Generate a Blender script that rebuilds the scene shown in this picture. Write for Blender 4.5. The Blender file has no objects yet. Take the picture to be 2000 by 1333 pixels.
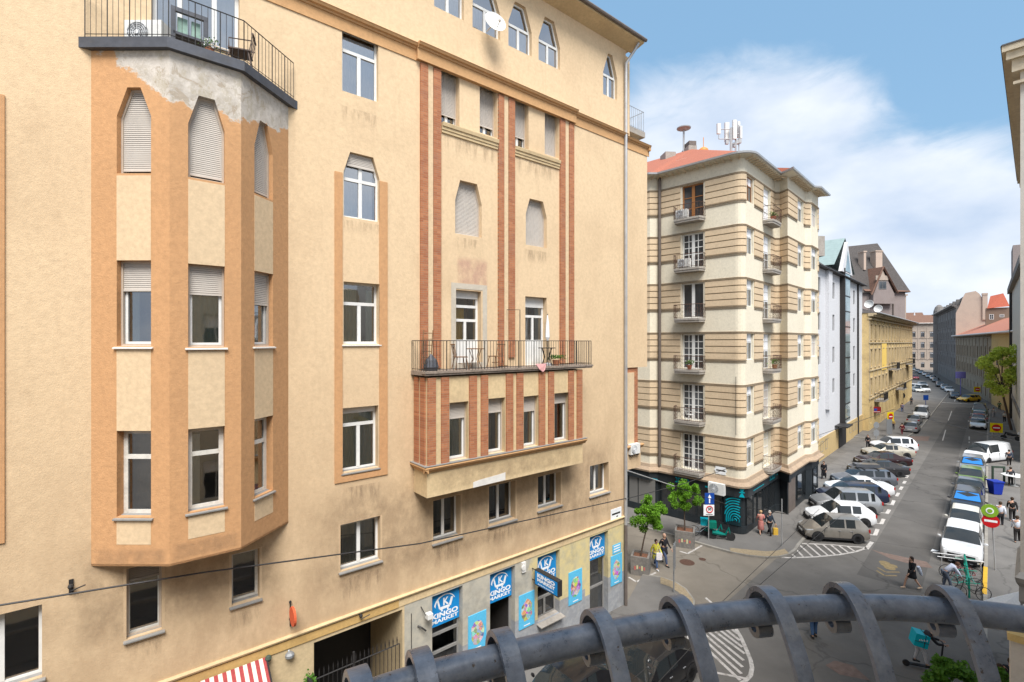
import bpy, bmesh, math, random
from mathutils import Vector, Matrix
from mathutils.geometry import tessellate_polygon
R=random.Random(7)
S=bpy.context.scene
COL=S.collection
rad=math.radians
# ---------------------------------------------------------------- camera
H=12.8; FPX=950.0; HZ=668.0
cd=bpy.data.cameras.new('camera'); cam=bpy.data.objects.new('camera',cd); COL.objects.link(cam)
cam.location=(0,0,H); cam.rotation_euler=(rad(90),0,0)
cd.sensor_width=36; cd.lens=FPX/2000*36; cd.shift_y=(HZ-666.5)/2000; cd.clip_start=.05; cd.clip_end=3000
S.camera=cam
# ---------------------------------------------------------------- light
SUN_EL,SUN_AZ=57,170   # degrees; azimuth from +Y clockwise
w=bpy.data.worlds.new('World'); S.world=w; w.use_nodes=True
nt=w.node_tree; N=nt.nodes; L=nt.links; N.clear()
def nn(t,**k):
    n=N.new(t)
    for a,b in k.items(): setattr(n,a,b)
    return n
def mth(op,a,b=None,c=None,clamp=False):
    n=N.new('ShaderNodeMath'); n.operation=op; n.use_clamp=clamp
    for i,x in enumerate((a,b,c)):
        if x is None: continue
        if isinstance(x,(int,float)): n.inputs[i].default_value=x
        else: L.new(x,n.inputs[i])
    return n.outputs[0]
sky=nn('ShaderNodeTexSky',sky_type='NISHITA'); sky.sun_disc=False
sky.sun_elevation=rad(SUN_EL); sky.sun_rotation=rad(SUN_AZ); sky.air_density=1.4; sky.dust_density=1.0; sky.ozone_density=2.5
tc=nn('ShaderNodeTexCoord'); sep=nn('ShaderNodeSeparateXYZ'); L.new(tc.outputs['Generated'],sep.inputs[0])
nz=nn('ShaderNodeTexNoise'); nz.inputs['Scale'].default_value=2.6; nz.inputs['Detail'].default_value=9; nz.inputs['Roughness'].default_value=.56; nz.inputs['Distortion'].default_value=.35
mp=nn('ShaderNodeMapping'); mp.inputs['Scale'].default_value=(1,1,1.9); mp.inputs['Location'].default_value=(.35,.1,.0)
L.new(tc.outputs['Generated'],mp.inputs[0]); L.new(mp.outputs[0],nz.inputs['Vector'])
def blob(px,py,rdeg,soft):
    v=Vector(((px-1000)/FPX,1,(HZ-py)/FPX)).normalized()
    d=nn('ShaderNodeVectorMath',operation='DOT_PRODUCT'); L.new(tc.outputs['Generated'],d.inputs[0]); d.inputs[1].default_value=v
    m=nn('ShaderNodeMapRange'); m.interpolation_type='SMOOTHSTEP'
    L.new(d.outputs['Value'],m.inputs[0]); m.inputs[1].default_value=math.cos(rad(rdeg+soft)); m.inputs[2].default_value=math.cos(rad(max(rdeg-soft,0)))
    return m.outputs[0]
cov=mth('MULTIPLY',nz.outputs[0],.9)
nn2_=nn('ShaderNodeTexNoise'); nn2_.inputs['Scale'].default_value=7; nn2_.inputs['Detail'].default_value=8; nn2_.inputs['Roughness'].default_value=.6; nn2_.inputs['Distortion'].default_value=.6; L.new(mp.outputs[0],nn2_.inputs['Vector'])
cov=mth('MULTIPLY_ADD',mth('SUBTRACT',nn2_.outputs[0],.5),.55,cov)
for (px,py,r,s,a) in ((1420,320,12,6,.46),(1640,400,11,7,.30),(1480,240,6,4,.14),(1330,250,6,4,.15),(1880,520,9,5,.33),(1700,560,9,6,.22),(1250,40,10,6,-.2),(1440,110,7,4,-.1),(1800,300,8,6,-.12),(1600,60,14,8,-.2),(1880,80,14,8,-.12),(1700,150,7,4,-.04),(1930,450,8,5,.12)):
    cov=mth('MULTIPLY_ADD',blob(px,py,r,s),a,cov)
bh=nn('ShaderNodeMapRange'); L.new(sep.outputs[1],bh.inputs[0]); bh.inputs[1].default_value=.45; bh.inputs[2].default_value=-.1; bh.inputs[3].default_value=0; bh.inputs[4].default_value=.42; cov=mth('ADD',cov,bh.outputs[0])  # adds unseen cloud behind the camera to whiten reflections and ambient light
hz=nn('ShaderNodeMapRange'); L.new(sep.outputs[2],hz.inputs[0]); hz.inputs[1].default_value=.0; hz.inputs[2].default_value=.2; hz.inputs[3].default_value=.22; hz.inputs[4].default_value=0
cov=mth('ADD',cov,hz.outputs[0])
cr=nn('ShaderNodeMapRange'); cr.interpolation_type='SMOOTHSTEP'; L.new(cov,cr.inputs[0]); cr.inputs[1].default_value=.44; cr.inputs[2].default_value=.86
# cloud colour with soft grey bellies
nz2=nn('ShaderNodeTexNoise'); nz2.inputs['Scale'].default_value=5.5; nz2.inputs['Detail'].default_value=7; L.new(mp.outputs[0],nz2.inputs['Vector'])
ccr=nn('ShaderNodeValToRGB'); L.new(nz2.outputs[0],ccr.inputs[0])
ccr.color_ramp.elements[0].position=.3; ccr.color_ramp.elements[0].color=(3.2,3.9,5.0,1)
ccr.color_ramp.elements[1].position=.68; ccr.color_ramp.elements[1].color=(5.3,5.6,6.0,1)
mx=nn('ShaderNodeMix',data_type='RGBA'); L.new(cr.outputs[0],mx.inputs[0])
sk2=nn('ShaderNodeMix',data_type='RGBA'); sk2.inputs[0].default_value=.75; L.new(sky.outputs[0],sk2.inputs[6]); sk2.inputs[7].default_value=(1.55,2.85,4.3,1)
L.new(sk2.outputs[2],mx.inputs[6]); L.new(ccr.outputs[0],mx.inputs[7])
bg=nn('ShaderNodeBackground'); L.new(mx.outputs[2],bg.inputs[0]); bg.inputs[1].default_value=.075
wo=nn('ShaderNodeOutputWorld'); L.new(bg.outputs[0],wo.inputs[0])
sl=bpy.data.lights.new('sun','SUN'); sl.energy=2.7; sl.angle=rad(32); sl.color=(1,.965,.92)
so=bpy.data.objects.new('sun',sl); COL.objects.link(so)
sd=Vector((math.sin(rad(SUN_AZ))*math.cos(rad(SUN_EL)),math.cos(rad(SUN_AZ))*math.cos(rad(SUN_EL)),math.sin(rad(SUN_EL))))
so.rotation_euler=sd.to_track_quat('Z','Y').to_euler(); so.location=(0,0,60)
S.view_settings.view_transform='Standard'; S.view_settings.look='None'; S.view_settings.gamma=1; S.view_settings.exposure=1.3
S.cycles.max_bounces=6; S.cycles.transparent_max_bounces=10; S.cycles.diffuse_bounces=4; S.cycles.glossy_bounces=3
try: S.cycles.caustics_reflective=False; S.cycles.caustics_refractive=False
except: pass
# ---------------------------------------------------------------- object helpers
W={}
def lab(o,label=None,cat=None,group=None,kind=None):
    if label: o['label']=label
    if cat: o['category']=cat
    if group: o['group']=group
    if kind: o['kind']=kind
    return o
def empty(name,loc,label,cat,group=None,rz=0,sc=1):
    o=bpy.data.objects.new(name,None); COL.objects.link(o); o.location=loc; o.rotation_euler=(0,0,rz); o.scale=(sc,)*3
    o.empty_display_size=.3
    W[o.name]=Vector(loc); return lab(o,label,cat,group)
class MB:
    def __init__(s): s.v=[];s.f=[];s.m=[]
    def add(s,pts,faces,m=0):
        b=len(s.v); s.v+=[tuple(p) for p in pts]
        for f in faces: s.f.append([b+i for i in f]); s.m.append(m)
    def poly(s,pts,m=0): s.add(pts,[list(range(len(pts)))],m)
    def hexa(s,a,m=0):   # a: 8 pts bottom ring 4, top ring 4
        s.add(a,[(3,2,1,0),(4,5,6,7),(0,1,5,4),(1,2,6,5),(2,3,7,6),(3,0,4,7)],m)
    def box(s,F,u0,u1,d0,d1,z0,z1,m=0):
        s.hexa([F(u0,d0,z0),F(u1,d0,z0),F(u1,d1,z0),F(u0,d1,z0),F(u0,d0,z1),F(u1,d0,z1),F(u1,d1,z1),F(u0,d1,z1)],m)
    def prism(s,F,pl,d0,d1,m=0,back=True):  # polygon in (u,z) extruded in d
        n=len(pl); a=[F(u,d0,z) for u,z in pl]; b=[F(u,d1,z) for u,z in pl]
        fs=[list(range(n))]+([list(range(2*n-1,n-1,-1))] if back else [])+[(i,i+n,(i+1)%n+n,(i+1)%n) for i in range(n)]
        s.add(a+b,fs,m)
    def slab(s,pl,z0,z1,m=0):  # polygon in world xy extruded in z
        n=len(pl); a=[(x,y,z0) for x,y in pl]; b=[(x,y,z1) for x,y in pl]
        s.add(a+b,[list(range(n))[::-1],list(range(n,2*n))]+[(i,(i+1)%n,(i+1)%n+n,i+n) for i in range(n)],m)
    def tube(s,pts,r,n=8,m=0,cap=True,close=False):
        pts=[Vector(p) for p in pts]; k=len(pts); rs=r if isinstance(r,(list,tuple)) else [r]*k
        base=len(s.v); prev=None
        for i,p in enumerate(pts):
            a=pts[(i-1)%k] if (i or close) else p; b=pts[(i+1)%k] if (i<k-1 or close) else p
            t=(b-a).normalized() if (b-a).length>1e-9 else Vector((0,0,1))
            if prev is None:
                x=t.cross(Vector((0,0,1)))
                if x.length<.05: x=t.cross(Vector((1,0,0)))
            else: x=prev-t*prev.dot(t)
            x.normalize(); prev=x; y=t.cross(x)
            for j in range(n):
                q=2*math.pi*j/n; s.v.append(tuple(p+(x*math.cos(q)+y*math.sin(q))*rs[i]))
        for i in range(k if close else k-1):
            for j in range(n):
                a=base+i*n+j; b=base+i*n+(j+1)%n; c=base+((i+1)%k)*n+(j+1)%n; d=base+((i+1)%k)*n+j
                s.f.append([a,b,c,d]); s.m.append(m)
        if cap and not close:
            s.f.append([base+j for j in range(n)][::-1]); s.m.append(m)
            s.f.append([base+(k-1)*n+j for j in range(n)]); s.m.append(m)
    def lathe(s,c,prof,n=12,m=0,axis=None):  # prof (r,z)
        c=Vector(c); ax=Vector(axis).normalized() if axis else Vector((0,0,1))
        x=ax.cross(Vector((0,0,1)));
        if x.length<.05: x=Vector((1,0,0))
        x.normalize(); y=ax.cross(x); base=len(s.v)
        for r,z in prof:
            for j in range(n):
                q=2*math.pi*j/n; s.v.append(tuple(c+ax*z+(x*math.cos(q)+y*math.sin(q))*r))
        for i in range(len(prof)-1):
            for j in range(n):
                s.f.append([base+i*n+j,base+i*n+(j+1)%n,base+(i+1)*n+(j+1)%n,base+(i+1)*n+j]); s.m.append(m)
        s.f.append([base+j for j in range(n)][::-1]); s.m.append(m)
        s.f.append([base+(len(prof)-1)*n+j for j in range(n)]); s.m.append(m)
    def ball(s,c,r,n=10,m=0,sz=1,sx=1,sy=1):
        base=len(s.v); c=Vector(c); k=max(4,n//2)
        for i in range(k+1):
            t=math.pi*i/k
            for j in range(n):
                q=2*math.pi*j/n; s.v.append(tuple(c+Vector((math.sin(t)*math.cos(q)*r*sx,math.sin(t)*math.sin(q)*r*sy,math.cos(t)*r*sz))))
        for i in range(k):
            for j in range(n):
                s.f.append([base+i*n+j,base+(i+1)*n+j,base+(i+1)*n+(j+1)%n,base+i*n+(j+1)%n]); s.m.append(m)
    def build(s,name,mats,parent=None,smooth=False,local=False,fix=False):
        me=bpy.data.meshes.new(name)
        org=Vector((0,0,0))
        if parent is not None and not local: org=W[parent.name]
        me.from_pydata([tuple(Vector(v)-org) for v in s.v],[],s.f)
        if not isinstance(mats,(list,tuple)): mats=[mats]
        for m in mats: me.materials.append(m)
        me.polygons.foreach_set('material_index',s.m)
        if fix or smooth:
            b=bmesh.new(); b.from_mesh(me)
            if smooth: bmesh.ops.remove_doubles(b,verts=b.verts,dist=1e-5)
            bmesh.ops.recalc_face_normals(b,faces=b.faces); b.to_mesh(me); b.free()
        if smooth:
            me.polygons.foreach_set('use_smooth',[True]*len(me.polygons))
            try: me.set_sharp_from_angle(angle=rad(smooth if smooth is not True else 40))
            except: pass
        me.update()
        o=bpy.data.objects.new(name,me); COL.objects.link(o)
        if parent is not None: o.parent=parent
        W[o.name]=Vector(org) if parent is not None else Vector((0,0,0))
        return o
    def thing(s,name,mats,label,cat,group=None,kind=None,**k):
        # top-level mesh with origin at its base centre
        if s.v and kind!='structure':
            xs=[v[0] for v in s.v]; ys=[v[1] for v in s.v]; zs=[v[2] for v in s.v]
            c=Vector(((min(xs)+max(xs))/2,(min(ys)+max(ys))/2,min(zs)))
        else: c=Vector((0,0,0))
        s.v=[tuple(Vector(v)-c) for v in s.v]
        o=s.build(name,mats,None,**k); o.location=c; W[o.name]=c
        return lab(o,label,cat,group,kind)
def copy_tree(o,parent=None):
    c=o.copy(); COL.objects.link(c); c.parent=parent
    for ch in o.children: copy_tree(ch,c)
    return c
class Fr:
    """vertical facade frame: u along the wall (to the right seen from outside), d into the building, z up"""
    def __init__(s,x,y,ux,uy):
        s.o=Vector((x,y,0)); s.u=Vector((ux,uy,0)).normalized(); s.d=Vector((-s.u.y,s.u.x,0))
    def __call__(s,u,d,z): return s.o+s.u*u+s.d*d+Vector((0,0,z))
    def U(s,px,d=0):
        r=Vector(((px-1000)/FPX,1,0)); t=(s.d.dot(s.o)+d)/s.d.dot(r)
        return s.u.dot(r*t-s.o)
    def Z(s,px,py,d=0):
        r=Vector(((px-1000)/FPX,1,0)); t=(s.d.dot(s.o)+d)/s.d.dot(r)
        return H+(HZ-py)/FPX*t
    def __add__(s,v): # shift along u
        return Fr(*(s.o+s.u*v)[:2],s.u.x,s.u.y)
def G(px,py,z=0):
    Y=(H-z)*FPX/(py-HZ); return Vector(((px-1000)/FPX*Y,Y,z))
def proj(p): return (1000+FPX*p[0]/p[1], HZ-FPX*(p[2]-H)/p[1])
def inset(pl,w):
    n=len(pl); out=[]
    A=sum(pl[i][0]*pl[(i+1)%n][1]-pl[(i+1)%n][0]*pl[i][1] for i in range(n)); sg=1 if A>0 else -1
    L_=[]
    for i in range(n):
        a=Vector(pl[i]); b=Vector(pl[(i+1)%n]); t=(b-a).normalized(); nn_=Vector((-t.y,t.x))*sg
        L_.append((a+nn_*w,t))
    for i in range(n):
        p,t=L_[i-1]; q,s_=L_[i]; den=t.x*s_.y-t.y*s_.x
        if abs(den)<1e-6: out.append(tuple(q)); continue
        k=((q.x-p.x)*s_.y-(q.y-p.y)*s_.x)/den; out.append(tuple(p+t*k))
    return out
def urange(pl,z):
    us=[]; n=len(pl)
    for i in range(n):
        (a,b),(c,d)=pl[i],pl[(i+1)%n]
        if (b-z)*(d-z)<=0 and abs(b-d)>1e-9: us.append(a+(c-a)*(z-b)/(d-b))
        elif abs(b-d)<=1e-9 and abs(b-z)<1e-9: us+=[a,c]
    return (min(us),max(us)) if us else None
def clipz(pl,z0,z1):
    def cut(p,f,z):
        o=[]; n=len(p)
        for i in range(n):
            a,b=p[i],p[(i+1)%n]; ia=f(a[1]); ib=f(b[1])
            if ia: o.append(a)
            if ia!=ib: k=(z-a[1])/(b[1]-a[1]); o.append((a[0]+(b[0]-a[0])*k,z))
        return o
    p=cut(pl,lambda q:q>=z0,z0)
    return cut(p,lambda q:q<=z1,z1) if p else p
def sheet(mb,F,outer,holes,d,depth,m=0,mrev=None):
    loops=[[Vector((u,z,0)) for u,z in outer]]+[[Vector((u,z,0)) for u,z in h] for h in holes]
    flat=[p for l in loops for p in l]
    tri=tessellate_polygon(loops)
    mb.add([F(p.x,d,p.y) for p in flat],[t for t in tri],m)
    for h in holes:
        n=len(h)
        for i in range(n):
            a,b=h[i],h[(i+1)%n]
            mb.add([F(a[0],d,a[1]),F(b[0],d,b[1]),F(b[0],d+depth,b[1]),F(a[0],d+depth,a[1])],[(0,1,2,3)],m if mrev is None else mrev)
def rect(u0,u1,z0,z1): return [(u0,z0),(u1,z0),(u1,z1),(u0,z1)]
# ---------------------------------------------------------------- materials
class NT:
    def __init__(s,name):
        s.mat=bpy.data.materials.new(name); s.mat.use_nodes=True; s.t=s.mat.node_tree; s.n=s.t.nodes; s.n.clear()
        s.out=s.n.new('ShaderNodeOutputMaterial'); s.b=s.n.new('ShaderNodeBsdfPrincipled'); s.link(s.b.outputs[0],s.out.inputs[0])
        s.b.inputs['Specular IOR Level'].default_value=.3
    def link(s,a,b): s.t.links.new(a,b)
    def node(s,t,**k):
        n=s.n.new(t)
        for a,b in k.items():
            if a in ('sc','det','ro','dist'):
                n.inputs[{'sc':'Scale','det':'Detail','ro':'Roughness','dist':'Distortion'}[a]].default_value=b
            else: setattr(n,a,b)
        return n
    def pos(s,scale=(1,1,1),obj=False):
        g=s.n.new('ShaderNodeTexCoord').outputs['Object'] if obj else s.n.new('ShaderNodeNewGeometry').outputs['Position']
        if scale==(1,1,1): return g
        m=s.n.new('ShaderNodeMapping'); m.inputs['Scale'].default_value=scale; s.link(g,m.inputs[0]); return m.outputs[0]
    def noise(s,sc,det=4,ro=.5,scale=(1,1,1),obj=False,dist=0):
        n=s.node('ShaderNodeTexNoise',sc=sc,det=det,ro=ro,dist=dist); s.link(s.pos(scale,obj),n.inputs['Vector']); return n.outputs[0]
    def ramp(s,f,a,b,ca=(0,0,0),cb=(1,1,1)):
        r=s.n.new('ShaderNodeValToRGB'); s.link(f,r.inputs[0]); e=r.color_ramp.elements
        e[0].position=a;e[0].color=(*ca,1);e[1].position=b;e[1].color=(*cb,1); return r.outputs[0]
    def mix(s,f,a,b,bt='MIX'):
        m=s.n.new('ShaderNodeMix'); m.data_type='RGBA'; m.blend_type=bt
        for i,x in ((0,f),(6,a),(7,b)):
            if isinstance(x,(int,float)): m.inputs[i].default_value=x
            elif isinstance(x,tuple): m.inputs[i].default_value=(*x[:3],1)
            else: s.link(x,m.inputs[i])
        return m.outputs[2]
    def math(s,op,a,b=None,c=None,clamp=False):
        n=s.n.new('ShaderNodeMath'); n.operation=op; n.use_clamp=clamp
        for i,x in enumerate((a,b,c)):
            if x is None: continue
            if isinstance(x,(int,float)): n.inputs[i].default_value=x
            else: s.link(x,n.inputs[i])
        return n.outputs[0]
    def col(s,c): 
        if isinstance(c,tuple): s.b.inputs[0].default_value=(*c[:3],1)
        else: s.link(c,s.b.inputs[0])
    def rough(s,r):
        if isinstance(r,(int,float)): s.b.inputs['Roughness'].default_value=r
        else: s.link(r,s.b.inputs['Roughness'])
    def bump(s,h,st=.3,dist=.02):
        b=s.n.new('ShaderNodeBump'); b.inputs['Strength'].default_value=st; b.inputs['Distance'].default_value=dist; s.link(h,b.inputs['Height']); s.link(b.outputs[0],s.b.inputs['Normal'])
    def xyz(s):
        g=s.n.new('ShaderNodeNewGeometry'); x=s.n.new('ShaderNodeSeparateXYZ'); s.link(g.outputs['Position'],x.inputs[0]); return x.outputs
def mul(c,k): return tuple(x*k for x in c)
def plaster(name,c,var=.12,grime=.35,bumpst=.5,gs=.6,gcol=None,zst=None):
    t=NT(name); n1=t.noise(gs,6,.6); n2=t.noise(9,5,.65); n3=t.noise(1.1,6,.7,(3,3,.35))
    a=t.mix(t.ramp(n2,.35,.65),mul(c,1-var),mul(c,1+var*.6))
    g=gcol or mul((c[0]*.55,c[1]*.5,c[2]*.48),1)
    a=t.mix(t.math('MULTIPLY',t.ramp(n1,.5,.75),grime),a,g)
    a=t.mix(t.math('MULTIPLY',t.ramp(n3,.55,.8),grime*.8),a,g)
    m5=t.noise(5,5,.7); a=t.mix(t.math('MULTIPLY',t.ramp(m5,.5,.72),.22),a,mul(g,.95))
    sp=t.noise(34,3,.7); a=t.mix(t.math('MULTIPLY',t.ramp(sp,.66,.78),.3),a,mul(g,.6))
    if zst: # grime plus dimmer light low on the wall, both put into the colour: (z0,z1,amount)
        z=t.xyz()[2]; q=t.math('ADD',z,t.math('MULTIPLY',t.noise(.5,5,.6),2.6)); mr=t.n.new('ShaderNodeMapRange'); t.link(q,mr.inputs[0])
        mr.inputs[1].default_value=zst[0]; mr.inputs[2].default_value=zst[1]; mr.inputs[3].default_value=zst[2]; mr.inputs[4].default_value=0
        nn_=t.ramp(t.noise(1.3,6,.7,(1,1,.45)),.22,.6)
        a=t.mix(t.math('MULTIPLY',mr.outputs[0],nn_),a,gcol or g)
    t.col(a); t.rough(.9); t.bump(t.math('ADD',t.noise(26,6,.7),t.math('MULTIPLY',n2,.8)),bumpst*.6,.02); return t.mat
def flat(name,c,r=.6,metal=0,var=.08,sc=14,bump=0,spec=.3,obj=False,dirt=0):
    t=NT(name); n=t.noise(sc,5,.6,obj=obj); a=t.mix(t.ramp(n,.3,.7),mul(c,1-var),mul(c,1+var))
    if dirt: a=t.mix(t.math('MULTIPLY',t.ramp(t.noise(sc*.3,6,.7,obj=obj),.5,.7),dirt),a,(.1,.085,.065))
    t.col(a); t.rough(r); t.b.inputs['Metallic'].default_value=metal; t.b.inputs['Specular IOR Level'].default_value=spec
    if bump: t.bump(t.noise(sc*3,4,.6,obj=obj),bump,.01)
    return t.mat
CREAM=(.62,.46,.27)
M={}
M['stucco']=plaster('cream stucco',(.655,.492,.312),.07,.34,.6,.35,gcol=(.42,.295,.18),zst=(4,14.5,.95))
M['ground_stucco']=plaster('ground stucco',(.55,.43,.26),.1,.3,.4,.5,gcol=(.30,.24,.16))
M['orange']=plaster('orange plaster',(.52,.29,.14),.1,.2,.35,.5,gcol=(.38,.22,.11))
M['panel']=plaster('pale panel plaster',(.62,.47,.30),.1,.22,.3,.5,gcol=(.45,.34,.22))
M['cornice']=plaster('cornice plaster',(.55,.32,.15),.1,.3,.2,.6,gcol=(.32,.2,.11))
M['ledge']=plaster('ledge plaster',(.60,.46,.27),.1,.35,.3,.6,gcol=(.35,.25,.15))
M['ochre']=plaster('ochre plaster',(.52,.34,.13),.1,.3,.3,.6,gcol=(.3,.2,.1))
def bay_mat():
    t=NT('bay plaster with bare patch'); c=(.52,.29,.14); g=(.38,.22,.11)
    a=t.mix(t.ramp(t.noise(9,5,.65),.35,.65),mul(c,.9),mul(c,1.06))
    a=t.mix(t.math('MULTIPLY',t.ramp(t.noise(.6,6,.6),.5,.75),.3),a,g)
    x=t.xyz(); s_=t.math('ADD',t.math('MULTIPLY',x[0],.76),t.math('MULTIPLY',x[1],.65))
    # bare render: lower limit of the patch along the bay
    dp=t.math('MULTIPLY',t.math('DIVIDE',t.math('SUBTRACT',s_,BAYS-1.85),1.05,clamp=True),1.12)
    dp=t.math('SUBTRACT',dp,t.math('MULTIPLY',t.math('MULTIPLY',t.math('SUBTRACT',s_,BAYS+.9),.8,clamp=True),.45))
    e=t.math('ADD',t.math('SUBTRACT',x[2],BAYTOP),dp)
    e=t.math('ADD',e,t.math('MULTIPLY',t.math('SUBTRACT',t.noise(2.1,8,.66),.5),1.15))
    msk=t.ramp(e,.0,.035)
    gr=t.mix(t.ramp(t.noise(2.5,7,.7,dist=1),.35,.65),(.40,.36,.31),(.60,.555,.50))
    gr=t.mix(t.math('MULTIPLY',t.ramp(t.noise(4,6,.75,(1,1,.5)),.52,.6),.5),gr,(.36,.31,.22))
    a=t.mix(t.ramp(t.math('ADD',e,.05),.0,.06),a,(.50,.43,.36))
    gr=t.mix(t.math('MULTIPLY',t.ramp(t.noise(1.6,7,.75,dist=2),.56,.60),.7),gr,(.33,.27,.20))
    gr=t.mix(t.ramp(t.noise(3.2,8,.8,dist=1.5),.62,.64),gr,(.62,.58,.53))
    t.col(t.mix(msk,a,gr)); t.rough(.92)
    t.bump(t.math('ADD',t.math('ADD',t.noise(26,6,.7),t.math('MULTIPLY',t.noise(7,6,.7),1.0)),t.math('MULTIPLY',msk,-2.0)),.3,.03)
    return t.mat
def brick_mat(name='red brick',c1=(.31,.11,.052),c2=(.44,.18,.085),mo=(.33,.22,.14),ang=None,sc=1.0):
    t=NT(name); x=t.xyz(); cx=t.n.new('ShaderNodeCombineXYZ')
    t.link(t.math('ADD',t.math('MULTIPLY',x[0],.776),t.math('MULTIPLY',x[1],.631)),cx.inputs[0]); t.link(x[2],cx.inputs[1])
    b=t.n.new('ShaderNodeTexBrick'); t.link(cx.outputs[0],b.inputs['Vector']); b.inputs['Scale'].default_value=sc
    b.inputs['Brick Width'].default_value=.27; b.inputs['Row Height'].default_value=.075; b.inputs['Mortar Size'].default_value=.006; b.inputs['Bias'].default_value=0; b.inputs['Mortar Smooth'].default_value=.3
    b.inputs[1].default_value=(*c1,1); b.inputs[2].default_value=(*c2,1); b.inputs[3].default_value=(*mo,1)
    a=t.mix(t.math('MULTIPLY',t.ramp(t.noise(1.6,6,.7),.5,.75),.45),b.outputs[0],(.22,.13,.1))
    a=t.mix(t.math('MULTIPLY',t.ramp(t.noise(6,5,.7),.62,.75),.35),a,(.6,.4,.3))
    t.col(a); t.rough(.9); t.bump(t.math('ADD',t.math('MULTIPLY',b.outputs[1],-1),t.math('MULTIPLY',t.noise(30,4,.6),.6)),.5,.02); return t.mat
M['brick']=brick_mat()
def glass_mat(name,tint=(.75,.8,.8),r=.03,k=.12):
    t=NT(name); t.n.remove(t.b)
    tr=t.n.new('ShaderNodeBsdfTransparent'); tr.inputs[0].default_value=(*tint,1)
    gl=t.n.new('ShaderNodeBsdfGlossy'); gl.inputs['Roughness'].default_value=r; gl.inputs[0].default_value=(.95,.97,1,1)
    fr=t.n.new('ShaderNodeFresnel'); fr.inputs[0].default_value=1.5
    bn=t.n.new('ShaderNodeBump'); bn.inputs['Strength'].default_value=.04; bn.inputs['Distance'].default_value=.05; t.link(t.noise(1.2,2,.5),bn.inputs['Height'])
    t.link(bn.outputs[0],gl.inputs['Normal'])
    f=t.math('MULTIPLY_ADD',fr.outputs[0],1.2,k,clamp=True)
    mx_=t.n.new('ShaderNodeMixShader'); t.link(f,mx_.inputs[0]); t.link(tr.outputs[0],mx_.inputs[1]); t.link(gl.outputs[0],mx_.inputs[2])
    t.link(mx_.outputs[0],t.out.inputs[0]); return t.mat
M['glass']=glass_mat('window glass',(.85,.88,.88),.03,.20)
M['skyglass']=glass_mat('sky-lit glass',(.9,.92,.92),.03,.34)
M['darkglass']=glass_mat('dark glass',(.25,.28,.3),.03,.1)
M['white']=flat('white painted frame',(.70,.70,.68),.4,0,.05,5,dirt=.12)
M['oldwhite']=flat('worn white frame',(.62,.60,.55),.55,0,.1,9,dirt=.3)
M['beigeframe']=flat('beige guide rail',(.45,.38,.31),.5,0,.06)
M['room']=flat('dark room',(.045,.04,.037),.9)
M['curtain']=flat('net curtain',(.46,.48,.44),.9,0,.08,6)
M['greencurtain']=flat('sage curtain',(.30,.37,.31),.9,0,.08,6)
M['yellowcurtain']=flat('yellow curtain',(.85,.5,.03),.9,0,.08,6)
M['whitecurtain']=flat('white net curtain',(.9,.9,.92),.9,0,.05,6)
M['shutter']=flat('beige shutter slats',(.50,.455,.405),.5,0,.05,3,dirt=.12)
M['greyshutter']=flat('grey shutter slats',(.27,.245,.215),.55,0,.06,3,dirt=.15)
M['whiteshutter']=flat('white shutter slats',(.66,.65,.63),.5,0,.05,3)
M['concrete']=plaster('weathered concrete',(.34,.31,.275),.15,.4,.4,1.2,gcol=(.15,.12,.1))
M['mossy']=plaster('stained slab edge',(.27,.22,.18),.25,.6,.6,1.6,gcol=(.08,.065,.05))
M['sill']=flat('zinc sill',(.27,.265,.255),.5,.2,.1,6,dirt=.25)
M['whitesill']=flat('white sill',(.66,.64,.6),.5,0,.05,6,dirt=.2)
M['iron']=flat('dark iron',(.04,.038,.038),.5,.3,.2,20)
M['rustiron']=flat('rusty iron',(.10,.055,.04),.7,.2,.3,14)
M['slabdark']=flat('dark steel fascia',(.085,.09,.105),.5,.3,.15,6,dirt=.25)
M['zinc']=flat('zinc pipe',(.45,.45,.45),.42,.45,.12,3,dirt=.15)
M['pipedark']=flat('brown pipe',(.14,.115,.1),.6,.1,.15,5)
M['plasticwhite']=flat('white plastic',(.66,.66,.64),.45)
M['black']=flat('black',(.02,.02,.022),.6)
M['wood']=flat('brown wood',(.22,.12,.06),.6,0,.25,8)
M['rubber']=flat('rubber',(.025,.025,.026),.8)
# ---------------------------------------------------------------- shared facade parts
def ring(mb,F,pl,wd,d,th,m=0):
    q=inset(pl,wd); n=len(pl)
    a=[F(u,d,z) for u,z in pl]; b=[F(u,d,z) for u,z in q]; c=[F(u,d+th,z) for u,z in q]
    mb.add(a+b+c,[(i,(i+1)%n,(i+1)%n+n,i+n) for i in range(n)]+[(i+n,(i+1)%n+n,(i+1)%n+2*n,i+2*n) for i in range(n)],m)
    return q
def slats(mb,F,pl,z0,z1,d,h=.048,m=0):
    z=z1
    while z>z0+.004:
        zb=max(z-h,z0); a=urange(pl,z-1e-4); b=urange(pl,zb+1e-4)
        if a and b:
            mb.add([F(b[0],d,zb),F(b[1],d,zb),F(a[1],d+.004,z-.012),F(a[0],d+.004,z-.012),F(a[0],d+.022,z),F(a[1],d+.022,z)],[(0,1,2,3),(3,2,5,4)],m)
        z=zb
def wavy(mb,F,u0,u1,z0,z1,d,pl=None,amp=.03,per=.12,m=0,taper=0):
    n=max(4,int((u1-u0)/.03)); pts=[];fs=[]
    for i in range(n+1):
        u=u0+(u1-u0)*i/n; dd=d+amp*math.sin(u/per*6.28)*(.7+.3*math.sin(u*7.3))
        pts+=[F(u,dd,z0),F(u+taper*(1-i/n),dd,z1)]
    for i in range(n): fs.append((2*i,2*i+2,2*i+3,2*i+1))
    mb.add(pts,fs,m)
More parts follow.
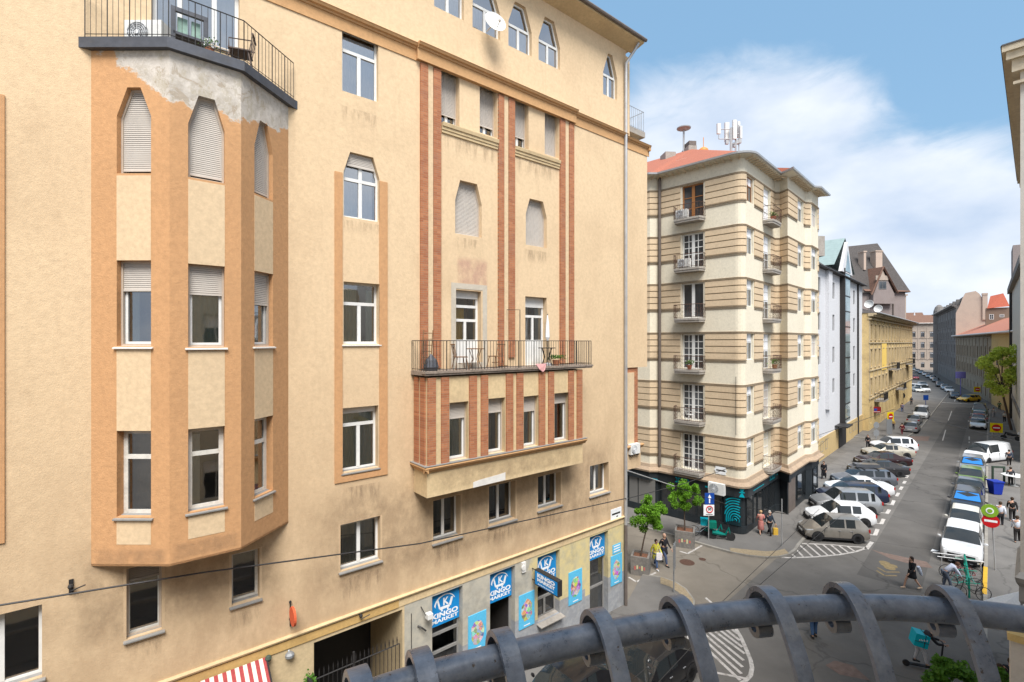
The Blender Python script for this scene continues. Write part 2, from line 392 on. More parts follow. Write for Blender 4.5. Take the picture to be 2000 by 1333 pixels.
def window(par,F,pl,d,name='window',fm='white',fw=.07,mull=(.5,),trans=None,shut=None,sm='shutter',boxh=0,curt=None,cm='curtain',sill=None,gm='glass',roomd=.7,rail=True,mz=None,lab_=None):
    us=[p[0] for p in pl]; zs=[p[1] for p in pl]; u0,u1,z0,z1=min(us),max(us),min(zs),max(zs)
    mb=MB(); q=ring(mb,F,pl,fw,d,.06)
    iu0,iu1=min(p[0] for p in q),max(p[0] for p in q); iz0,iz1=min(p[1] for p in q),max(p[1] for p in q)
    tz=[z0+(z1-z0)*t for t in (trans or [])]
    for z in tz:
        r=urange(q,z); mb.box(F,r[0],r[1],d-.012,d+.05,z-.055,z+.045)
    top=(tz[0]-.05) if (tz and mz is None) else iz1
    for k in mull or ():
        u=iu0+(iu1-iu0)*k; mb.box(F,u-.055,u+.055,d-.008,d+.05,iz0,top-.0)
    if boxh: # shutter housing / upper panel
        r=urange(pl,z1-1e-3); mb.box(F,r[0]+.02,r[1]-.02,d-.035,d+.03,z1-boxh,z1-.01)
    if name=='balcony_door': mb.box(F,iu0,iu1,d-.006,d+.05,iz0,iz0+.95)
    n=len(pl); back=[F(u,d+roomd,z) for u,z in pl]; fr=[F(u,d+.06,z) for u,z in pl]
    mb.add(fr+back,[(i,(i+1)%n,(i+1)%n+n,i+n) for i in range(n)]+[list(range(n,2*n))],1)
    o=mb.build(name,[M[fm],M['room']],par)
    if lab_: o['label']=lab_
    if cm=='whitecurtain' and gm=='glass': gm='skyglass'
    g=MB(); g.poly([F(u,d+.03,z) for u,z in q]); g.build('pane',M[gm],o)
    if shut:
        zc=z1-(z1-z0)*shut; s_=MB(); slats(s_,F,inset(pl,.03),max(zc,z0+.03),z1-.03,d-.05)
        r=urange(inset(pl,.03),max(zc,z0+.04)+1e-3); s_.box(F,r[0],r[1],d-.062,d-.03,max(zc,z0+.03)-.05,max(zc,z0+.03)-.001)
        s_.build('shutter',M[sm],o)
        if rail:
            t=MB(); cl=clipz(pl,max(zc-3,z0),z1); ring(t,F,pl,.045,d-.075,.05); t.build('guide_rail',M['beigeframe'],o)
    if curt:
        c=MB()
        for a,b in curt:
            wavy(c,F,iu0+(iu1-iu0)*a,iu0+(iu1-iu0)*b,iz0,min(iz1,top+ (.5 if len(pl)==4 else 0)),d+(.05 if cm=='whitecurtain' else .085),amp=.012)
        c.build('curtain',M[cm],o)
    if sill:
        s2=MB(); s2.hexa([F(u0-.06,-sill[1],z0-.07),F(u1+.06,-sill[1],z0-.07),F(u1+.06,d,z0-.05),F(u0-.06,d,z0-.05),F(u0-.06,-sill[1],z0-.04),F(u1+.06,-sill[1],z0-.04),F(u1+.06,d-.002,z0+.02),F(u0-.06,d-.002,z0+.02)])
        s2.build('window_sill',M[sill[0]],o)
    return o
def railing(mb,pts,z0,z1,step=.11,r=.008,top=.014,post=None,mid=None,curve=0):
    for a,b in zip(pts[:-1],pts[1:]):
        a=Vector((a[0],a[1],0)); b=Vector((b[0],b[1],0)); l=(b-a).length; n=max(1,round(l/step))
        for i in range(n+1):
            p=a.lerp(b,i/n); rr=r
            if post and i%post==0: rr=r*2
            mb.tube([p+Vector((0,0,z0)),p+Vector((0,0,z1))],rr,4,cap=False)
        mb.tube([a+Vector((0,0,z1)),b+Vector((0,0,z1))],top,5)
        mb.tube([a+Vector((0,0,z0+.06)),b+Vector((0,0,z0+.06))],top*.7,4)
def text2d(s,size=1,bold=0):
    c=bpy.data.curves.new('t','FONT'); c.body=s; c.size=size; c.align_x='CENTER'; c.align_y='CENTER'; c.offset=bold; c.resolution_u=3
    o=bpy.data.objects.new('t',c); COL.objects.link(o); dg=bpy.context.evaluated_depsgraph_get(); me=o.evaluated_get(dg).to_mesh()
    v=[(p.co.x,p.co.y) for p in me.vertices]; f=[tuple(p.vertices) for p in me.polygons]
    o.evaluated_get(dg).to_mesh_clear(); bpy.data.objects.remove(o); bpy.data.curves.remove(c); return v,f
def put_text(mb,F,s,u,z,size,d,m=0,sx=1,bold=0,shear=0,fitw=None):
    v,f=text2d(s,size,bold)
    if not v: return
    if fitw:
        wdt=max(p[0] for p in v)-min(p[0] for p in v); sx=fitw/wdt
    mb.add([F(u+x*sx+y*shear,d,z+y) for x,y in v],f,m)
# ================================================================ BUILDING A
FA=Fr(5.51,23.57,.776,.631)
U=FA.U; Z=FA.Z
A=empty('apartment_building',FA(-12,4,0),'large cream plastered apartment building with orange bay, red brick strips and a long balcony','apartment building')
uL=-34; u0gf=U(790)
Zc0=Z(812,88); zl_hi=Z(1221,1007); zl_lo=Z(1221,1021)
ztop=Z(1235,106)
def P4(l,r,t,b,d=0,F=FA):  # rectangular opening: left px, right px, top/bottom py at the left px
    return rect(F.U(l,d),F.U(r,d),F.Z(l,b,d),F.Z(l,t,d))
def P6(l,r,b,tl,tr,ty,sy,F=FA): # pointed opening: b,ty,sy are y of bottom, top-left corner, left shoulder
    a,c=F.U(l),F.U(r); zb=F.Z(l,b); zt=F.Z(tl,ty); zs=F.Z(l,sy); tw=F.U(tr)-F.U(tl); m=(a+c)/2
    return [(a,zb),(c,zb),(c,zs),(m+tw/2,zt),(m-tw/2,zt),(a,zs)]
D=.26
up=[]   # holes in the upper wall
def add(pl,**k):
    up.append(pl); return pl
win=[]
def W_(pl,hl=up,**k): hl.append(pl); win.append((pl,k)); return pl
ws=('sill',.05)
W_(rect(U(848),U(906),Z(848,12),Z(848,12)+2.0),trans=(.66,),curt=((0,1),),cm='whitecurtain')
for (l,r,b,tl,tr,ty,sy,k) in ((923,977,53,936,958,-42,1,{}),(993,1038.6,89,1004.6,1025,2,41,{}),(1052,1094,117,1065,1083,33,73,{}),(1178,1205.5,184,1187.5,1195.5,104,140,{})):
    pl=P6(l,r,b,tl,tr,ty,sy); W_(pl,trans=((pl[2][1]-pl[0][1])/(pl[3][1]-pl[0][1]),),curt=((0,1),),cm='whitecurtain',**k)
W_(P4(668,739,51,177),trans=(.68,),curt=((0,1),),cm='whitecurtain')
for (l,r,t,b,s_) in ((861,897.5,125.5,239,.78),(937,971,157.5,259,.78),(1004,1032.5,186,286,.72),(1064,1092,212,301,1.0)):
    W_(P4(l,r,t,b),shut=s_,mull=(.5,),d=.3)
W_(P6(671,741,423,684.5,729.5,297,335.5),trans=(.60,),mz=1,shut=.18,curt=((0,.9),),cm='whitecurtain',rail=False)
W_(P6(889,941,456,899,932,352,391),shut=.985)
W_(P6(1027,1068,478,1035,1061,388,418),shut=.97)
W_(P4(671,741,550,672),trans=(.66,),curt=((.0,.45),(.75,1)),cm='greencurtain',sill=('whitesill',.05))
zfl=Z(1000,716,-.02)  # balcony floor
d1=W_(rect(U(889),U(940),zfl,Z(889,566)),name='balcony_door',trans=(.62,.8),curt=((0,.5),),cm='yellowcurtain',boxh=.28,fw=.09)
d2=W_(rect(U(1026),U(1068),zfl,Z(1026,579)),name='balcony_door',trans=(.72,),curt=((0,.3),(.7,1)),boxh=.42,fw=.09)
W_(P4(669.5,739,798,924),trans=(.72,),boxh=.2,curt=((0,.95),),cm='greencurtain',sill=ws)
# first row (mezzanine)
def fb(l,r,t,b,**k): return W_(P4(l,r,t,b),sill=('sill',.09),**k)
fb(-45,82,1212,1362,mull=(.3,),d=.2)
fb(247,316,1112,1250,mull=(),shut=.2,sm='greyshutter',fm='oldwhite',d=.22)
fb(452.6,507,1084,1184,mull=(),fm='oldwhite',d=.24,boxh=.1)
fb(665,743,1026,1117,curt=((.05,.95),),boxh=.1,fm='white',d=.22)
fb(846,900,979,1062,curt=((0,1),),cm='curtain',d=.32,gm='darkglass')
fb(955,1007,951,1028,curt=((0,.4),),d=.32,gm='darkglass')
fb(1050.7,1095.7,932,998,d=.32,gm='darkglass')
fb(1152,1189,911,970,curt=((.1,.9),),d=.3)
# bay geometry
be=rad(39.5); ua=U(178); bd=FA
e1=FA.u*math.cos(be)-FA.d*math.sin(be); e3=FA.u*math.cos(be)+FA.d*math.sin(be)
P0=FA(ua,0,0); FL=Fr(P0.x,P0.y,e1.x,e1.y); l1=FL.U(331); P1=FL(l1,0,0)
FM=Fr(P1.x,P1.y,FA.u.x,FA.u.y); l2=FM.U(471); P2=FM(l2,0,0)
FRt=Fr(P2.x,P2.y,e3.x,e3.y); bdep=-FA.d.dot(P1-FA.o); l3=bdep/math.sin(be); P3=FRt(l3,0,0)
print('bay depth',bdep,'l',l1,l2,l3,'end px',proj(P3),proj(P3)[0])
BAYB=FL.Z(178,1106); BAYTOP=FM.Z(331,99); BAYS=.76*P1.x+.65*P1.y+.8
print('z bay',BAYB,BAYTOP,'ledge',zl_lo,zl_hi,'cornice',Zc0,'top',ztop,'balc',zfl)
M['bay']=bay_mat()
bay=MB(); pans=[]
bw=[]
def bayfacet(F,l,px0,px1,tops):
    # tops: pointed(6), e(l,r,t,b), f(l,r,t,b), panel bottom y
    c,e,f,pb,pxl=tops
    c6=P6(*c,F=F); a,b_=c6[0][0],c6[1][0]
    eq=rect(a,b_,F.Z(pxl,e[1]),F.Z(pxl,e[0])); fq=rect(a,b_,F.Z(pxl,f[1]),F.Z(pxl,f[0]))
    holes=[c6,eq,fq]
    sheet(bay,F,rect(0,l,BAYB,BAYTOP),holes,0,.3)
    zb=F.Z(pxl,pb)
    for z0,z1 in ((eq[3][1],c6[0][1]-.05),(fq[3][1],eq[0][1]-.09),(zb,fq[0][1]-.09)):
        pans.append((F,a,b_,z0+.001,z1))
    return c6,eq,fq
bfs=[(FL,)+bayfacet(FL,l1,178,331,((228,295,339,249,274.5,171,227),(509,676),(842,1010),1064,228)),
 (FM,)+bayfacet(FM,l2,331,471,((367.5,439,346,388.5,420,187,241),(515,678),(839,1002),1054,367)),
 (FRt,)+bayfacet(FRt,l3,471,553,((497,533,377,509,524,236,283),(528.6,676),(820,974),1020,495))]
pl=[(P0+FA.d*.5).xy,P0.xy,P1.xy,P2.xy,P3.xy,(P3+FA.d*.5).xy]
bay.slab([tuple(p) for p in pl],BAYB-.001,BAYB+.05)
bo=bay.build('oriel_bay',M['bay'],A); 
for F,a,b_,z0,z1 in pans:
    pan=MB(); pan.box(F,a,b_,-.006,.02,z0,z1); pan.build('wall_panel',M['panel'],bo)
for i,(F,c6,eq,fq) in enumerate(bfs):
    window(A,F,c6,.2,shut=.93,mull=())
    window(A,F,eq,.2,mull=(),shut=(.33,.34,.42)[i],sm='shutter',curt=((0,1),) if i!=0 else ((0,.35),),cm='greencurtain',sill=('whitesill',.06),fw=.1)
    window(A,F,fq,.2,mull=(),trans=(.68,),fm='oldwhite',curt=((.0,.3),) if i==1 else None,sill=('sill',.06),fw=.1)
# bay roof terrace
def off(F,u,o): return F(u,-o,0)
o_=.14; tb=rad(39.5/2); k=o_*math.tan(tb)
T=[FA(ua-.22,0,0).xy, off(FL,-.12,o_).xy, off(FL,l1+k,o_).xy, off(FM,l2+k,o_).xy, off(FRt,l3+.1,o_).xy, FA(FA.u.dot(P3-FA.o)+.25,0,0).xy]
tz0=BAYTOP; tz1=BAYTOP+.24
ter=MB(); ter.slab([tuple(p) for p in T],tz0,tz1); to=ter.build('terrace_slab',M['slabdark'],A)
rl=MB(); ins=[T[1]+(T[2]-T[1]).normalized()*.1]+[T[2]+Vector((0.01,.03)),T[3]+Vector((-.03,.03)),T[4]-(T[4]-T[3]).normalized()*.06]
railing(rl,[tuple(p) for p in ins],tz1,tz1+1.02,step=.125,r=.007,post=4); rl.build('railing',M['iron'],to)
# terrace triple window
tw=rect(U(298),U(468),Z(298,49),Z(298,49)+2.3)
W_(tw,mull=(.28,.72),trans=None,curt=((0,1),),cm='whitecurtain',fw=.09,sill=ws)
# upper wall
uw=MB()
sheet(uw,FA,rect(uL,0,zl_hi,ztop),up,0,.34)
# return wall at the side-street corner, back and top so the block has volume
for (a,b) in ((FA(0,0,0),FA(0,11,0)),(FA(0,11,0),FA(uL,11,0)),(FA(uL,11,0),FA(uL,0,0))):
    uw.poly([(a.x,a.y,-.1),(b.x,b.y,-.1),(b.x,b.y,ztop),(a.x,a.y,ztop)])
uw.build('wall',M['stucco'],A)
for pl,k in win:
    d=k.pop('d',.15 if k.get('cm')=='whitecurtain' else .24); window(A,FA,pl,d,**k)
# floor blocking light leaks: slab under roof
# pilaster frames around the single-window column
pf=MB(); zb=Z(654,945); zt=Z(654,335)
a0,a1,a2,a3=U(654,-.03),U(669,-.03),U(741.5,-.03),U(757,-.03)
pf.box(FA,a0,a1,-.035,.0,zb,zt); pf.box(FA,a2,a3,-.035,.0,zb,zt); pf.box(FA,a1,a2,-.034,.0,zb,Z(669,927)-.07)
b3=U(9,-.03); pf.box(FA,b3-.42,b3,-.035,0,Z(9,1060),Z(9,187)); pf.box(FA,b3-3,b3-.42,-.034,0,Z(9,1060),Z(9,1060)+.4)
pf.build('pilaster_frame',M['orange'],A)
# cornice (moulded string course)
def mould(mb,F,u0,u1,prof,z,m=0,back=.0):
    # prof: list (out, dz) from bottom to top
    pts=[(o,z+dz) for o,dz in prof]
    pts=[(back,pts[0][1])]+pts+[(back,pts[-1][1])]
    n=len(pts); a=[F(u0,-o,zz) for o,zz in pts]; b=[F(u1,-o,zz) for o,zz in pts]
    mb.add(a+b,[(i,i+1,i+1+n,i+n) for i in range(n-1)]+[list(range(n))[::-1],list(range(n,2*n))],m)
cz=Zc0; prof=[(.03,-.52),(.03,-.16),(.07,-.15),(.08,-.1),(.15,-.08),(.18,-.02),(.2,0),(.16,.03)]
um0,um1=U(812),U(1121)
M['greypatch']=plaster('pale grey repair render',(.50,.45,.37),.08,.2,.3,1)
cm_=MB(); mould(cm_,FA,uL,um0,prof,cz-.02); mould(cm_,FA,um1,0,prof,cz-.02); mould(cm_,FA,um0,um1,[(o+.12,z) for o,z in prof],cz)
cm_.build('cornice',M['cornice'],A)
# brick strips above the balcony
for i,(x0,x1,ty) in enumerate(((820,834.5,109),(845.5,860,122),(972,983,174),(992,1004,182),(1092.5,1102.5,227),(1110,1119.5,232))):
    b=MB(); b.box(FA,U(x0),U(x1),-.07,0,zfl+(.35 if i in(3,) else .05),cz-.55); b.build('brick_strip',M['brick'],A)
for x0,x1 in ((834.5,845.5),(983,992),(1102.5,1110)):
    b=MB(); b.box(FA,U(x0)+.01,U(x1)-.01,-.04,0,zfl+.05,cz-.5); b.build('plaster_strip',M['panel'],A)
# moulded sills below the shuttered pairs
for x0,x1,y0 in ((862,971,240),(1004,1091.5,287)):
    b=MB(); z=Z(x0,y0); mould(b,FA,U(x0),U(x1),[(.02,-.36),(.05,-.34),(.05,-.25),(.08,-.24),(.08,-.14),(.12,-.13),(.14,-.02),(.14,0)],z); b.build('sill_moulding',M['ledge'],A)
# repair patch round the left balcony door and white patch on the oriel
b=MB(); ring(b,FA,rect(U(881),U(951),zfl,Z(881,552)),.2,-.012,.012); b.build('repair_patch',M['greypatch'],A)
# brick oriel under the balcony
OD=.9; FO=Fr(*FA(0,-OD,0).xy,FA.u.x,FA.u.y)
ou0=FO.U(834); ou1=FO.U(1138); zob=FO.Z(835,973.6); zol=FO.Z(833,915); zot=zfl-.2
ob=MB(); oh=[]; ow=[]
for l,r,t,b_ in ((878,915,787.4,895),(954,986.6,779.5,882),(1023,1052,775,870),(1083,1112,769,861.6)):
    oh.append(rect(FO.U(l),FO.U(r),zol+.07,FO.Z(l,t)))
sheet(ob,FO,rect(ou0,ou1,zob,zot),oh,0,.28)
for uu,s in ((ou0,1),(ou1,-1)):
    ob.poly([FO(uu,0,zob),FO(uu,0,zot),FO(uu,OD,zot),FO(uu,OD,zob)])
ob.poly([FO(ou0,0,zob),FO(ou1,0,zob),FO(ou1,OD,zob),FO(ou0,OD,zob)])
oo=ob.build('oriel',M['ledge'],A)
for i,h in enumerate(oh): window(A,FO,h,.26,mull=(),shut=(.27,.25,.29,.2)[i],curt=(((0,1),),((0,.3),),((0,1),),None)[i],cm='greencurtain',fm='white',fw=.1,sill=('whitesill',-.02))
for x0,x1 in ((248,318),(367,433),(610,675),(712,772),(930,990),(1022,1078),(1215,1268),(1297,1345),(1472,1517),(1545,1590)):
    b=MB(); b.box(FO,FO.U(780+x0/4.444,-.05),min(FO.U(780+x1/4.444,-.05),ou1),-.05,0,zol+.06,zot); b.build('brick_strip',M['brick'],oo)
Fs=Fr(*FO(ou0,OD,0).xy,-FA.d.x,-FA.d.y)  # side face, u from wall outwards
for a,b2 in ((.1,.37),(.52,.82)):
    b=MB(); b.box(Fs,a,b2,-.05,0,zol+.06,zot); b.build('brick_strip',M['brick'],oo)
b=MB(); pr=[(.04,-.16),(.06,-.1),(.12,-.06),(.15,0),(.13,.05)]
mould(b,FO,ou0-.13,ou1+.13,pr,zol,back=-.0); mould(b,Fs,-.0,OD+.13,[(o,z-.001) for o,z in pr],zol)
b.build('ledge',M['cornice'],oo)
b=MB(); b.box(FO,ou0-.15,ou1+.15,-.152,.02,zol+.052,zol+.075); b.box(Fs,0,OD+.15,-.152,.0,zol+.051,zol+.074); b.build('flashing',M['sill'],oo)
b=MB(); uu0,uu1=FO.U(924),FO.U(987); zz=FO.Z(924,938); b.prism(FO,[(uu0,zob-.0),(uu1,zob+.02),(uu1+.0,zz+.03),(uu1-.3,zz+.0),(uu0+.3,zz-.04),(uu0,zz-.08)],-.008,.0); b.build('repair_patch',M['whitesill'],oo)
# balcony slab and railing
FB=Fr(*FA(0,-1.0,0).xy,FA.u.x,FA.u.y); s0=FB.U(831); s1=FB.U(1157)
b=MB(); zs0=FB.Z(831,735)
b.box(FB,s0,s1,0,1.0,zs0,zfl); b.box(FB,s0-.03,s1+.03,-.03,.2,zfl-.07,zfl+.002)
bo=b.build('balcony_slab',M['mossy'],A)
b=MB(); c=.04
railing(b,[FB(s0+c,1.0,0).xy,FB(s0+c,c,0).xy,FB(s1-c,c,0).xy,FB(s1-c,1.0,0).xy],zfl,zfl+1.0,step=.13,r=.008,post=6)
# tall clothes-line post
pp=FB(FB.U(1015.5),-.0,0); b.tube([pp+Vector((0,0,zfl)),pp+Vector((0,0,zfl+2.15)),FA(U(988),-.07,zfl+2.2)],.016,5)
b.build('railing',M['iron'],bo)
print('gf z',zl_lo,'u0gf',u0gf)
# ---- ground floor
gl,gr=MB(),MB(); hl=[];hr=[]
gate=rect(U(613),U(786),-.02,Z(613,1256)); hl.append(gate)
shops=[rect(U(844),U(903.6),.55,Z(844,1166)),rect(U(957),U(1006),.02,Z(957,1123)),rect(U(1050),U(1093),1.25,Z(1050,1089.5)),rect(U(1152),U(1188),.12,Z(1152,1050))]
print('shops',shops, 'gate',gate)
sheet(gl,FA,rect(uL,u0gf,-.05,zl_lo),hl,0,.3)
sheet(gr,FA,rect(u0gf,0,-.05,zl_lo),shops,0,.34)
gl.build('ground_floor_wall',M['ground_stucco'],A)
def gf_mat():
    t=NT('shop wall paint'); x=t.xyz(); s_=t.math('ADD',t.math('MULTIPLY',x[0],.776),t.math('MULTIPLY',x[1],.631))
    sc=.776*5.51+.631*23.57
    uu=t.math('SUBTRACT',s_,sc)
    yel=t.mix(t.ramp(t.noise(3,6,.6),.4,.65),(.60,.50,.25),(.50,.44,.27)); gry=t.mix(t.ramp(t.noise(3,6,.6),.4,.65),(.44,.41,.34),(.34,.33,.29))
    f=t.math('ADD',t.math('SUBTRACT',uu,U(1043)),t.math('MULTIPLY',t.noise(1.3,3,.5),1.2)); a=t.mix(t.ramp(f,.45,.6),gry,yel)
    dd=t.mix(t.ramp(t.noise(4,6,.65),.4,.65),(.26,.27,.29),(.34,.35,.36))
    zz=t.math('ADD',t.math('SUBTRACT',x[2],1.75),t.math('MULTIPLY',t.math('GREATER_THAN',t.math('SINE',t.math('MULTIPLY',uu,2.1)),.2),.35))
    a=t.mix(t.ramp(zz,.0,.02),dd,a); a=t.mix(t.math('MULTIPLY',t.ramp(t.noise(1.2,8,.7),.52,.7),.5),a,(.25,.23,.19))
    t.col(a); t.rough(.88); t.bump(t.noise(24,6,.7),.35,.02); return t.mat
M['shopwall']=gf_mat()
gr.build('ground_floor_wall',M['shopwall'],A)
b=MB(); mould(b,FA,uL,0,[(.02,0),(.02,zl_hi-zl_lo-.09),(.08,zl_hi-zl_lo-.06),(.1,zl_hi-zl_lo-.01),(.08,zl_hi-zl_lo+.02)],zl_lo+.0); b.build('ledge',M['ledge'],A)
b=MB(); b.box(FA,uL,U(778),-.035,0,zl_lo-.0,zl_lo+.32*(zl_hi-zl_lo)+.12); b.build('ochre_band',M['ochre'],A)
# gateway: recess, dark passage, iron gates, bin
b=MB(); g0,g1=gate[0][0],gate[1][0]; gz=gate[2][1]
b.poly([FA(g0,.3,0),FA(g0,2.6,0),FA(g0,2.6,gz),FA(g0,.3,gz)]); b.poly([FA(g1,.3,0),FA(g1,2.6,0),FA(g1,2.6,gz),FA(g1,.3,gz)]); b.poly([FA(g0,.3,gz),FA(g1,.3,gz),FA(g1,2.6,gz),FA(g0,2.6,gz)])
b.poly([FA(g0,2.6,0),FA(g1,2.6,0),FA(g1,2.6,gz),FA(g0,2.6,gz)],1); b.build('gateway',[M['ground_stucco'],M['black']],A)
b=MB()
railing(b,[FA(g0+.05,.12,0).xy,FA(g1-.05,.12,0).xy],.05,2.75,step=.14,r=.011,top=.02)
for i in range(int((g1-g0)/.14)):
    p=FA(g0+.05+.14*i,.12,2.75); b.tube([p,p+Vector((0,0,.16)),p+Vector((0,0,.3))],[.012,.02,.002],4)
b.tube([FA(g0+.05,.12,1.2),FA(g1-.05,.12,1.2)],.018,5)
b.tube([FA(g1-1.6,.12,0),FA(g1-1.6,.12,3.1)],.04,6)
b.build('iron_gate',M['iron'],A)
# shop openings
for i,s in enumerate(shops):
    if i==1:
        b=MB(); ring(b,FA,s,.08,.28,.06); n=4; fr=[FA(u,.34,z) for u,z in s]; bk=[FA(u,2.2,z) for u,z in s]
        b.add(fr+bk,[(j,(j+1)%n,(j+1)%n+n,j+n) for j in range(n)]+[list(range(n,2*n))],1); b.build('shop_door',[M['sill'],M['room']],A)
        b=MB(); u=s[0][0]; b.box(FA,u+.1,u+.16,.4,1.2,.1,2.3); b.build('door_leaf',M['plasticwhite'],A)
    else: window(A,FA,s,.28,name='shop_window',fm='sill',mull=((.5,),(),(.5,),())[i],trans=((.18,.36,.55),(),(.3,.5),(.35,))[i],gm='darkglass' if i<3 else 'glass',curt=((0,1),) if i==3 else None,cm='curtain',sill=('concrete',.06 if i!=2 else .3))
M['signblue']=flat('sign blue',(.01,.22,.55),.4,0,.1,1.5); M['signwhite']=flat('sign white',(.78,.8,.82),.4)
M['signcyan']=flat('sign light blue',(.1,.45,.7),.4)
sb=[(844,1166,1235),(957,1123,1187),(1050,1089.5,1150),(1152,1050,1102)]
bl=('nearest to the gateway','above the open shop doorway','behind the projecting box sign','nearest the street corner')
for i,s in enumerate(shops):
    a,b_=s[0][0]+.02,s[1][0]-.02; zt=s[2][1]-.03; z0=Z(sb[i][0],sb[i][2]); h=zt-z0; wd=b_-a; um=(a+b_)/2
    t=MB(); t.box(FA,a,b_,.2,.24,z0,zt)
    d=.192
    arc=[(um+math.cos(q)*wd*.36,z0+h*.58+math.sin(q)*h*.3) for q in [rad(x) for x in range(15,185,10)]]
    arc2=[(um+.02+math.cos(q)*wd*.33,z0+h*.56+math.sin(q)*h*.28) for q in [rad(x) for x in range(184,14,-10)]]
    n=len(arc); t.add([FA(u,d,z) for u,z in arc]+[FA(u,d,z) for u,z in arc2],[(j,j+1,2*n-2-j,2*n-1-j) for j in range(n-1)],1)
    put_text(t,FA,'K',um+.03,z0+h*.64,h*.30,d,1,sx=.95,bold=.012)
    for (x,y,x2,y2,wk) in ((-.25,.78,-.17,.48,.035),(-.17,.48,.17,.48,.05),(.17,.48,.25,.72,.05)):
        pa=Vector((um+x*wd,z0+y*h)); pb=Vector((um+x2*wd,z0+y2*h)); tt=(pb-pa).normalized(); nn_=Vector((-tt.y,tt.x))*wk*wd*.8
        q=[pa-nn_,pb-nn_,pb+nn_,pa+nn_]; t.poly([FA(p.x,d+.001,p.y) for p in q],1)
    for x in (-.1,.1):
        t.poly([FA(um+x*wd+math.cos(q*.785)*.04,d,z0+.41*h+math.sin(q*.785)*.04) for q in range(8)],1)
    put_text(t,FA,'KINGO',um,z0+h*.29,h*.2,d,1,fitw=wd*.9,bold=.01); put_text(t,FA,'MARKET',um,z0+h*.13,h*.15,d,1,fitw=wd*.9,bold=.006)
    t.thing('shop_sign',[M['signblue'],M['signwhite']],'blue shop banner with white cart logo, '+bl[i],'sign','blue shop banners')
# posters
def poster_mat(seed,bgc):
    t=NT('poster print'); v=t.n.new('ShaderNodeTexVoronoi'); mp_=t.n.new('ShaderNodeMapping'); mp_.inputs['Location'].default_value=(seed,seed*2,seed); t.link(t.pos(obj=True),mp_.inputs[0]); t.link(mp_.outputs[0],v.inputs['Vector']); v.inputs['Scale'].default_value=7
    hs=t.n.new('ShaderNodeHueSaturation'); t.link(v.outputs['Color'],hs.inputs['Color']); hs.inputs['Saturation'].default_value=.95; hs.inputs['Value'].default_value=.75
    t.col(t.mix(.25,hs.outputs[0],t.mix(t.ramp(t.noise(22,3,.6,obj=True),.4,.6),(.05,.04,.03),(.75,.6,.4)))); t.rough(.4); return t.mat
pc=((914,949,1205,1278,'goods poster between the first banner and the doorway'),(1013,1043,1165,1232,'goods poster between the doorway and the box sign'),(1110,1136,1120,1184,'goods poster on yellow wall right of the box sign'),(1192.5,1214,1088,1146,'goods poster beside the drainpipe on the street corner'))
for i,(l,r,t0,b0,lb) in enumerate(pc):
    a,b_=U(l),U(r); z1,z0=Z(l,t0),Z(l,b0); t=MB(); t.box(FA,a,b_,-.03,-.002,z0,z1); h=z1-z0; wd=b_-a; rr=random.Random(i)
    pl=[(a+wd*(.5+.4*math.cos(q*.52)*(.8+.2*rr.random())),z0+h*(.5+.34*math.sin(q*.52)*(.85+.2*rr.random()))) for q in range(12)]
    t.poly([FA(u,-.034,z) for u,z in pl],1); t.poly([FA(a+wd*.3,-.034,z0+h*.06),FA(a+wd*.7,-.034,z0+h*.06),FA(a+wd*.7,-.034,z0+h*.09),FA(a+wd*.3,-.034,z0+h*.09)],2)
    t.thing('poster',[M['signcyan'],poster_mat(i*3.1,1),M['signwhite']],'blue framed grocery '+lb,'poster','grocery posters on the shop wall')
a,b_=U(1196),U(1212); t=MB(); z1,z0=Z(1196,1066),Z(1196,1084)
t.box(FA,a,b_,-.02,-.002,z0,z1)
for k in range(3): t.box(FA,a+.08,b_-.08,-.024,-.02,z0+(z1-z0)*(.18+.28*k),z0+(z1-z0)*(.3+.28*k),1)
t.thing('notice_sign',[M['signcyan'],M['signwhite']],'small light blue notice above the corner poster','sign')
# projecting box sign
uS=U(1036); Fx=Fr(*FA(uS,-.25,0).xy,-FA.d.x,-FA.d.y); wS=Fx.U(1090); zS1=Fx.Z(1040,1110); zS0=Fx.Z(1040,1139)
t=MB(); t.box(Fx,0,wS,0,.22,zS0,zS1,2); t.box(Fx,.04,wS-.04,-.006,0,zS0+.04,zS1-.04,0)
hh=zS1-zS0; put_text(t,Fx,'KINGO',wS/2,zS0+hh*.72,hh*.32,-.012,1,fitw=wS*.75,bold=.012); put_text(t,Fx,'MARKET',wS/2,zS0+hh*.43,hh*.28,-.012,1,fitw=wS*.75,bold=.01); [t.poly([Fx(wS*(.16+.068*k),-.012,zS0+hh*.13),Fx(wS*(.205+.068*k),-.012,zS0+hh*.13),Fx(wS*(.205+.068*k),-.012,zS0+hh*.2),Fx(wS*(.16+.068*k),-.012,zS0+hh*.2)],1) for k in range(10)]
for z in (zS0+.08,zS1-.08): t.tube([Fx(0,.1,z),Fx(-.25,.1,z)],.02,5,2)
t.thing('box_sign',[M['signblue'],M['signwhite'],M['iron']],'blue box sign with white lettering projecting from the shop wall','sign')
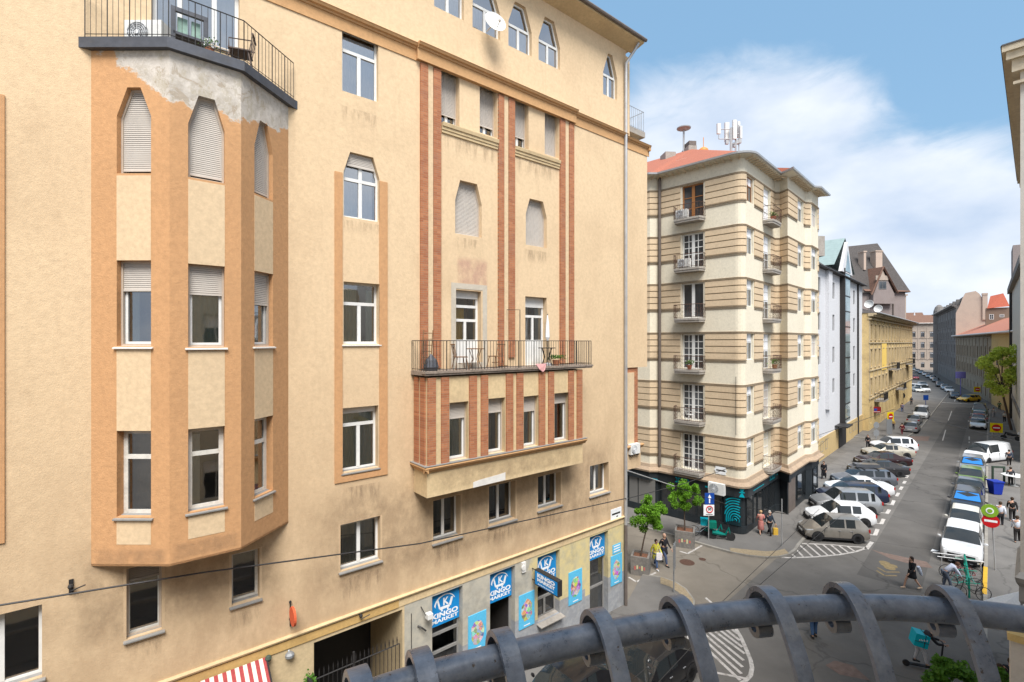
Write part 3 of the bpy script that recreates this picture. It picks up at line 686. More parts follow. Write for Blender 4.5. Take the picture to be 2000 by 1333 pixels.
# downpipe, gutter, roof
b=MB(); pu=U(1222,-.1); p=lambda u,d,z: FA(u,d,z)
b.tube([p(pu+.3,-.62,ztop+.1),p(pu+.22,-.5,ztop-.15),p(pu,-.12,ztop-.75),p(pu,-.11,ztop-1.2),p(pu,-.11,4)],.075,8); b.build('downpipe',M['zinc'],A,smooth=True)
b=MB(); b.tube([p(pu,-.11,4),p(pu,-.11,0)],.08,8); b.build('pipe_foot',M['pipedark'],A,smooth=True)
b=MB(); e=.75; u1=.45
b.poly([FA(uL,-e,ztop+.15),FA(u1,-e,ztop+.15),FA(u1,.0,ztop-.02),FA(uL,.0,ztop-.02)]); b.poly([FA(uL,-e,ztop+.15),FA(u1,-e,ztop+.15),FA(u1,-e,ztop+.3),FA(uL,-e,ztop+.3)])
b.poly([FA(u1,-e,ztop+.15),FA(u1,11,ztop+.15),FA(u1,11,ztop+.3),FA(u1,-e,ztop+.3)]); b.poly([FA(0,0,ztop-.02),FA(u1,-e,ztop+.15),FA(u1,11,ztop+.15),FA(0,11,ztop-.02)])
b.build('eave',M['ledge'],A)
b=MB(); b.tube([FA(uL,-e-.07,ztop+.3),FA(u1+.05,-e-.07,ztop+.26)],.08,8); b.build('gutter',M['pipedark'],A)
b=MB(); rz=ztop+.3; b.add([FA(uL,-e,rz),FA(u1,-e,rz),FA(u1,11,rz),FA(uL,11,rz),FA(uL,5,rz+3.2),FA(-5,5,rz+3.2)],[(0,1,5,4),(1,2,5),(2,3,4,5),(0,4,3)])
M['darktile']=flat('dark roof tiles',(.06,.045,.04),.8,0,.3,9,bump=.5)
b.build('roof',M['darktile'],A)
# stair turret gable seen over the eave
ug=U(1122); b=MB(); b.add([FA(ug-4.2,.3,rz),FA(ug,.3,rz+.1),FA(ug-2.1,.3,rz+4.2),FA(ug-4.2,4,rz),FA(ug,4,rz),FA(ug-2.1,4,rz+4.2)],[(0,1,2),(1,4,5,2),(0,2,5,3)]); b.build('gable',M['darktile'],A)
# corner bay on the side street (seen edge-on beyond the pipe)
Fc=Fr(*FA(0,.25,0).xy,FA.u.x,FA.u.y); c1=Fc.U(1264,-.0); zA=Fc.Z(1250,256); zB=Fc.Z(1240,718); zC=Fc.Z(1240,870); zD=Fc.Z(1240,905)
zcap=Fc.Z(1240,282)
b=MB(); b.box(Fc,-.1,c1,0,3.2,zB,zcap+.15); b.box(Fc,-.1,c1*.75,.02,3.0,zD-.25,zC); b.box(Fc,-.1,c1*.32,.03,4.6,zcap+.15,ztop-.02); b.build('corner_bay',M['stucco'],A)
b=MB(); b.box(Fc,-.1,c1*.66,.06,3.0,zC,zB-.002); b.build('brick_storey',M['brick'],A)
b=MB(); b.box(Fc,c1*.18,c1*.5,.03,.12,zC+.1,zB-.25); b.build('plaster_strip',M['panel'],A)
b=MB(); mould(b,Fc,-.1,c1*.78,pr,zC); b.box(Fc,c1-.0,c1+.14,-.14,3.3,zcap-.1,zcap+.18); mould(b,Fc,-.12,c1+.13,prof,zcap+.15); b.build('cornice',M['cornice'],A)
b=MB(); zE=Fc.Z(1240,242); b.box(Fc,c1*.33,c1*1.12,.3,2.6,zE-.28,zE,0); bo2=b.build('corner_balcony',M['concrete'],A)
b=MB(); railing(b,[Fc(c1*.36,.34,0).xy,Fc(c1*1.08,.34,0).xy,Fc(c1*1.08,2.5,0).xy],zE,zE+1.05,step=.16); b.build('railing',M['zinc'],bo2)

# water stains and blotching with shapes of their own, thin as paint on the plaster
def stain_mat(name,c,thr=(.42,.68),amt=.75,streak=True):
    t=NT(name); g=t.n.new('ShaderNodeTexCoord').outputs['Generated']; x=t.n.new('ShaderNodeSeparateXYZ'); t.link(g,x.inputs[0])
    def sm(v,a,b): 
        m=t.n.new('ShaderNodeMapRange'); m.interpolation_type='SMOOTHSTEP'; t.link(v,m.inputs[0]); m.inputs[1].default_value=a; m.inputs[2].default_value=b; return m.outputs[0]
    e=t.math('MULTIPLY',sm(x.outputs[0],0,.12),t.math('SUBTRACT',1.0,sm(x.outputs[0],.88,1)))
    e=t.math('MULTIPLY',e,sm(x.outputs[2],0,.75 if streak else .2)); e=t.math('MULTIPLY',e,t.math('SUBTRACT',1.0,sm(x.outputs[2],.7,1)) if not streak else 1.0)
    n=t.ramp(t.noise(2.6,7,.72,(2.2,2.2,.35) if streak else (1,1,.7)),*thr); k=t.math('MULTIPLY',t.math('MULTIPLY',e,n),amt,clamp=True)
    t.col(c); t.rough(.95); tr=t.n.new('ShaderNodeBsdfTransparent'); ms=t.n.new('ShaderNodeMixShader'); t.link(k,ms.inputs[0]); t.link(tr.outputs[0],ms.inputs[1]); t.link(t.b.outputs[0],ms.inputs[2]); t.link(ms.outputs[0],t.out.inputs[0]); return t.mat
M['stain']=stain_mat('rain streaks',(.22,.16,.11),(.45,.75),.5); M['blotching']=stain_mat('dark blotches',(.26,.185,.12),(.3,.75),.38,False); M['pinkstain']=stain_mat('pink stain',(.50,.26,.24),(.3,.6),.35,False)
def stain(F,l,r,y0,y1,m='stain',d=-.004,hl=()):
    a,b_=F.U(l),F.U(r); b=MB(); z1=F.Z(l,y0); z0=F.Z(l,y1); hs=[]
    for h in hl:
        us=[p[0] for p in h]; zs=[p[1] for p in h]; e=.02
        if min(us)-.06>a and max(us)+.06<b_ and min(zs)-.12>z0 and max(zs)+e<z1: hs.append(rect(min(us)-.06,max(us)+.06,min(zs)-.12,max(zs)+e))
    sheet(b,F,rect(a,b_,z0,z1),hs,d,.001); b.build('stain',M[m],A)
for l,r,y0,y1 in ((660,748,1136,1190),(668,745,955,1010),(842,902,1072,1120),(950,1010,1042,1080),(1046,1098,1010,1045),(1148,1192,985,1020),(244,320,1262,1310),(448,512,1200,1245),(664,742,204,240),(668,744,428,455),(884,945,462,500),(1022,1070,486,515),(862,972,262,300),(1004,1092,306,340)): stain(FA,l,r,y0,y1)
stain(FA,560,1215,955,1215,'blotching',-.006,up); stain(FA,120,560,1040,1300,'blotching',-.006,up)  # broad blotchy darkening of the plaster below oriel and bay
stain(FA,890,955,495,562,'pinkstain',-.008)
stain(FO,836,1136,925,970,'blotching'); stain(FL,180,330,1068,1104,'blotching',-.012); stain(FM,332,470,1062,1100,'blotching',-.012)
# ================================================================ ground
def asphalt(name,c,var=.12,patch=.3,spec=.25):
    t=NT(name); a=t.mix(t.ramp(t.noise(.35,7,.62),.35,.68),mul(c,1-var*1.6),mul(c,1+var*1.4)); a=t.mix(t.math('MULTIPLY',t.ramp(t.noise(60,3,.7),.45,.7),.25),a,mul(c,1.6))
    v=t.node('ShaderNodeTexVoronoi',feature='DISTANCE_TO_EDGE'); v.inputs['Scale'].default_value=.16
    wv=t.n.new('ShaderNodeVectorMath'); wv.operation='ADD'; nzz=t.node('ShaderNodeTexNoise',sc=1.2,det=5); t.link(t.pos(),nzz.inputs['Vector']); t.link(t.pos(),wv.inputs[0]); t.link(nzz.outputs['Color'],wv.inputs[1]); t.link(wv.outputs[0],v.inputs['Vector'])
    a=t.mix(t.math('MULTIPLY',t.ramp(v.outputs[0],.0,.012,(1,1,1),(0,0,0)),.55),a,mul(c,.45))
    a=t.mix(t.math('MULTIPLY',t.ramp(t.noise(.9,6,.7,(1,1,1)),.6,.66),patch),a,mul(c,.62))
    a=t.mix(t.math('MULTIPLY',t.ramp(t.noise(.5,6,.7,(2,.6,1)),.6,.75),patch*.7),a,mul(c,1.5))
    t.col(a); t.rough(.85); t.b.inputs['Specular IOR Level'].default_value=spec; t.bump(t.noise(40,4,.7),.3,.01); return t.mat
M['asphalt']=asphalt('asphalt',(.128,.120,.111)); M['sideroad']=asphalt('worn side street asphalt',(.18,.158,.130),patch=.2)
M['pave']=asphalt('pavement asphalt',(.142,.134,.125),patch=.25); M['kerb']=flat('kerb stone',(.25,.235,.21),.8,0,.15,3,dirt=.3)
M['setts']=flat('cream setts',(.27,.215,.14),.85,0,.2,9,dirt=.2)
M['paint']=flat('worn road paint',(.46,.435,.41),.7,0,.2,9,dirt=.7)
b=MB(); b.poly([(-300,-60,0),(500,-60,0),(900,1200,0),(-300,1200,0)]); b.thing('ground',M['asphalt'],'grey worn asphalt ground of the streets','ground',kind='structure')
def gpoly(pp,z=0): return [tuple(G(x,y,z).xy) for x,y in pp]
CB=G(1452,1049.5).xy                              # street corner of the banded building
def st(s,o): return tuple(CB+dS*s+nS*o)
dS=Vector((.700,.714)); nS=Vector((.714,-.700))   # main street direction; towards its right side
CB=G(1452,1049.5).xy
M['lane']=asphalt('polished lane asphalt',(.095,.089,.083),patch=.15)
b=MB(); b.poly([(*(CB+dS*x+nS*y),.004) for x,y in ((-1,6.3),(96,6.9),(96,9.2),(-1,9.0))]); b.thing('carriageway',M['lane'],'darker tyre-polished lane of the main street','lane',kind='structure')
# side street surface, 4 mm above
b=MB(); pp=gpoly([(1225,1186),(1330,1166),(1392,1200),(1520,1088),(1460,1083),(1382,1064),(1313,1044),(1269,1032)])
pp+= [tuple(FA(2,14,0).xy),tuple(FA(2,26,0).xy),tuple((FA(-2,26,0)).xy),tuple(FA(0,12,0).xy)]
b.poly([(x,y,.004) for x,y in pp]); b.thing('side_street',M['sideroad'],'paler worn asphalt of the side street','side street',kind='structure')
def kerbed(name,pts,zt,label,mat='pave',kw=.16,edge=None):
    b=MB(); b.slab(pts,-.05,zt); 
    o=b.thing(name,M[mat],label,'pavement',kind='structure')
    if edge:
        k=MB(); n=len(edge)
        for i in range(n-1):
            a=Vector(edge[i]); c=Vector(edge[i+1]); t=(c-a).normalized(); q=Vector((-t.y,t.x))*kw*.5
            k.slab([tuple(a-q),tuple(c-q),tuple(c+q),tuple(a+q)],-.04,zt+.006+i*.00003)
        k.thing('kerb',M['kerb'],label.replace('pavement','kerb stones of the pavement'),'kerb',kind='structure')
    return o
eB=gpoly([(1269,1032),(1313,1044),(1382,1064.7),(1427,1077),(1463,1084),(1495,1087),(1520,1086),(1541,1081),(1553,1073),(1560,1062)],.12)
eB=[tuple(Vector(eB[0])+(Vector(eB[0])-Vector(eB[1])).normalized()*14)]+eB
far=[st(20,2.9),st(33,3.0),st(33.8,3.6)]
kerbed('pavement',eB+far+[st(33.8,-.2),st(0,-.5),st(-.5,-24)],.12,'grey asphalt pavement round the banded corner building',edge=eB+far)
b=MB(); ep=gpoly([(1427,1077),(1463,1084),(1495,1087),(1520,1086),(1541,1081)],.13); ei=gpoly([(1425,1070),(1463,1074),(1495,1077),(1517,1076),(1532,1072)],.13)
n=len(ep); b.add([(*p,.131) for p in ep]+[(*p,.131) for p in ei],[(i,i+1,i+1+n,i+n) for i in range(n-1)]); b.thing('sett_strip',M['setts'],'curved strip of cream setts on the far pavement corner','paving',kind='structure')
# pavement in front of building A
def fa(u,o): return tuple(FA(u,-o,0).xy)
eA=[fa(uL,2.6)]+gpoly([(700,1500),(1080,1330),(1200,1270),(1300,1225),(1352,1192),(1353,1172),(1338,1152),(1318,1137),(1290,1128),(1262,1130)],.12)
eA=[fa(uL,2.4),fa(U(1120)-.0,2.4)]+gpoly([(1300,1232),(1352,1192),(1354,1172),(1338,1150),(1318,1137),(1290,1127),(1255,1122)],.12)
kerbed('pavement',eA+[fa(.9,-.35),fa(0,0),fa(uL,0)],.12,'grey asphalt pavement in front of the cream building',edge=eA)
b=MB(); ep=gpoly([(1352,1192),(1354,1172),(1338,1150),(1318,1137),(1290,1127)],.13); ei=gpoly([(1340,1190),(1340,1173),(1325,1157),(1308,1146),(1290,1140)],.13)
n=len(ep); b.add([(*p,.131) for p in ep]+[(*p,.131) for p in ei],[(i,i+1,i+1+n,i+n) for i in range(n-1)]); b.thing('sett_strip',M['setts'],'curved strip of cream setts on the near pavement corner','paving',kind='structure')
# right pavement
kR=G(1925,1150).xy; rO=(kR-CB).dot(nS); rs=(kR-CB).dot(dS); print('right kerb offset',rO,'s',rs)
eR=[st(-45,rO),st(60,rO),st(95,rO+.3)]
kerbed('pavement',eR+[st(95,rO+9),st(-45,rO+9)],.12,'dark asphalt pavement on the right side of the main street',edge=eR)
# left pavement further up, after the cross street
eC=[st(45,-14),st(45,2.2),st(46,3.4),st(60,4.3),st(140,4.3)]
kerbed('pavement',eC+[st(140,-14)],.12,'pale pavement before the ornate yellow building',edge=eC)
# markings
mk=MB()
def line(p,q,wd=.12,z=.0085):
    p=Vector(p[:2]);q=Vector(q[:2]); t=(q-p).normalized(); n_=Vector((-t.y,t.x))*wd/2; mk.poly([(*(p-n_),z),(*(q-n_),z),(*(q+n_),z),(*(p+n_),z)])
def gl_(a,b,wd=.12,z=.0085): line(G(*a),G(*b),wd,z)
# parking stall ticks of the angled bays
for (x,y,xx,yy) in ((1703,1059,1692,1073),(1714,1034,1709,1046),(1726,1014,1721,1024),(1737,996,1732,1004),(1746,978,1742,987),(1755,963,1751,970),(1762,951,1758,957),(1768,940,1765,945),(1773,929,1770,934)): gl_((x,y),(xx,yy),.22)
for (x,y,xx,yy) in ((1709,1046,1688,1044),(1721,1024,1697,1021),(1732,1003,1712,1001),(1742,986,1722,984)): gl_((x,y),(xx,yy),.12,.0125)
# hatched island by the grey car
isl=[(1512,1089),(1546,1090),(1590,1088.5),(1640,1084),(1672,1078),(1692,1071)]; ist=[(1561,1062),(1590,1063),(1630,1065),(1660,1068),(1692,1070)]
for c in (isl,ist):
    for p,q in zip(c[:-1],c[1:]): gl_(p,q,.14)
gl_((1512,1089),(1545,1081),.12,.0125)
for (a,b_) in (((1543,1079),(1554,1090)),((1552,1071),(1570,1089.4)),((1560,1064),(1588,1088.6)),((1574,1062.6),(1604,1088)),((1590,1063),(1618,1086.6)),((1606,1063.6),(1632,1085)),((1622,1064.6),(1645,1083.4)),((1638,1066),(1658,1081)),((1654,1067.4),(1670,1078.4))): gl_(a,b_,.13,.0165)
# hatched island below the rail
i2=[(1432,1220),(1447,1245),(1458,1270),(1466,1290),(1469,1305),(1466,1320),(1455,1331),(1440,1340)]
for p,q in zip(i2[:-1],i2[1:]): gl_(p,q,.16)
gl_((1340,1303),(1455,1326),.12,.0125); gl_((1340,1303),(1345,1240),.12,.0125); gl_((1345,1240),(1432,1220),.12,.0125)
for k in range(8):
    a=(1350+10*k,1239-2.4*k); e=min(k*13,60); gl_((1344+k*11.5,1300-e*.98-(8*k if k>4 else 0)) if False else a,(1446+min(k*2.2,22)-max(0,(k-4))*7,1330-k*13),.13,.0165)
# corner brackets round planters, bay lines
for (a,b_) in (((1228,1128),(1243,1137)),((1243,1137),(1281,1119)),((1327,1077),(1343,1082)),((1343,1082),(1371,1066)),((1378,1168),(1392,1180)),((1080,1333),(1168,1285)),((1120,1318),(1175,1290))): gl_(a,b_,.12)
# centre dashes up the street, stop line, box
for (a,b_) in (((1841,861),(1847,840)),((1852,822),(1859,803)),((1864,785),(1866,779))): gl_(a,b_,.12)
gl_((1830,786),(1905,790),.5); gl_((1828,788),(1812,806),.25); gl_((1893,860),(1893,853),.12); gl_((1893,866),(1893,863),.12)
mk.thing('road_markings',M['paint'],'worn white painted road markings','road markings',kind='structure')
mk=MB(); gl_((1925,1112),(1923,1166),.17,.137); M['yellowpaint']=flat('yellow kerb paint',(.62,.36,.03),.7,0,.1,6,dirt=.2); mk.thing('kerb_paint',M['yellowpaint'],'yellow painted strip along the right kerb','kerb paint',kind='structure')
mk=MB(); M['fadedyellow']=flat('faded yellow paint',(.24,.18,.09),.8,0,.25,6,dirt=.4)
gl_((1712,1115),(1728,1125),.12); gl_((1728,1125),(1752,1125),.12); gl_((1714,1109),(1730,1118),.12); gl_((1730,1118),(1757,1118),.12)
for (x,y) in ((1731,1104),(1738,1110),(1728,1100),(1742,1106)): 
    c=G(x,y); mk.poly([(c.x+.28*math.cos(q*.6),c.y+.28*math.sin(q*.6),.009+.0005*(x%5)) for q in range(10)])
mk.thing('bicycle_marking',M['fadedyellow'],'faded yellow bicycle marking worn into the road','road marking',kind='structure')
mk=MB(); M['repair']=flat('reddish repair patch',(.17,.12,.10),.9,0,.2,5)
for q in ([(1700,1073),(1716,1078),(1810,1098),(1822,1110),(1800,1108),(1740,1092)],[(1630,1291),(1665,1300),(1700,1330),(1640,1318),(1612,1300)],[(1722,852),(1816,853),(1813,862),(1748,858)]):
    mk.poly([(*p,.0075) for p in gpoly(q)])
mk.thing('road_patch',M['repair'],'reddish repaired strips in the carriageway','road patch',kind='structure')
mk=MB(); 
for (x,y,r) in ((1342,1099,.42),(1372,1093,.2),(1237,1186,.3)):
    c=G(x,y); mk.poly([(c.x+r*math.cos(q*.393),c.y+r*math.sin(q*.393),.011) for q in range(16)])
mk.thing('manhole_cover',M['rustiron'],'rusty round manhole covers in the side street','manhole',kind='structure')
# ================================================================ helpers for the other buildings
def along(px,py,Yd): return Vector(((px-1000)/FPX*Yd,Yd,H+(HZ-py)/FPX*Yd))
class Line:
    """polyline plan of a facade, left to right as seen from outside; at(s,o): point at arclength s, o metres outwards"""
    def __init__(s,pts):
        s.p=[Vector(p) for p in pts]; s.c=[0]
        for a,b in zip(s.p[:-1],s.p[1:]): s.c.append(s.c[-1]+(b-a).length)
        s.n=[]
        ns=[Vector(((b-a).y,-(b-a).x)).normalized() for a,b in zip(s.p[:-1],s.p[1:])]; s.sn=ns
        for i in range(len(s.p)):
            if i==0: s.n.append(ns[0])
            elif i==len(s.p)-1: s.n.append(ns[-1])
            else:
                m=(ns[i-1]+ns[i]).normalized(); s.n.append(m/max(.3,m.dot(ns[i])))
    def at(s,t,o=0,z=0):
        for i in range(len(s.p)-1):
            if t<=s.c[i+1]+1e-9 or i==len(s.p)-2:
                l=s.c[i+1]-s.c[i]; k=(t-s.c[i])/l; q=s.p[i].lerp(s.p[i+1],k)
                n=s.sn[i]
                if k<1e-6: n=s.n[i]
                elif k>1-1e-6: n=s.n[i+1]
                q=q+n*o; return Vector((q.x,q.y,z))
    def stops(s,a,b): return [a]+[c for c in s.c if a+1e-6<c<b-1e-6]+[b]
    def sect(s,mb,a,b,prof,m=0):  # prof: closed-ish list of (o,z), swept from a to b, capped
        t=s.stops(a,b); n=len(prof); base=len(mb.v)
        for x in t:
            for o,z in prof: mb.v.append(tuple(s.at(x,o,z)))
        for i in range(len(t)-1):
            for j in range(n-1):
                mb.f.append([base+i*n+j,base+(i+1)*n+j,base+(i+1)*n+j+1,base+i*n+j+1]); mb.m.append(m)
        mb.f.append([base+j for j in range(n)][::-1]); mb.m.append(m); k=base+(len(t)-1)*n
        mb.f.append([k+j for j in range(n)]); mb.m.append(m)
    def belt(s,mb,a,b,z0,z1,out,m=0,cuts=()):
        iv=[(a,b)]
        for c0,c1 in cuts:
            nx=[]
            for x,y in iv:
                if c1<=x or c0>=y: nx.append((x,y)); continue
                if c0>x: nx.append((x,c0))
                if c1<y: nx.append((c1,y))
            iv=nx
        for x,y in iv:
            if y-x>.02: s.sect(mb,x,y,[(0,z0),(out,z0),(out,z1),(0,z1)],m)
    def wall(s,mb,z0,z1,holes,depth,m=0):
        for i in range(len(s.p)-1):
            F=s.fr(i); l=s.c[i+1]-s.c[i]
            hs=[rect(h[0]-s.c[i],h[1]-s.c[i],h[2],h[3]) for h in holes if h[0]>=s.c[i]-1e-6 and h[1]<=s.c[i+1]+1e-6]
            sheet(mb,F,rect(0,l,z0,z1),hs,0,depth,m)
    def fr(s,i):
        a,b=s.p[i],s.p[i+1]; return Fr(a.x,a.y,(b-a).x,(b-a).y)
    def fat(s,t):
        for i in range(len(s.p)-1):
            if t<=s.c[i+1]: return s.fr(i),s.c[i]
def swin(par,F,u0,u1,z0,z1,d=.18,fm='white',cols=2,trans=None,curt=0,frame=.06,nm='window',cm='whitecurtain'):
    b=MB(); pl=rect(u0,u1,z0,z1); q=ring(b,F,pl,frame,d,.04)
    a,c,e,f=q[0][0],q[1][0],q[0][1],q[2][1]
    b.poly([F(a,d+.03,e),F(c,d+.03,e),F(c,d+.03,f),F(a,d+.03,f)],1)
    for k in range(1,cols): u=a+(c-a)*k/cols; b.box(F,u-.025,u+.025,d-.004,d+.028,e,f)
    for t in trans or (): z=e+(f-e)*t; b.box(F,a,c,d-.006,d+.027,z-.025,z+.025)
    if curt: b.poly([F(a,d+.022,f-(f-e)*curt),F(c,d+.022,f-(f-e)*curt),F(c,d+.022,f),F(a,d+.022,f)],2)
    return b.build(nm,[M[fm],M['paneopaque'],M[cm]],par)
t=NT('far window pane'); t.col(t.mix(t.ramp(t.noise(.5,3,.5),.4,.6),(.03,.035,.04),(.09,.10,.11))); t.rough(.06); t.b.inputs['Specular IOR Level'].default_value=.7; M['paneopaque']=t.mat
def iron_basket(F,u0,u1,bul,z0,z1,par,mat='rustiron'):
    """small bowed balcony railing"""
    n=8; pts=[]
    for i in range(n+1):
        q=math.pi*i/n; u=(u0+u1)/2-(u1-u0)/2*math.cos(q)**1 if False else (u0+u1)/2-(u1-u0)/2*max(-1,min(1,1.25*math.cos(q))); pts.append(F(u,-bul*min(1,math.sin(q)*1.35),0).xy)
    b=MB(); railing(b,[tuple(p) for p in pts],z0,z1,step=.14,r=.009,top=.022)
    for a,c in zip(pts[:-1],pts[1:]):   # scroll work
        m_=(Vector(a)+Vector(c))/2
        for zz in (.3,.62):
            t=(Vector(c)-Vector(a)).normalized(); l=(Vector(c)-Vector(a)).length*.33
            b.tube([(m_.x+t.x*l*math.cos(k),m_.y+t.y*l*math.cos(k),z0+(z1-z0)*zz+.13*math.sin(k)) for k in [x*.785 for x in range(8)]],.009,3,close=True,cap=False)
    r=b.build('railing',M[mat],par)
    b=MB(); b.slab([tuple(p) for p in pts],z0-.16,z0-.02); pp=[Vector(p) for p in pts]; c_=sum(pp,Vector((0,0)))/len(pp)
    b.slab([tuple(c_+(p-c_)*.97+ (F.d.xy*.03)) for p in pp],z0-.3,z0-.159)
    b.build('balcony_slab',M['concrete'],par)
M['bcream']=plaster('pale cream render',(.72,.655,.52),.08,.25,.15,.5,gcol=(.42,.38,.28))
M['btan']=plaster('tan render courses',(.61,.475,.32),.08,.3,.2,.6,gcol=(.33,.25,.16))
M['bline']=flat('brown moulding',(.27,.20,.13),.85,0,.2,5)
M['redtile']=flat('red roof tiles',(.33,.115,.07),.8,0,.25,14,bump=.6,dirt=.2)
M['oldtile']=flat('weathered brown tiles',(.16,.09,.065),.85,0,.35,5,bump=.6,dirt=.35)
M['woodframe']=flat('varnished wood frame',(.33,.14,.045),.5)
M['shopdark']=flat('dark blue-black fascia',(.022,.027,.031),.4,0,.15,3)
M['teal']=flat('teal print',(.0,.32,.40),.4)
# ================================================================ BUILDING B (banded corner building)
FBl=Fr(CB.x,CB.y,.707,-.707); FBr=Fr(CB.x,CB.y,dS.x,dS.y)
B=empty('banded_building',(CB.x-3,CB.y+8,0),'cream corner apartment building with tan banded storeys, rounded corner and red hip roof','apartment building')
zl=[FBl.Z(1292,y) for y in (374,465,557.5,652.5,746,839)]; zbt=[FBl.Z(1292,y) for y in (420,512,605,700,795,887)]
zcor=FBl.Z(1289,917); zeave=FBl.Z(1292,347)
print('B',zl,zbt,zcor,zeave)
r=.5; arc=[tuple((CB-Vector((.707,-.707))*r*(1-math.sin(k)) )+dS*r*(1-math.cos(k))) for k in [rad(x) for x in (0,18,36,54,72,90)]]
# quarter turn: start on the left face r before the corner, end on the right face r after it
cl=CB-Vector((.707,-.707))*r
arc=[tuple(cl+Vector((.707,-.707))*r*math.sin(k)+dS*r*(1-math.cos(k))) for k in [rad(x) for x in (0,18,36,54,72,90)]]
uk=FBl.U(1286)
bp=.92
q0=FBr.U(1513); q1=FBr.U(1541,-bp); q2=FBr.U(1572,-bp); q3=q2+.5; q4=FBr.U(1598,-bp-.35)
def rp(u,o): return tuple(FBr(u,-o,0).xy)
plan=[tuple(FBl(-22,-.45,0).xy),tuple(FBl(uk-.45,-.45,0).xy),tuple(FBl(uk,0,0).xy)]+arc+[rp(q0,0),rp(q0+.25,.3),rp(q1-.35,bp),rp(q2,bp),rp(q3,bp+.35),rp(q4,bp+.35),rp(q4+.1,-6)]
LB=Line(plan)
sL=LB.c[2]; nA=2+len(arc)  # index of last arc pt = 2+6
iR=8; sR=LB.c[iR]-r       # u on right face = s - sR
def lu(px): return LB.c[2]+(FBl.U(px)-uk)
def ru(px): return sR+FBr.U(px)
i_b1=LB.c[11]; F1=LB.fr(11); F2=LB.fr(13)
colsB=[]  # (s0,s1,kind)
colsB.append((lu(1332),lu(1374),'door')); colsB.append((ru(1458.5),ru(1471.5),'w')); colsB.append((ru(1491),ru(1504),'ndoor'))
print('plan c',LB.c, q0,q1,q2,q3,q4, F1.U(1558),F1.U(1568.5),F2.U(1585),F2.U(1596))
colsB.append((LB.c[11]+F1.U(1557.5),LB.c[11]+F1.U(1568.5),'w')); colsB.append((LB.c[13]+F2.U(1585),LB.c[13]+F2.U(1596),'w'))
holes=[]
for a,b_,k in colsB:
    for i in range(6):
        z0=zbt[i] if k=='w' else zbt[i]-.72
        holes.append((a,b_,z0,zl[i]-.02,k,i))
wl=MB(); LB.wall(wl,zcor,zeave,[h[:4] for h in holes],.3); wl.build('wall',M['bcream'],B)
S1=LB.c[-2]
for i in range(6):
    cr_=MB(); ln=MB()
    cuts=[(h[0]-.12,h[1]+.12) for h in holes if h[5]==i]
    n=4; hh=(zl[i]-zbt[i])/n
    for j in range(n):
        z0=zbt[i]+hh*j+.035; z1=zbt[i]+hh*(j+1)-.035
        LB.belt(cr_,0,S1,z0,z1,.05,0,cuts)
        if j: LB.belt(ln,0,S1,z0-.055,z0-.015,.012,0,cuts)
    LB.belt(ln,0,S1,zl[i]-.02,zl[i]+.025,.075); LB.belt(ln,0,S1,zl[i]+.07,zl[i]+.10,.05)
    LB.belt(ln,0,S1,zbt[i]-.06,zbt[i]-.01,.07,0,cuts); LB.belt(ln,0,S1,zbt[i]-.17,zbt[i]-.14,.04,0,cuts)
    cr_.build('banded_course',M['btan'],B); ln.build('moulding',M['bline'],B)
fms=['woodframe','white','white','white','white','white']
rb=random.Random(3)
for (a,b_,z0,z1,k,i) in holes:
    F,c0=LB.fat(a+.01); F_=F
    if k=='door':
        w_=swin(B,F_,a-c0,b_-c0,z0,z1,.16,'woodframe' if i==0 else 'white',2 if i in(0,2) else 4,(.3,.65) if i==0 else ((.2,.4,.6,.8) if i!=2 else None),nm='balcony_door',frame=.1)
        g=MB(); g.box(F_,(a+b_)/2-c0-.11,(a+b_)/2-c0+.11,.13,.16,z0,z1); g.build('meeting_stile',M['woodframe' if i==0 else 'white'],w_)
    elif k=='ndoor':
        swin(B,F_,a-c0,b_-c0,z0,z1,.14,'white',1 if i in (0,4,5) else 2,(.3,.55,.8),curt=1 if i in(0,4,5) else .5,cm='shutter' if i==4 else ('bcream' if i==5 else 'whitecurtain'),nm='balcony_door')
    else:
        c=0
        if a>LB.c[9] and i in (0,2,3,4): c=rb.choice((0,1,.4))
        swin(B,F_,a-c0,b_-c0,z0,z1,.14,'woodframe' if (i==0 and a<LB.c[9]) else 'white',2,(.66,),curt=c or .3,cm='shutter' if c==1 else 'whitecurtain')
for i in range(6):
    iron_basket(FBl,FBl.U(1322),FBl.U(1378),.75,zbt[i]-.72,zbt[i]+.22,B,'rustiron')
    iron_basket(FBr,FBr.U(1489),FBr.U(1508),.7,zbt[i]-.72,zbt[i]+.22,B,'rustiron')
# ground floor shop
M['skirt']=plaster('weathered brown skirt',(.36,.27,.19),.15,.5,.3,1.2,gcol=(.2,.14,.1))
sz=zcor-.78
b=MB(); LB.sect(b,0,S1,[(0,zcor-.1),(.36,zcor-.14),(.38,zcor-.02),(.14,zcor+.18),(.08,zcor+.4),(0,zcor+.4)]); b.build('cornice',M['skirt'],B)
b=MB(); LB.belt(b,0,LB.c[10]+.8,sz,zcor-.06,.22); LB.belt(b,0,LB.c[10]+.3,-.05,.62,.08); LB.belt(b,LB.c[11]+.6,S1,sz,zcor-.06,.05); b.build('shop_fascia',M['shopdark'],B)
b=MB(); LB.wall(b,-.05,zcor,[],.1); b.build('ground_floor_wall',M['shopdark'],B)
gz0,gz1=.62,sz
def pane(a,b_,mat='darkpane',d=-.03,z0=gz0,z1=gz1,nm='shop_window'):
    F,c0=LB.fat(a+.01); m_=MB(); m_.box(F,a-c0,b_-c0,d,d+.02,z0,z1,0); ring(m_,F,rect(a-c0-.04,b_-c0+.04,z0-.03,z1),.06,d-.04,.06,1); return m_.build(nm,[M[mat],M['shopdark']],B)
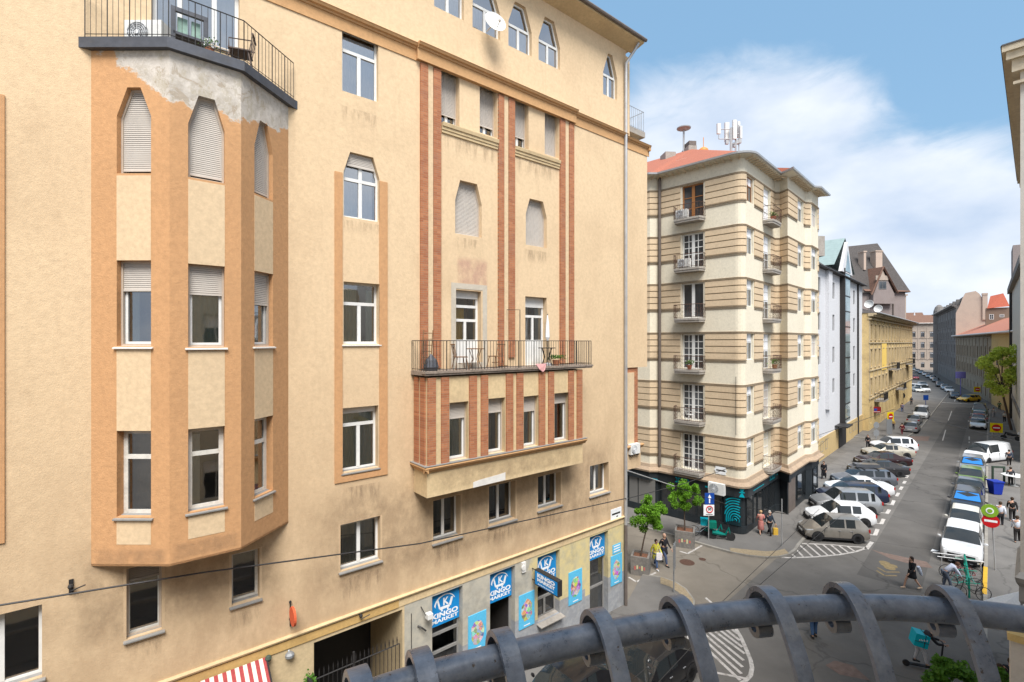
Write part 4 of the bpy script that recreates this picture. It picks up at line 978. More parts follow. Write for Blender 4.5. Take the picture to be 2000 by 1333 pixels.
t=NT('shop glass'); t.col((.025,.028,.03)); t.rough(.05); t.b.inputs['Specular IOR Level'].default_value=.9; M['darkpane']=t.mat
t=NT('shop glass with grey blind'); t.col((.17,.165,.155)); t.rough(.12); t.b.inputs['Specular IOR Level'].default_value=.6; M['greypane']=t.mat
for a,b_,m_ in ((1230,1246,'greypane'),(1248,1280,'greypane')):
    F=LB.fr(0); b=MB(); b.box(F,F.U(a),F.U(b_),-.05,-.02,gz0,gz1); b.build('shop_window',M[m_],B)
for a,b_,m_ in ((1293,1311,'darkpane'),(1315,1360,'darkpane'),(1362,1410,'darkpane')): pane(lu(a),lu(b_),m_)
k=0
for a,b_ in ((1457,1466),(1467.5,1477),(1478.5,1488),(1489.5,1499),(1500.5,1511)): pane(ru(a),ru(b_))
Fb=LB.fr(11); b=MB(); b.box(Fb,.2,Fb.U(1553),-.02,.3,0,gz1); b.build('entrance',M['pipedark'],B)
for a,b_ in ((1556,1566),(1567,1572)): pane(LB.c[11]+Fb.U(a),LB.c[11]+Fb.U(b_))
Fb=LB.fr(13); 
for a,b_ in ((1578,1586),(1587,1595)): pane(LB.c[13]+Fb.U(a),LB.c[13]+Fb.U(b_))
# teal fingerprint panel and emblem
uT0,uT1=FBl.U(1418)-.02,-r+.9
b=MB(); ta,tb_=lu(1416),LB.c[5]
LB.belt(b,ta,tb_,.66,sz-.04,.12,0)
M['tealdark']=flat('dark teal board',(.01,.028,.035),.4); 
cx_=(ta+tb_)/2+.2
for k in range(13):
    rr=.10+.17*k; pr_=[]
    for q in range(-20,201,8):
        s_=cx_+rr*.72*math.cos(rad(q)); z=1.0+rr*1.0*math.sin(rad(q))
        if ta+.03<s_<tb_-.03 and .68<z<sz-.06: pr_.append(tuple(LB.at(s_,.125,z)))
        else:
            if len(pr_)>2: b.tube(pr_,.04,3,1,cap=False)
            pr_=[]
    if len(pr_)>2: b.tube(pr_,.04,3,1,cap=False)
b.build('fingerprint_panel',[M['tealdark'],M['teal']],B)
b=MB(); Fm,c0=LB.fat(LB.c[4]+.01); um=.2; zc=(sz+zcor)/2-.05
Fe=Fr(*Fm(um,-.235,0).xy,Fm.u.x,Fm.u.y)
for s_ in (1,-1): b.poly([Fe(-.17,0,zc+s_*.3),Fe(.17,0,zc+s_*.3),Fe(.1,0,zc+s_*.14),Fe(0,0,zc),Fe(-.1,0,zc+s_*.14)])
b.poly([Fe(-.16,0,zc+.05),Fe(.16,0,zc+.05),Fe(.16,0,zc-.02),Fe(-.16,0,zc-.02)])

def glyphs(F,u,w_,zc_,h_,n):
    for k in range(n):
        a_=u+w_*k/n; q=w_/n*.72
        b.box(F,a_,a_+q,-.005,0,zc_+h_*.28,zc_+h_*.46); b.box(F,a_,a_+q,-.005,0,zc_-h_*.46,zc_-h_*.28); b.box(F,a_+(0 if k%2 else q*.7),a_+(q*.3 if k%2 else q),-.005,0,zc_-h_*.27,zc_+h_*.27)
Ft=Fr(*FBr(0,-.24,0).xy,dS.x,dS.y); glyphs(Ft,FBr.U(1496),FBr.U(1507)-FBr.U(1496),zc+.05,.34,5); b.box(Ft,FBr.U(1464),FBr.U(1485),-.005,0,zc-.1,zc-.04); b.box(Ft,FBr.U(1510),FBr.U(1512),-.005,0,zc,zc+.05)
Ft=Fr(*FBl(0,-.24,0).xy,FBl.u.x,FBl.u.y); glyphs(Ft,FBl.U(1322),FBl.U(1350)-FBl.U(1322),zc,.4,5); b.box(Ft,FBl.U(1380),FBl.U(1388),-.005,0,zc-.1,zc-.0)
b.box(Fr(*LB.at(0,.46+.24).xy,FBl.u.x,FBl.u.y),LB.fr(0).U(1282),LB.fr(0).U(1294),-.0,.004,zc-.05,zc+.02)
b.build('shop_lettering',M['teal'],B)
# street name plates
b=MB(); pz=FBl.Z(1408,919); b.box(FBl,FBl.U(1398),FBl.U(1418),-.05,-.0,pz-.27,pz+.24); 
b.poly([FBl(FBl.U(1408)+.42*math.cos(q*.4),-.055,pz+.2*math.sin(q*.4)) for q in range(16)]); b.box(FBl,FBl.U(1408)-.3,FBl.U(1408)+.32,-.06,-.052,pz-.05,pz+.04,1)
b.thing('street_name_plate',[M['signwhite'],M['iron']],'white street name plate on the banded building above the shop fascia','sign')
b=MB(); pz=Z(1193,1007); b.box(FA,U(1192.5),U(1213),-.025,-.002,pz-.26,pz+.26); b.box(FA,U(1194.5),U(1210.5),-.03,-.025,pz-.02,pz+.06,1); b.box(FA,U(1203),U(1206),-.03,-.025,pz-.16,pz-.1,1)
b.thing('street_name_plate',[M['signwhite'],M['iron']],'white street name plate on the cream building near its drainpipe','sign')
# downpipe, eaves, roof
b=MB(); p=FBl(FBl.U(1290),-.12,0); b.tube([p+Vector((0,0,zeave)),p+Vector((0,0,zcor+.3))],.11,8); b.build('downpipe',M['pipedark'],B)
ev=[Vector(LB.at(c,.8 if j not in (2,9) else .8).xy) for j,c in enumerate(LB.c[:-1])]
b=MB()
LB.sect(b,0,LB.c[-2],[(0,zeave-.02),(.6,zeave+.04),(.62,zeave+.12),(0,zeave+.15)]); b.build('eave',M['bcream'],B)
b=MB()
s_=.3
while s_<LB.c[-2]-.3:
    p0=LB.at(s_,.05,zeave-.1); p1=LB.at(s_,.55,zeave-.04); b.tube([p0,p1],.05,4); s_+=.45
b.build('soffit',M['btan'],B); bpy.context.view_layer.update()
b=MB(); LB.sect(b,0,LB.c[-2],[(.6,zeave+.06),(.74,zeave+.06),(.76,zeave+.18),(.6,zeave+.18)]); b.build('gutter',M['zinc'],B)
b=MB(); base=[LB.at(c,.64,zeave+.15) for c in LB.c[:-1]]
ap1=along(1350,292,44.0); ap2=Vector((*(ap1.xy+Vector((-.707,.707))*18),ap1.z)); ap3=Vector((*(ap1.xy+dS*6),ap1.z))
n=len(base)
for j in range(n-1):
    A_,B_=base[j],base[j+1]
    if j<2: b.poly([A_,B_,ap1 if j==1 else ap1.lerp(ap2,.45),ap2 if j==0 else ap1.lerp(ap2,.45)])
    elif j<7: b.poly([A_,B_,ap1])
    elif j==7: b.poly([A_,B_,ap1])
    elif j==8: b.poly([A_,B_,ap3,ap1])
    else: b.poly([A_,B_,ap3])
b.poly([ap1,ap3,tuple(ap3+Vector((-6,6,-4))),tuple(ap1+Vector((0,12,-4)))]); b.poly([ap1,ap2,tuple(ap2+Vector((0,12,-4))),tuple(ap1+Vector((0,12,-4)))])
b.build('roof',M['redtile'],B)
def boxat(px0,px1,y0,y1,Yd,dep,m,name,par,mats):
    F=Fr((px0-1000)/FPX*Yd,Yd,1,.1); b=MB(); b.box(F,0,F.U(px1),0,dep,H+(HZ-y1)/FPX*Yd,H+(HZ-y0)/FPX*Yd); return b
boxat(1300,1320,296,330,43,1.2,0,'chimney',B,0).build('chimney',M['concrete'],B)
boxat(1345,1361,284,305,44,1.4,0,'chimney',B,0).build('chimney',M['concrete'],B)
b=boxat(1346,1360,275,284,44.2,1.0,0,'',B,0); b.build('chimney_cap',M['pipedark'],B)
b=MB(); c=along(1374,296,42); b.ball(c,.42,12,sz=.85); b.tube([c,c+Vector((0,0,1.2))],.03,5); M['copper']=flat('orange finial dome',(.62,.25,.07),.5); b.build('roof_finial',M['copper'],B,smooth=True)
b=MB(); c=along(1330,312,39); b.box(Fr(c.x,c.y,.707,-.707),-.4,.5,-.05,.5,c.z-.3,c.z+.0); b.build('skylight',M['whitesill'],B)
# siren pole on the roof
b=MB(); c=along(1335.5,296,45); t_=along(1335.5,252,45).z; b.tube([c-Vector((0,0,1)),Vector((c.x,c.y,t_))],.09,6); b.lathe((c.x,c.y,t_),[(.2,-.15),(.33,-.05),(.62,0),(.64,.08),(.1,.16)],14)
b.thing('siren_pole',M['zinc'],'tall thin pole with flat round siren on the red roof','siren')
# mobile antenna mast
b=MB(); Ym=40
def mp2(px,py,o=0): return along(px,py,Ym+o)
b.tube([mp2(1428,300)-Vector((0,0,1.5)),mp2(1428,250)],.1,6,1); b.tube([mp2(1437,300)-Vector((0,0,1)),mp2(1437,248)],.07,6,1); b.tube([mp2(1443,297)-Vector((0,0,1)),mp2(1443,244,.3)],.05,5,1)
for (x,y,x2,y2) in ((1404,272,1428,272),(1408,253,1428,253),(1428,262,1443,262),(1428,282,1443,280)): b.tube([mp2(x,y),mp2(x2,y2)],.035,5,1)
b.tube([mp2(1404,272),mp2(1404,262)],.04,5,1)
def antn(px,y0,y1,o=0,w_=.28):
    c=mp2(px,y1,o); t_=mp2(px,y0,o).z; b.box(Fr(c.x-w_/2,c.y,1,.1),0,w_,0,.2,c.z,t_,0)
antn(1405,241,261); antn(1421,239,276,.2,.34); antn(1436,234,271,-.2,.3); antn(1443.5,237,268,.3,.22); antn(1448,246,270,0,.16)
for (x,y) in ((1421,281),(1441,281),(1446,279),(1436,287)): c=mp2(x,y); b.box(Fr(c.x-.12,c.y,1,.1),0,.24,0,.2,c.z,c.z+.35,1)
b.thing('antenna_mast',[M['plasticwhite'],M['zinc']],'cluster of white phone antennas on a steel mast above the red roof','antenna')
# clothes-rod and cable on the corner are small iron parts
b=MB(); p=FBl(FBl.U(1439),-.15,0); b.tube([Vector((p.x,p.y,FBl.Z(1439,736))),Vector((p.x,p.y,FBl.Z(1439,850)))],.02,4); b.build('aerial_wire',M['iron'],B)
# ================================================================ own-side block (right edge) and the wall behind the camera
K=Vector((10.45,10.0)); KB=empty('street_block',(16,6,0),'pale grey building edge with moulded cornice at the right border','building')
M['greywall']=plaster('pale grey wall',(.52,.50,.46),.05,.1,.1,1); M['stone']=plaster('cream rusticated stone',(.55,.49,.38),.1,.4,.8,1.2)
kz=H+(HZ-165)/FPX*10; kz2=H+(HZ-70)/FPX*10.0
Fk=Fr(K.x,K.y,.680,-.733)  # faces the camera, u to the right
b=MB(); zlg=Fk.Z(1988,1125)
b.box(Fk,0,9,0,14,zlg,kz+.8); b.box(Fk,.1,9,-.0,14,0,zlg); b.build('wall',M['greywall'],KB)
b=MB(); 
Lk=Line([tuple((K+Vector((.6,.8))*12)),tuple(K),tuple(K+Vector((.8,-.6))*9)])
b=MB(); Lk2=Line([tuple((Vector(K)+Fk.d.xy*12)),tuple(K),tuple(K+Fk.u.xy*9)])
for (o0,o1,z0,z1) in ((0,.10,kz+.0,kz+.06),(0,.12,kz+.25,kz+.5),(0,.2,kz+.5,kz+.66),(0,.26,kz+.66,kz+.78)):
    Lk2.sect(b,0,Lk2.c[-1],[(0,z0),(o1,z0),(o1,z1),(0,z1)])
b.build('cornice',M['stone'],KB)
b=MB(); Lk2.sect(b,0,Lk2.c[-1],[(0,kz+.78),(.28,kz+.78),(.26,kz+.82),(0,kz+.84)]); b.build('flashing',M['iron'],KB)
b=MB(); Lk2.sect(b,10,Lk2.c[-1],[(0,zlg-.55),(.02,zlg-.5),(.02,zlg-.2),(.06,zlg-.12),(.08,zlg-.02),(0,zlg+.1)]); Lk2.sect(b,9.5,Lk2.c[-1],[(0,0),(.02,0),(.02,zlg-1.0),(0,zlg-1.0)]); b.build('stone_ledge',M['sill'],KB)
# own facade behind the camera, with windows that the opposite panes can mirror
OW=empty('own_building',(20,-12,0),'pale street building behind the balcony railing','building')
Fo=Fr(.631*1.15+14,-.776*1.15+14*.813,-.776,-.631)  # seen from the street, u runs to the camera's left/back
Fo=Fr(.724+.776*12.4,-.892+.631*12.4,-.776,-.631)
b=MB(); hs=[]
for i in range(12):
    for j in range(4):
        u=1.0+i*3.4; z=1+j*3.7
        if not (10.5<u<14.5 and j==3): hs.append(rect(u,u+1.2,z,z+2.1))
sheet(b,Fo,rect(0,44,0,16.2),hs,0,.3); b.poly([Fo(0,0,16.2),Fo(44,0,16.2),Fo(44,10,17.5),Fo(0,10,17.5)]); b.poly([Fo(0,10,0),Fo(44,10,0),Fo(44,10,17.5),Fo(0,10,17.5)])
b.build('wall',M['bcream'],OW)
for h in hs: swin(OW,Fo,h[0][0],h[1][0],h[0][1],h[2][1],.2,'white',2,(.7,),curt=.3)
# the balcony floor the camera stands on is part of that building
M['stonefloor']=plaster('balcony stone',(.40,.37,.33),.1,.3,.2,1)
b=MB(); b.slab([(.9+.724-.776*1.2,-.892-.631*1.2-.3),(2.5,.4),(1.6,1.25),(.8,1.35),(-.1,1.2),(-.9,.5),(-1.2,-1.3)],H-1.75,H-1.6); b.build('balcony_floor',M['stonefloor'],OW)
# ================================================================ further buildings up the street
def fl(name,c,**k): M[name]=plaster(name,c,.1,k.get('g',.3),.2,k.get('gs',.5),gcol=k.get('gc')); return M[name]
fl('cwhite',(.59,.595,.615),g=.1); fl('cyellow',(.50,.37,.18)); fl('dyellow',(.62,.465,.22),g=.8,gc=(.30,.21,.12)); fl('egrey',(.26,.22,.21),g=.3); fl('fpale',(.40,.335,.28),g=.5)
fl('gdark',(.20,.185,.175),g=.5,gc=(.06,.055,.05)); fl('hbrown',(.29,.235,.17),g=.5,gc=(.09,.075,.06)); fl('hyellow',(.52,.39,.17),g=.3); fl('ibrick',(.47,.37,.30),g=.45,gc=(.34,.27,.24)); fl('ibrown',(.22,.16,.12))
M['greenroof']=flat('green copper roof',(.25,.32,.31),.5,.1,.1,2); M['greytile']=flat('grey roof tiles',(.065,.058,.055),.8,0,.3,4,bump=.5); M['redroof2']=flat('bright red tiles',(.32,.08,.045),.8,0,.25,5,bump=.5)
M['salmon']=flat('salmon roof tiles',(.42,.17,.11),.8,0,.15,5,bump=.4)
# C: white modern infill house
dC=1.5; Cc=empty('white_building',FBr(36,6,0),'white modern building with dark glazed stair strip and green pointed roof','building')
Fc1=Fr(*FBr(0,dC,0).xy,dS.x,dS.y); c0=Fc1.U(1590); cE=Fc1.U(1684); cz_=Fc1.Z(1600,521); cy=Fc1.Z(1600,858)
hsC=[]; rows=[(550,582),(614,646),(678,710),(741,770)]
for (a,b_) in ((1597,1602.5),(1621.6,1630),(1657,1660.5),(1666.5,1670)):
    for (t0,b0) in rows:
        z1=Fc1.Z(1621.6,t0); z0=Fc1.Z(1621.6,b0); hsC.append((Fc1.U(a),Fc1.U(b_),z0,z1))
b=MB(); sheet(b,Fc1,rect(c0,cE,cy,cz_),[rect(*h) for h in hsC],0,.2); b.poly([Fc1(cE,0,0),Fc1(cE,12,0),Fc1(cE,12,cz_),Fc1(cE,0,cz_)])
b.box(Fc1,Fc1.U(1612),Fc1.U(1619),-.35,0,Fc1.Z(1612,800),cz_+.05); b.build('wall',M['cwhite'],Cc)
for h in hsC: swin(Cc,Fc1,*h,.12,'sill',1,None,frame=.05)
b=MB(); b.box(Fc1,c0,cE,-.08,.1,0,cy); b.build('base_storey',M['cyellow'],Cc)
for a,b_ in ((1601,1606),(1610,1614),(1658,1661),(1664,1667),(1669,1672)):
    swin(Cc,Fr(*Fc1(0,-.1,0).xy,dS.x,dS.y),Fc1.U(a),Fc1.U(b_),.9,cy-.35,.0,'sill',1)
b=MB(); uu0,uu1=Fc1.U(1641),Fc1.U(1653); b.box(Fc1,uu0-.25,uu0,-.55,.0,2.6,cz_+.9,1); b.box(Fc1,uu0,uu1,-.4,.0,2.9,cz_+.9,0)
for k in range(9): z=3.2+k*1.9; b.box(Fc1,uu0,uu1,-.44,-.4,z,z+.12,1)
M['blueglass']=flat('pale blue stair glass',(.24,.30,.31),.08,0,.5,.4,spec=.9); b.build('stair_glazing',[M['blueglass'],M['iron']],Cc)
b=MB(); b.box(Fc1,Fc1.U(1636),Fc1.U(1650),-.15,.6,0,2.6); b.build('entrance',M['black'],Cc)
b=MB(); b.box(Fc1,Fc1.U(1630),Fc1.U(1641),-1.3,0,2.75,2.9); b.build('canopy',M['iron'],Cc)
b=MB(); b.poly([Fc1(c0,-.5,cz_-.1),Fc1(uu0-.3,-.5,cz_-.1),Fc1(uu0-.3,2.5,cz_+2.3),Fc1(c0,2.5,cz_+2.3)]); b.poly([Fc1(uu1+.1,-.5,cz_-.1),Fc1(cE+.1,-.5,cz_-.1),Fc1(cE+.1,2.5,cz_+2.3),Fc1(uu1+.1,2.5,cz_+2.3)])
b.poly([Fc1(c0,-.5,cz_-.1),Fc1(cE,-.5,cz_-.1),Fc1(cE,0,cz_-.15),Fc1(c0,0,cz_-.15)]); b.build('roof',M['greytile'],Cc)
# green roof: a steep gabled dormer across the block
uM=(uu0+uu1)/2; gw=Fc1.U(1668)-uM; pk=Fc1.Z(1653,470)
b=MB(); g0=[Fc1(uM-gw*.9,-.2,cz_+.9),Fc1(uM+gw*.9,-.2,cz_+.9),Fc1(uM,-.2,pk)]; g1=[Fc1(uM-gw*.9,7,cz_+.9),Fc1(uM+gw*.9,7,cz_+.9),Fc1(uM,7,pk)]
b.poly([g0[0],g1[0],g1[2],g0[2]]); b.poly([g0[1],g1[1],g1[2],g0[2]]); ub=Fc1.U(1616); b.add([Fc1(ub,1.0,cz_+.8),Fc1(uM-gw,1.0,cz_+.8),Fc1(uM-gw*.2,5,pk-.3),Fc1(ub+.6,5,pk-.9)],[(0,1,2,3)]); b.build('green_roof',M['greenroof'],Cc)
b=MB(); b.prism(Fc1,[(uM-gw*.5,cz_+.4),(uM+gw*.45,cz_+.4),(uM,pk-.5)],-.45,-.1); b.build('gable_wall',M['cwhite'],Cc)
b=MB(); b.prism(Fc1,[(uM-gw*.2,cz_+.6),(uM+gw*.25,cz_+.6),(uM,pk-1.6)],-.5,-.46); b.build('gable_window',M['blueglass'],Cc)
b=MB(); b.tube([Fc1(Fc1.U(1674),-.12,0),Fc1(Fc1.U(1674),-.12,cz_)],.11,6); b.tube([Fc1(c0,-.55,cz_-.1),Fc1(cE+.1,-.55,cz_-.1)],.09,6); b.build('downpipe',M['iron'],Cc)
b=boxat(1597,1611,461,500,52,1.5,0,'',Cc,0); b.build('chimney',M['concrete'],Cc)
# generic ornate row house
def rowhouse(name,label,F,u0,u1,z1,wm,floors,cols,roofm,rise=2.5,side=8,frame='oldwhite',corn=.5,cm='',winw=1.1,roofcut=0,base=None,gabled=False,pil=True,bands=None,curt=.2):
    o=empty(name,F((u0+u1)/2,side/2,0),label,'building')
    hs=[]; dz=z1/len(floors)
    step=(u1-u0)/cols
    for (za,zb) in floors:
        for c in range(cols):
            u=u0+step*(c+.5); hs.append((u-winw/2,u+winw/2,za,zb))
    b=MB(); sheet(b,F,rect(u0,u1,-.1,z1),[rect(*h) for h in hs],0,.25)
    for uu in (u0,u1): b.poly([F(uu,0,-.1),F(uu,side,-.1),F(uu,side,z1),F(uu,0,z1)])
    b.poly([F(u0,side,-.1),F(u1,side,-.1),F(u1,side,z1),F(u0,side,z1)])
    b.build('wall',wm,o)
    for h in hs:
        swin(o,F,*h,.24,frame,2,(.66,),curt=curt)
    for h in hs:  # surrounds and pediments
        if h[2]>3.5:
            b=MB(); b.box(F,h[0]-.22,h[1]+.22,-.14,0,h[3]+.12,h[3]+.26); b.box(F,h[0]-.2,h[0]-.02,-.07,0,h[2]-.1,h[3]+.12); b.box(F,h[1]+.02,h[1]+.2,-.07,0,h[2]-.1,h[3]+.12); b.box(F,h[0]-.25,h[1]+.25,-.12,0,h[2]-.22,h[2]-.1); b.build('window_surround',cm or wm,o)
    if pil:
        for c in range(cols+1):
            b=MB(); u=min(max(u0+step*c,u0+.2),u1-.2); b.box(F,u-.16,u+.16,-.1,0,4.3,z1-.5); b.build('pilaster',cm or wm,o)
    b=MB()
    for (o_,a,c) in ((corn*.35,z1-.9,z1-.7),(corn*.6,z1-.45,z1-.25),(corn,z1-.25,z1)): b.box(F,u0-.1,u1+.1,-o_,.1,a,c)
    k=u0+.3
    while k<u1: b.box(F,k,k+.16,-corn*.85,.0,z1-.5,z1-.26); k+=.62
    for z in (bands or [f[0]-.55 for f in floors[1:]]): b.box(F,u0-.05,u1+.05,-.16,.0,z-.08,z+.1)
    b.build('cornice',cm or wm,o)
    b=MB(); e=corn+.15
    if not gabled:
        b.add([F(u0-.1,-e,z1+.02),F(u1+.1,-e,z1+.02),F(u1+.1,side,z1+.02),F(u0-.1,side,z1+.02),F(u1-roofcut,side/2,z1+rise),F(u0+roofcut,side/2,z1+rise)],[(0,1,4,5),(1,2,4),(2,3,5,4),(3,0,5)])
    b.build('roof',roofm,o)
    b=MB(); b.tube([F(u0-.1,-e-.05,z1+.05),F(u1+.1,-e-.05,z1+.05)],.1,6); b.build('gutter',M['zinc'],o)
    return o,hs
dD=.7; FD=Fr(*FBr(0,dD,0).xy,dS.x,dS.y); ud0=FD.U(1697); ud1=FD.U(1781); zD1=FD.Z(1697,612)
Dd,hd=rowhouse('ornate_building','long ornate ochre yellow building with stone cornice and ironwork balconies',FD,ud0,ud1,zD1,M['dyellow'],[(1.0,3.4),(5.2,7.4),(9.2,11.6),(13.2,15.2)],15,M['greytile'],2.6,12,frame='pipedark',corn=.9,cm=fl('dstone',(.48,.39,.25),g=.6,gc=(.16,.12,.08)),roofcut=3)
Fds=Fr(*FD(ud0,3.2,0).xy,-FD.d.x,-FD.d.y) # side towards the cross street
b=MB(); b.box(Fds,0,3.2,-.02,.0,3.9,zD1-.5); b.build('corner_wall',M['dyellow'],Dd)
for z in (5.3,9.4,13.1): swin(Dd,Fr(*Fds(0,-.03,0).xy,Fds.u.x,Fds.u.y),.9,2.0,z,z+2.0,0,'pipedark')
for i,(a,z0) in enumerate(((1738,8.2),(1771,8.3),(1752,4.2),(1712,4.1))):
    ub=FD.U(a); b=MB(); b.box(FD,ub-2.2,ub+2.2,-1.2,0,z0-.2,z0); bs=b.build('balcony_slab',M['concrete'],Dd)
    b=MB(); railing(b,[FD(ub-2.1,0,0).xy,FD(ub-2.1,-1.15,0).xy,FD(ub+2.1,-1.15,0).xy,FD(ub+2.1,0,0).xy],z0,z0+1,step=.2,r=.02,top=.04); b.build('railing',M['iron'],bs)
M['brightyellow']=plaster('fresh yellow paint',(.80,.56,.14),.05,.1,.1)
b=MB(); b.box(FD,FD.U(1721),FD.U(1730),-.12,-.02,8.3,12.6); b.build('painted_bay',M['brightyellow'],Dd)
for i,(px,py) in enumerate(((1698,595),(1716,604))):
    b=MB(); Yd=74+i*6; c=along(px,py,Yd); b.lathe(c,[(.05,-.0),(.45,-.1),(.62,-.28),(.6,-.3),(.4,-.14),(.02,-.05)],14,axis=(.75,.62,-.2)); b.tube([c,c+Vector((.2,.4,-1.4))],.04,5)
    b.thing('satellite_dish',M['plasticwhite'],('white satellite dish on the ochre building, nearer the white building','white satellite dish on the ochre building, the farther one of two')[i],'satellite dish','satellite dishes on the far roof')
# E: grey house with steep tiled roof and triangular gable
YE=103; FE=Fr((1684-1000)/FPX*YE,YE,1,.10); E=empty('steep_roofed_house',FE(8,5,0),'tall grey house with steep dark tiled roof, triangular gable and two chimneys','building')
ue=lambda px:FE.U(px); ze=lambda px,py:FE.Z(px,py)
b=MB(); b.box(FE,0,ue(1768),0,10,0,ze(1720,572)); b.build('wall',M['egrey'],E)
b=MB(); b.box(FE,ue(1760),ue(1778),1.0,9,0,ze(1770,577)); b.box(FE,ue(1759),ue(1780),.8,9,ze(1770,577),ze(1770,574)); b.build('side_wing',M['fpale'],E)
b=MB(); a0,a1=ue(1676),ue(1774); b.add([FE(a0,-.6,ze(1720,573)),FE(a1,-.6,ze(1720,571)),FE(ue(1768),7,ze(1768,492)+3.2),FE(a0,7,ze(1690,502)+3.2),FE(a1,10,ze(1720,573)),FE(a0,10,ze(1720,573))],[(0,1,2,3),(1,4,2),(4,5,3,2)]); b.build('roof',M['greytile'],E)
b=MB(); pk=ze(1716,523); bs=ze(1716,574); ul,ur=ue(1693),ue(1744); um_=ue(1716)
b.add([FE(ul,-1.2,bs-.4),FE(um_,-1.2,pk),FE(ur,-1.2,bs),FE(um_,6,pk+.2),FE(ul+.6,-1.0,bs-.4),FE(ur-.6,-1.0,bs)],[(0,1,3),(1,2,3)])
for p,q in (((ul,bs-.4),(um_,pk)),((um_,pk),(ur,bs))): b.tube([FE(p[0],-1.25,p[1]),FE(q[0],-1.25,q[1])],.2,4)
b.build('gable_roof',M['oldtile'],E)
b=MB(); b.prism(FE,[(ul+.6,bs-2.2),(ur-.6,bs-2.2),(ur-.6,bs-.1),(um_,pk-.7),(ul+.6,bs-.5)],-1.0,0); b.build('gable_wall',M['egrey'],E)
b=MB(); b.box(FE,ue(1702),ue(1726),-1.12,-1.0,ze(1716,549),ze(1716,540)); b.prism(FE,[(ue(1706),ze(1716,549)),(ue(1724),ze(1716,549)),(um_,ze(1716,530))],-1.06,-1.0); b.build('gable_panel',M['fpale'],E)
swin(E,Fr(*FE(0,-1.05,0).xy,1,.1),ue(1708.5),ue(1723),ze(1716,566),ze(1716,551),-.02,'sill',2)
for x0,x1,y0,y1 in ((1706,1710.5,494,524),(1730,1743,493,521)):
    b=MB(); b.box(FE,ue(x0),ue(x1),2.5,4,ze(x0,y1),ze(x0,y0)+.6); b.box(FE,ue(x0)-.15,ue(x1)+.15,2.4,4.1,ze(x0,y0)+.6,ze(x0,y0)+.85); b.build('chimney',M['ibrick'],E)
b=MB(); b.tube([FE(ue(1743.5),-.15,ze(1743,574)),FE(ue(1743.5),-.15,2)],.12,5); b.build('downpipe',M['pipedark'],E)
b=MB(); b.add([FE(a0+1,-.75,ze(1720,570)),FE(a1,-.65,ze(1720,570)),FE(a1-.3,.55,ze(1720,561)),FE(a0+1,.55,ze(1720,561))],[(0,1,2,3)]); b.build('lower_tiles',M['oldtile'],E)
# right-hand houses along the bent part of the street
dH=Vector((-.605,-.796)).normalized()
FHo=G(1868,750).xy; FH=Fr(FHo.x,FHo.y,-.605,-.796)   # seen from the road, u to the right = towards us
uh0=-.0; uh1=FH.U(1990); zH=FH.Z(1870,657)
print('H',uh1,zH)
Hh,_=rowhouse('low_brown_house','long low sooty brown house with salmon tiled roof and grey eaves',FH,uh0,FH.U(1938),zH,M['hbrown'],[(.9,3.0),(5.0,7.0),(9.2,11.6)],11,M['salmon'],.1,10,frame='pipedark',corn=.8,cm=M['hbrown'])
b=MB(); u2=FH.U(1938); b.box(FH,u2,uh1+6,-.12,9,0,zH-.1); b.build('yellow_wall',M['hyellow'],Hh)
for k in range(2): swin(Hh,Fr(*FH(0,-.14,0).xy,-.605,-.796),u2+5.5+k*4,u2+6.8+k*4,8.2,10.2,-.02,'pipedark')
b=MB(); e=.95; b.add([FH(uh0,-e,zH),FH(uh1+7,-e,zH),FH(uh1+7,7,zH+4.6),FH(uh0+9,7,zH+4.2),FH(uh0,10,zH)],[(0,1,2,3),(0,3,4)]); b.build('roof',M['salmon'],Hh)
b=MB(); b.tube([FH(uh0,-e-.1,zH+.05),FH(uh1+7,-e-.1,zH+.05)],.2,6); b.build('gutter',M['zinc'],Hh)
# G dark ornate mansard block beyond it
GL=(FH.o+FH.u*-.1); FG=Fr(FHo.x,FHo.y,-.605,-.796); ug0=-46; 
zG=FG.Z(1832,614); ug0=FG.U(1830)
Gg,_=rowhouse('dark_ornate_building','sooty black ornate corner building with mansard roof',FG,ug0,-.3,zG,M['gdark'],[(.9,3.2),(5.4,7.6),(9.6,11.8),(13.6,15.8),(18,20)][:4 if zG<22 else 5],8,M['greytile'],.4,5.4,frame='oldwhite',corn=1.0,cm=M['gdark'],roofcut=0)
Fg2=Fr(*FG(ug0,0,0).xy,.96,-.28)
b=MB(); c=FG(ug0+1.0,.6,0); b.lathe((c.x,c.y,0),[(1.9,0),(1.9,zG-.4),(2.4,zG-.3),(2.4,zG),(1.9,zG+.1),(1.8,zG+1.4),(1.3,zG+3),(.6,zG+3.8),(.1,zG+4)],12); b.build('corner_tower',M['gdark'],Gg)
for z in (5.4,9.6,13.6,17.2):
    for k,a in enumerate((-70,-100)):
        q=rad(a); Ft=Fr(c.x+1.86*math.cos(q),c.y+1.86*math.sin(q),-math.sin(q),math.cos(q)); swin(Gg,Ft,-.55,.55,z,z+2.2,-.08,'oldwhite',2)
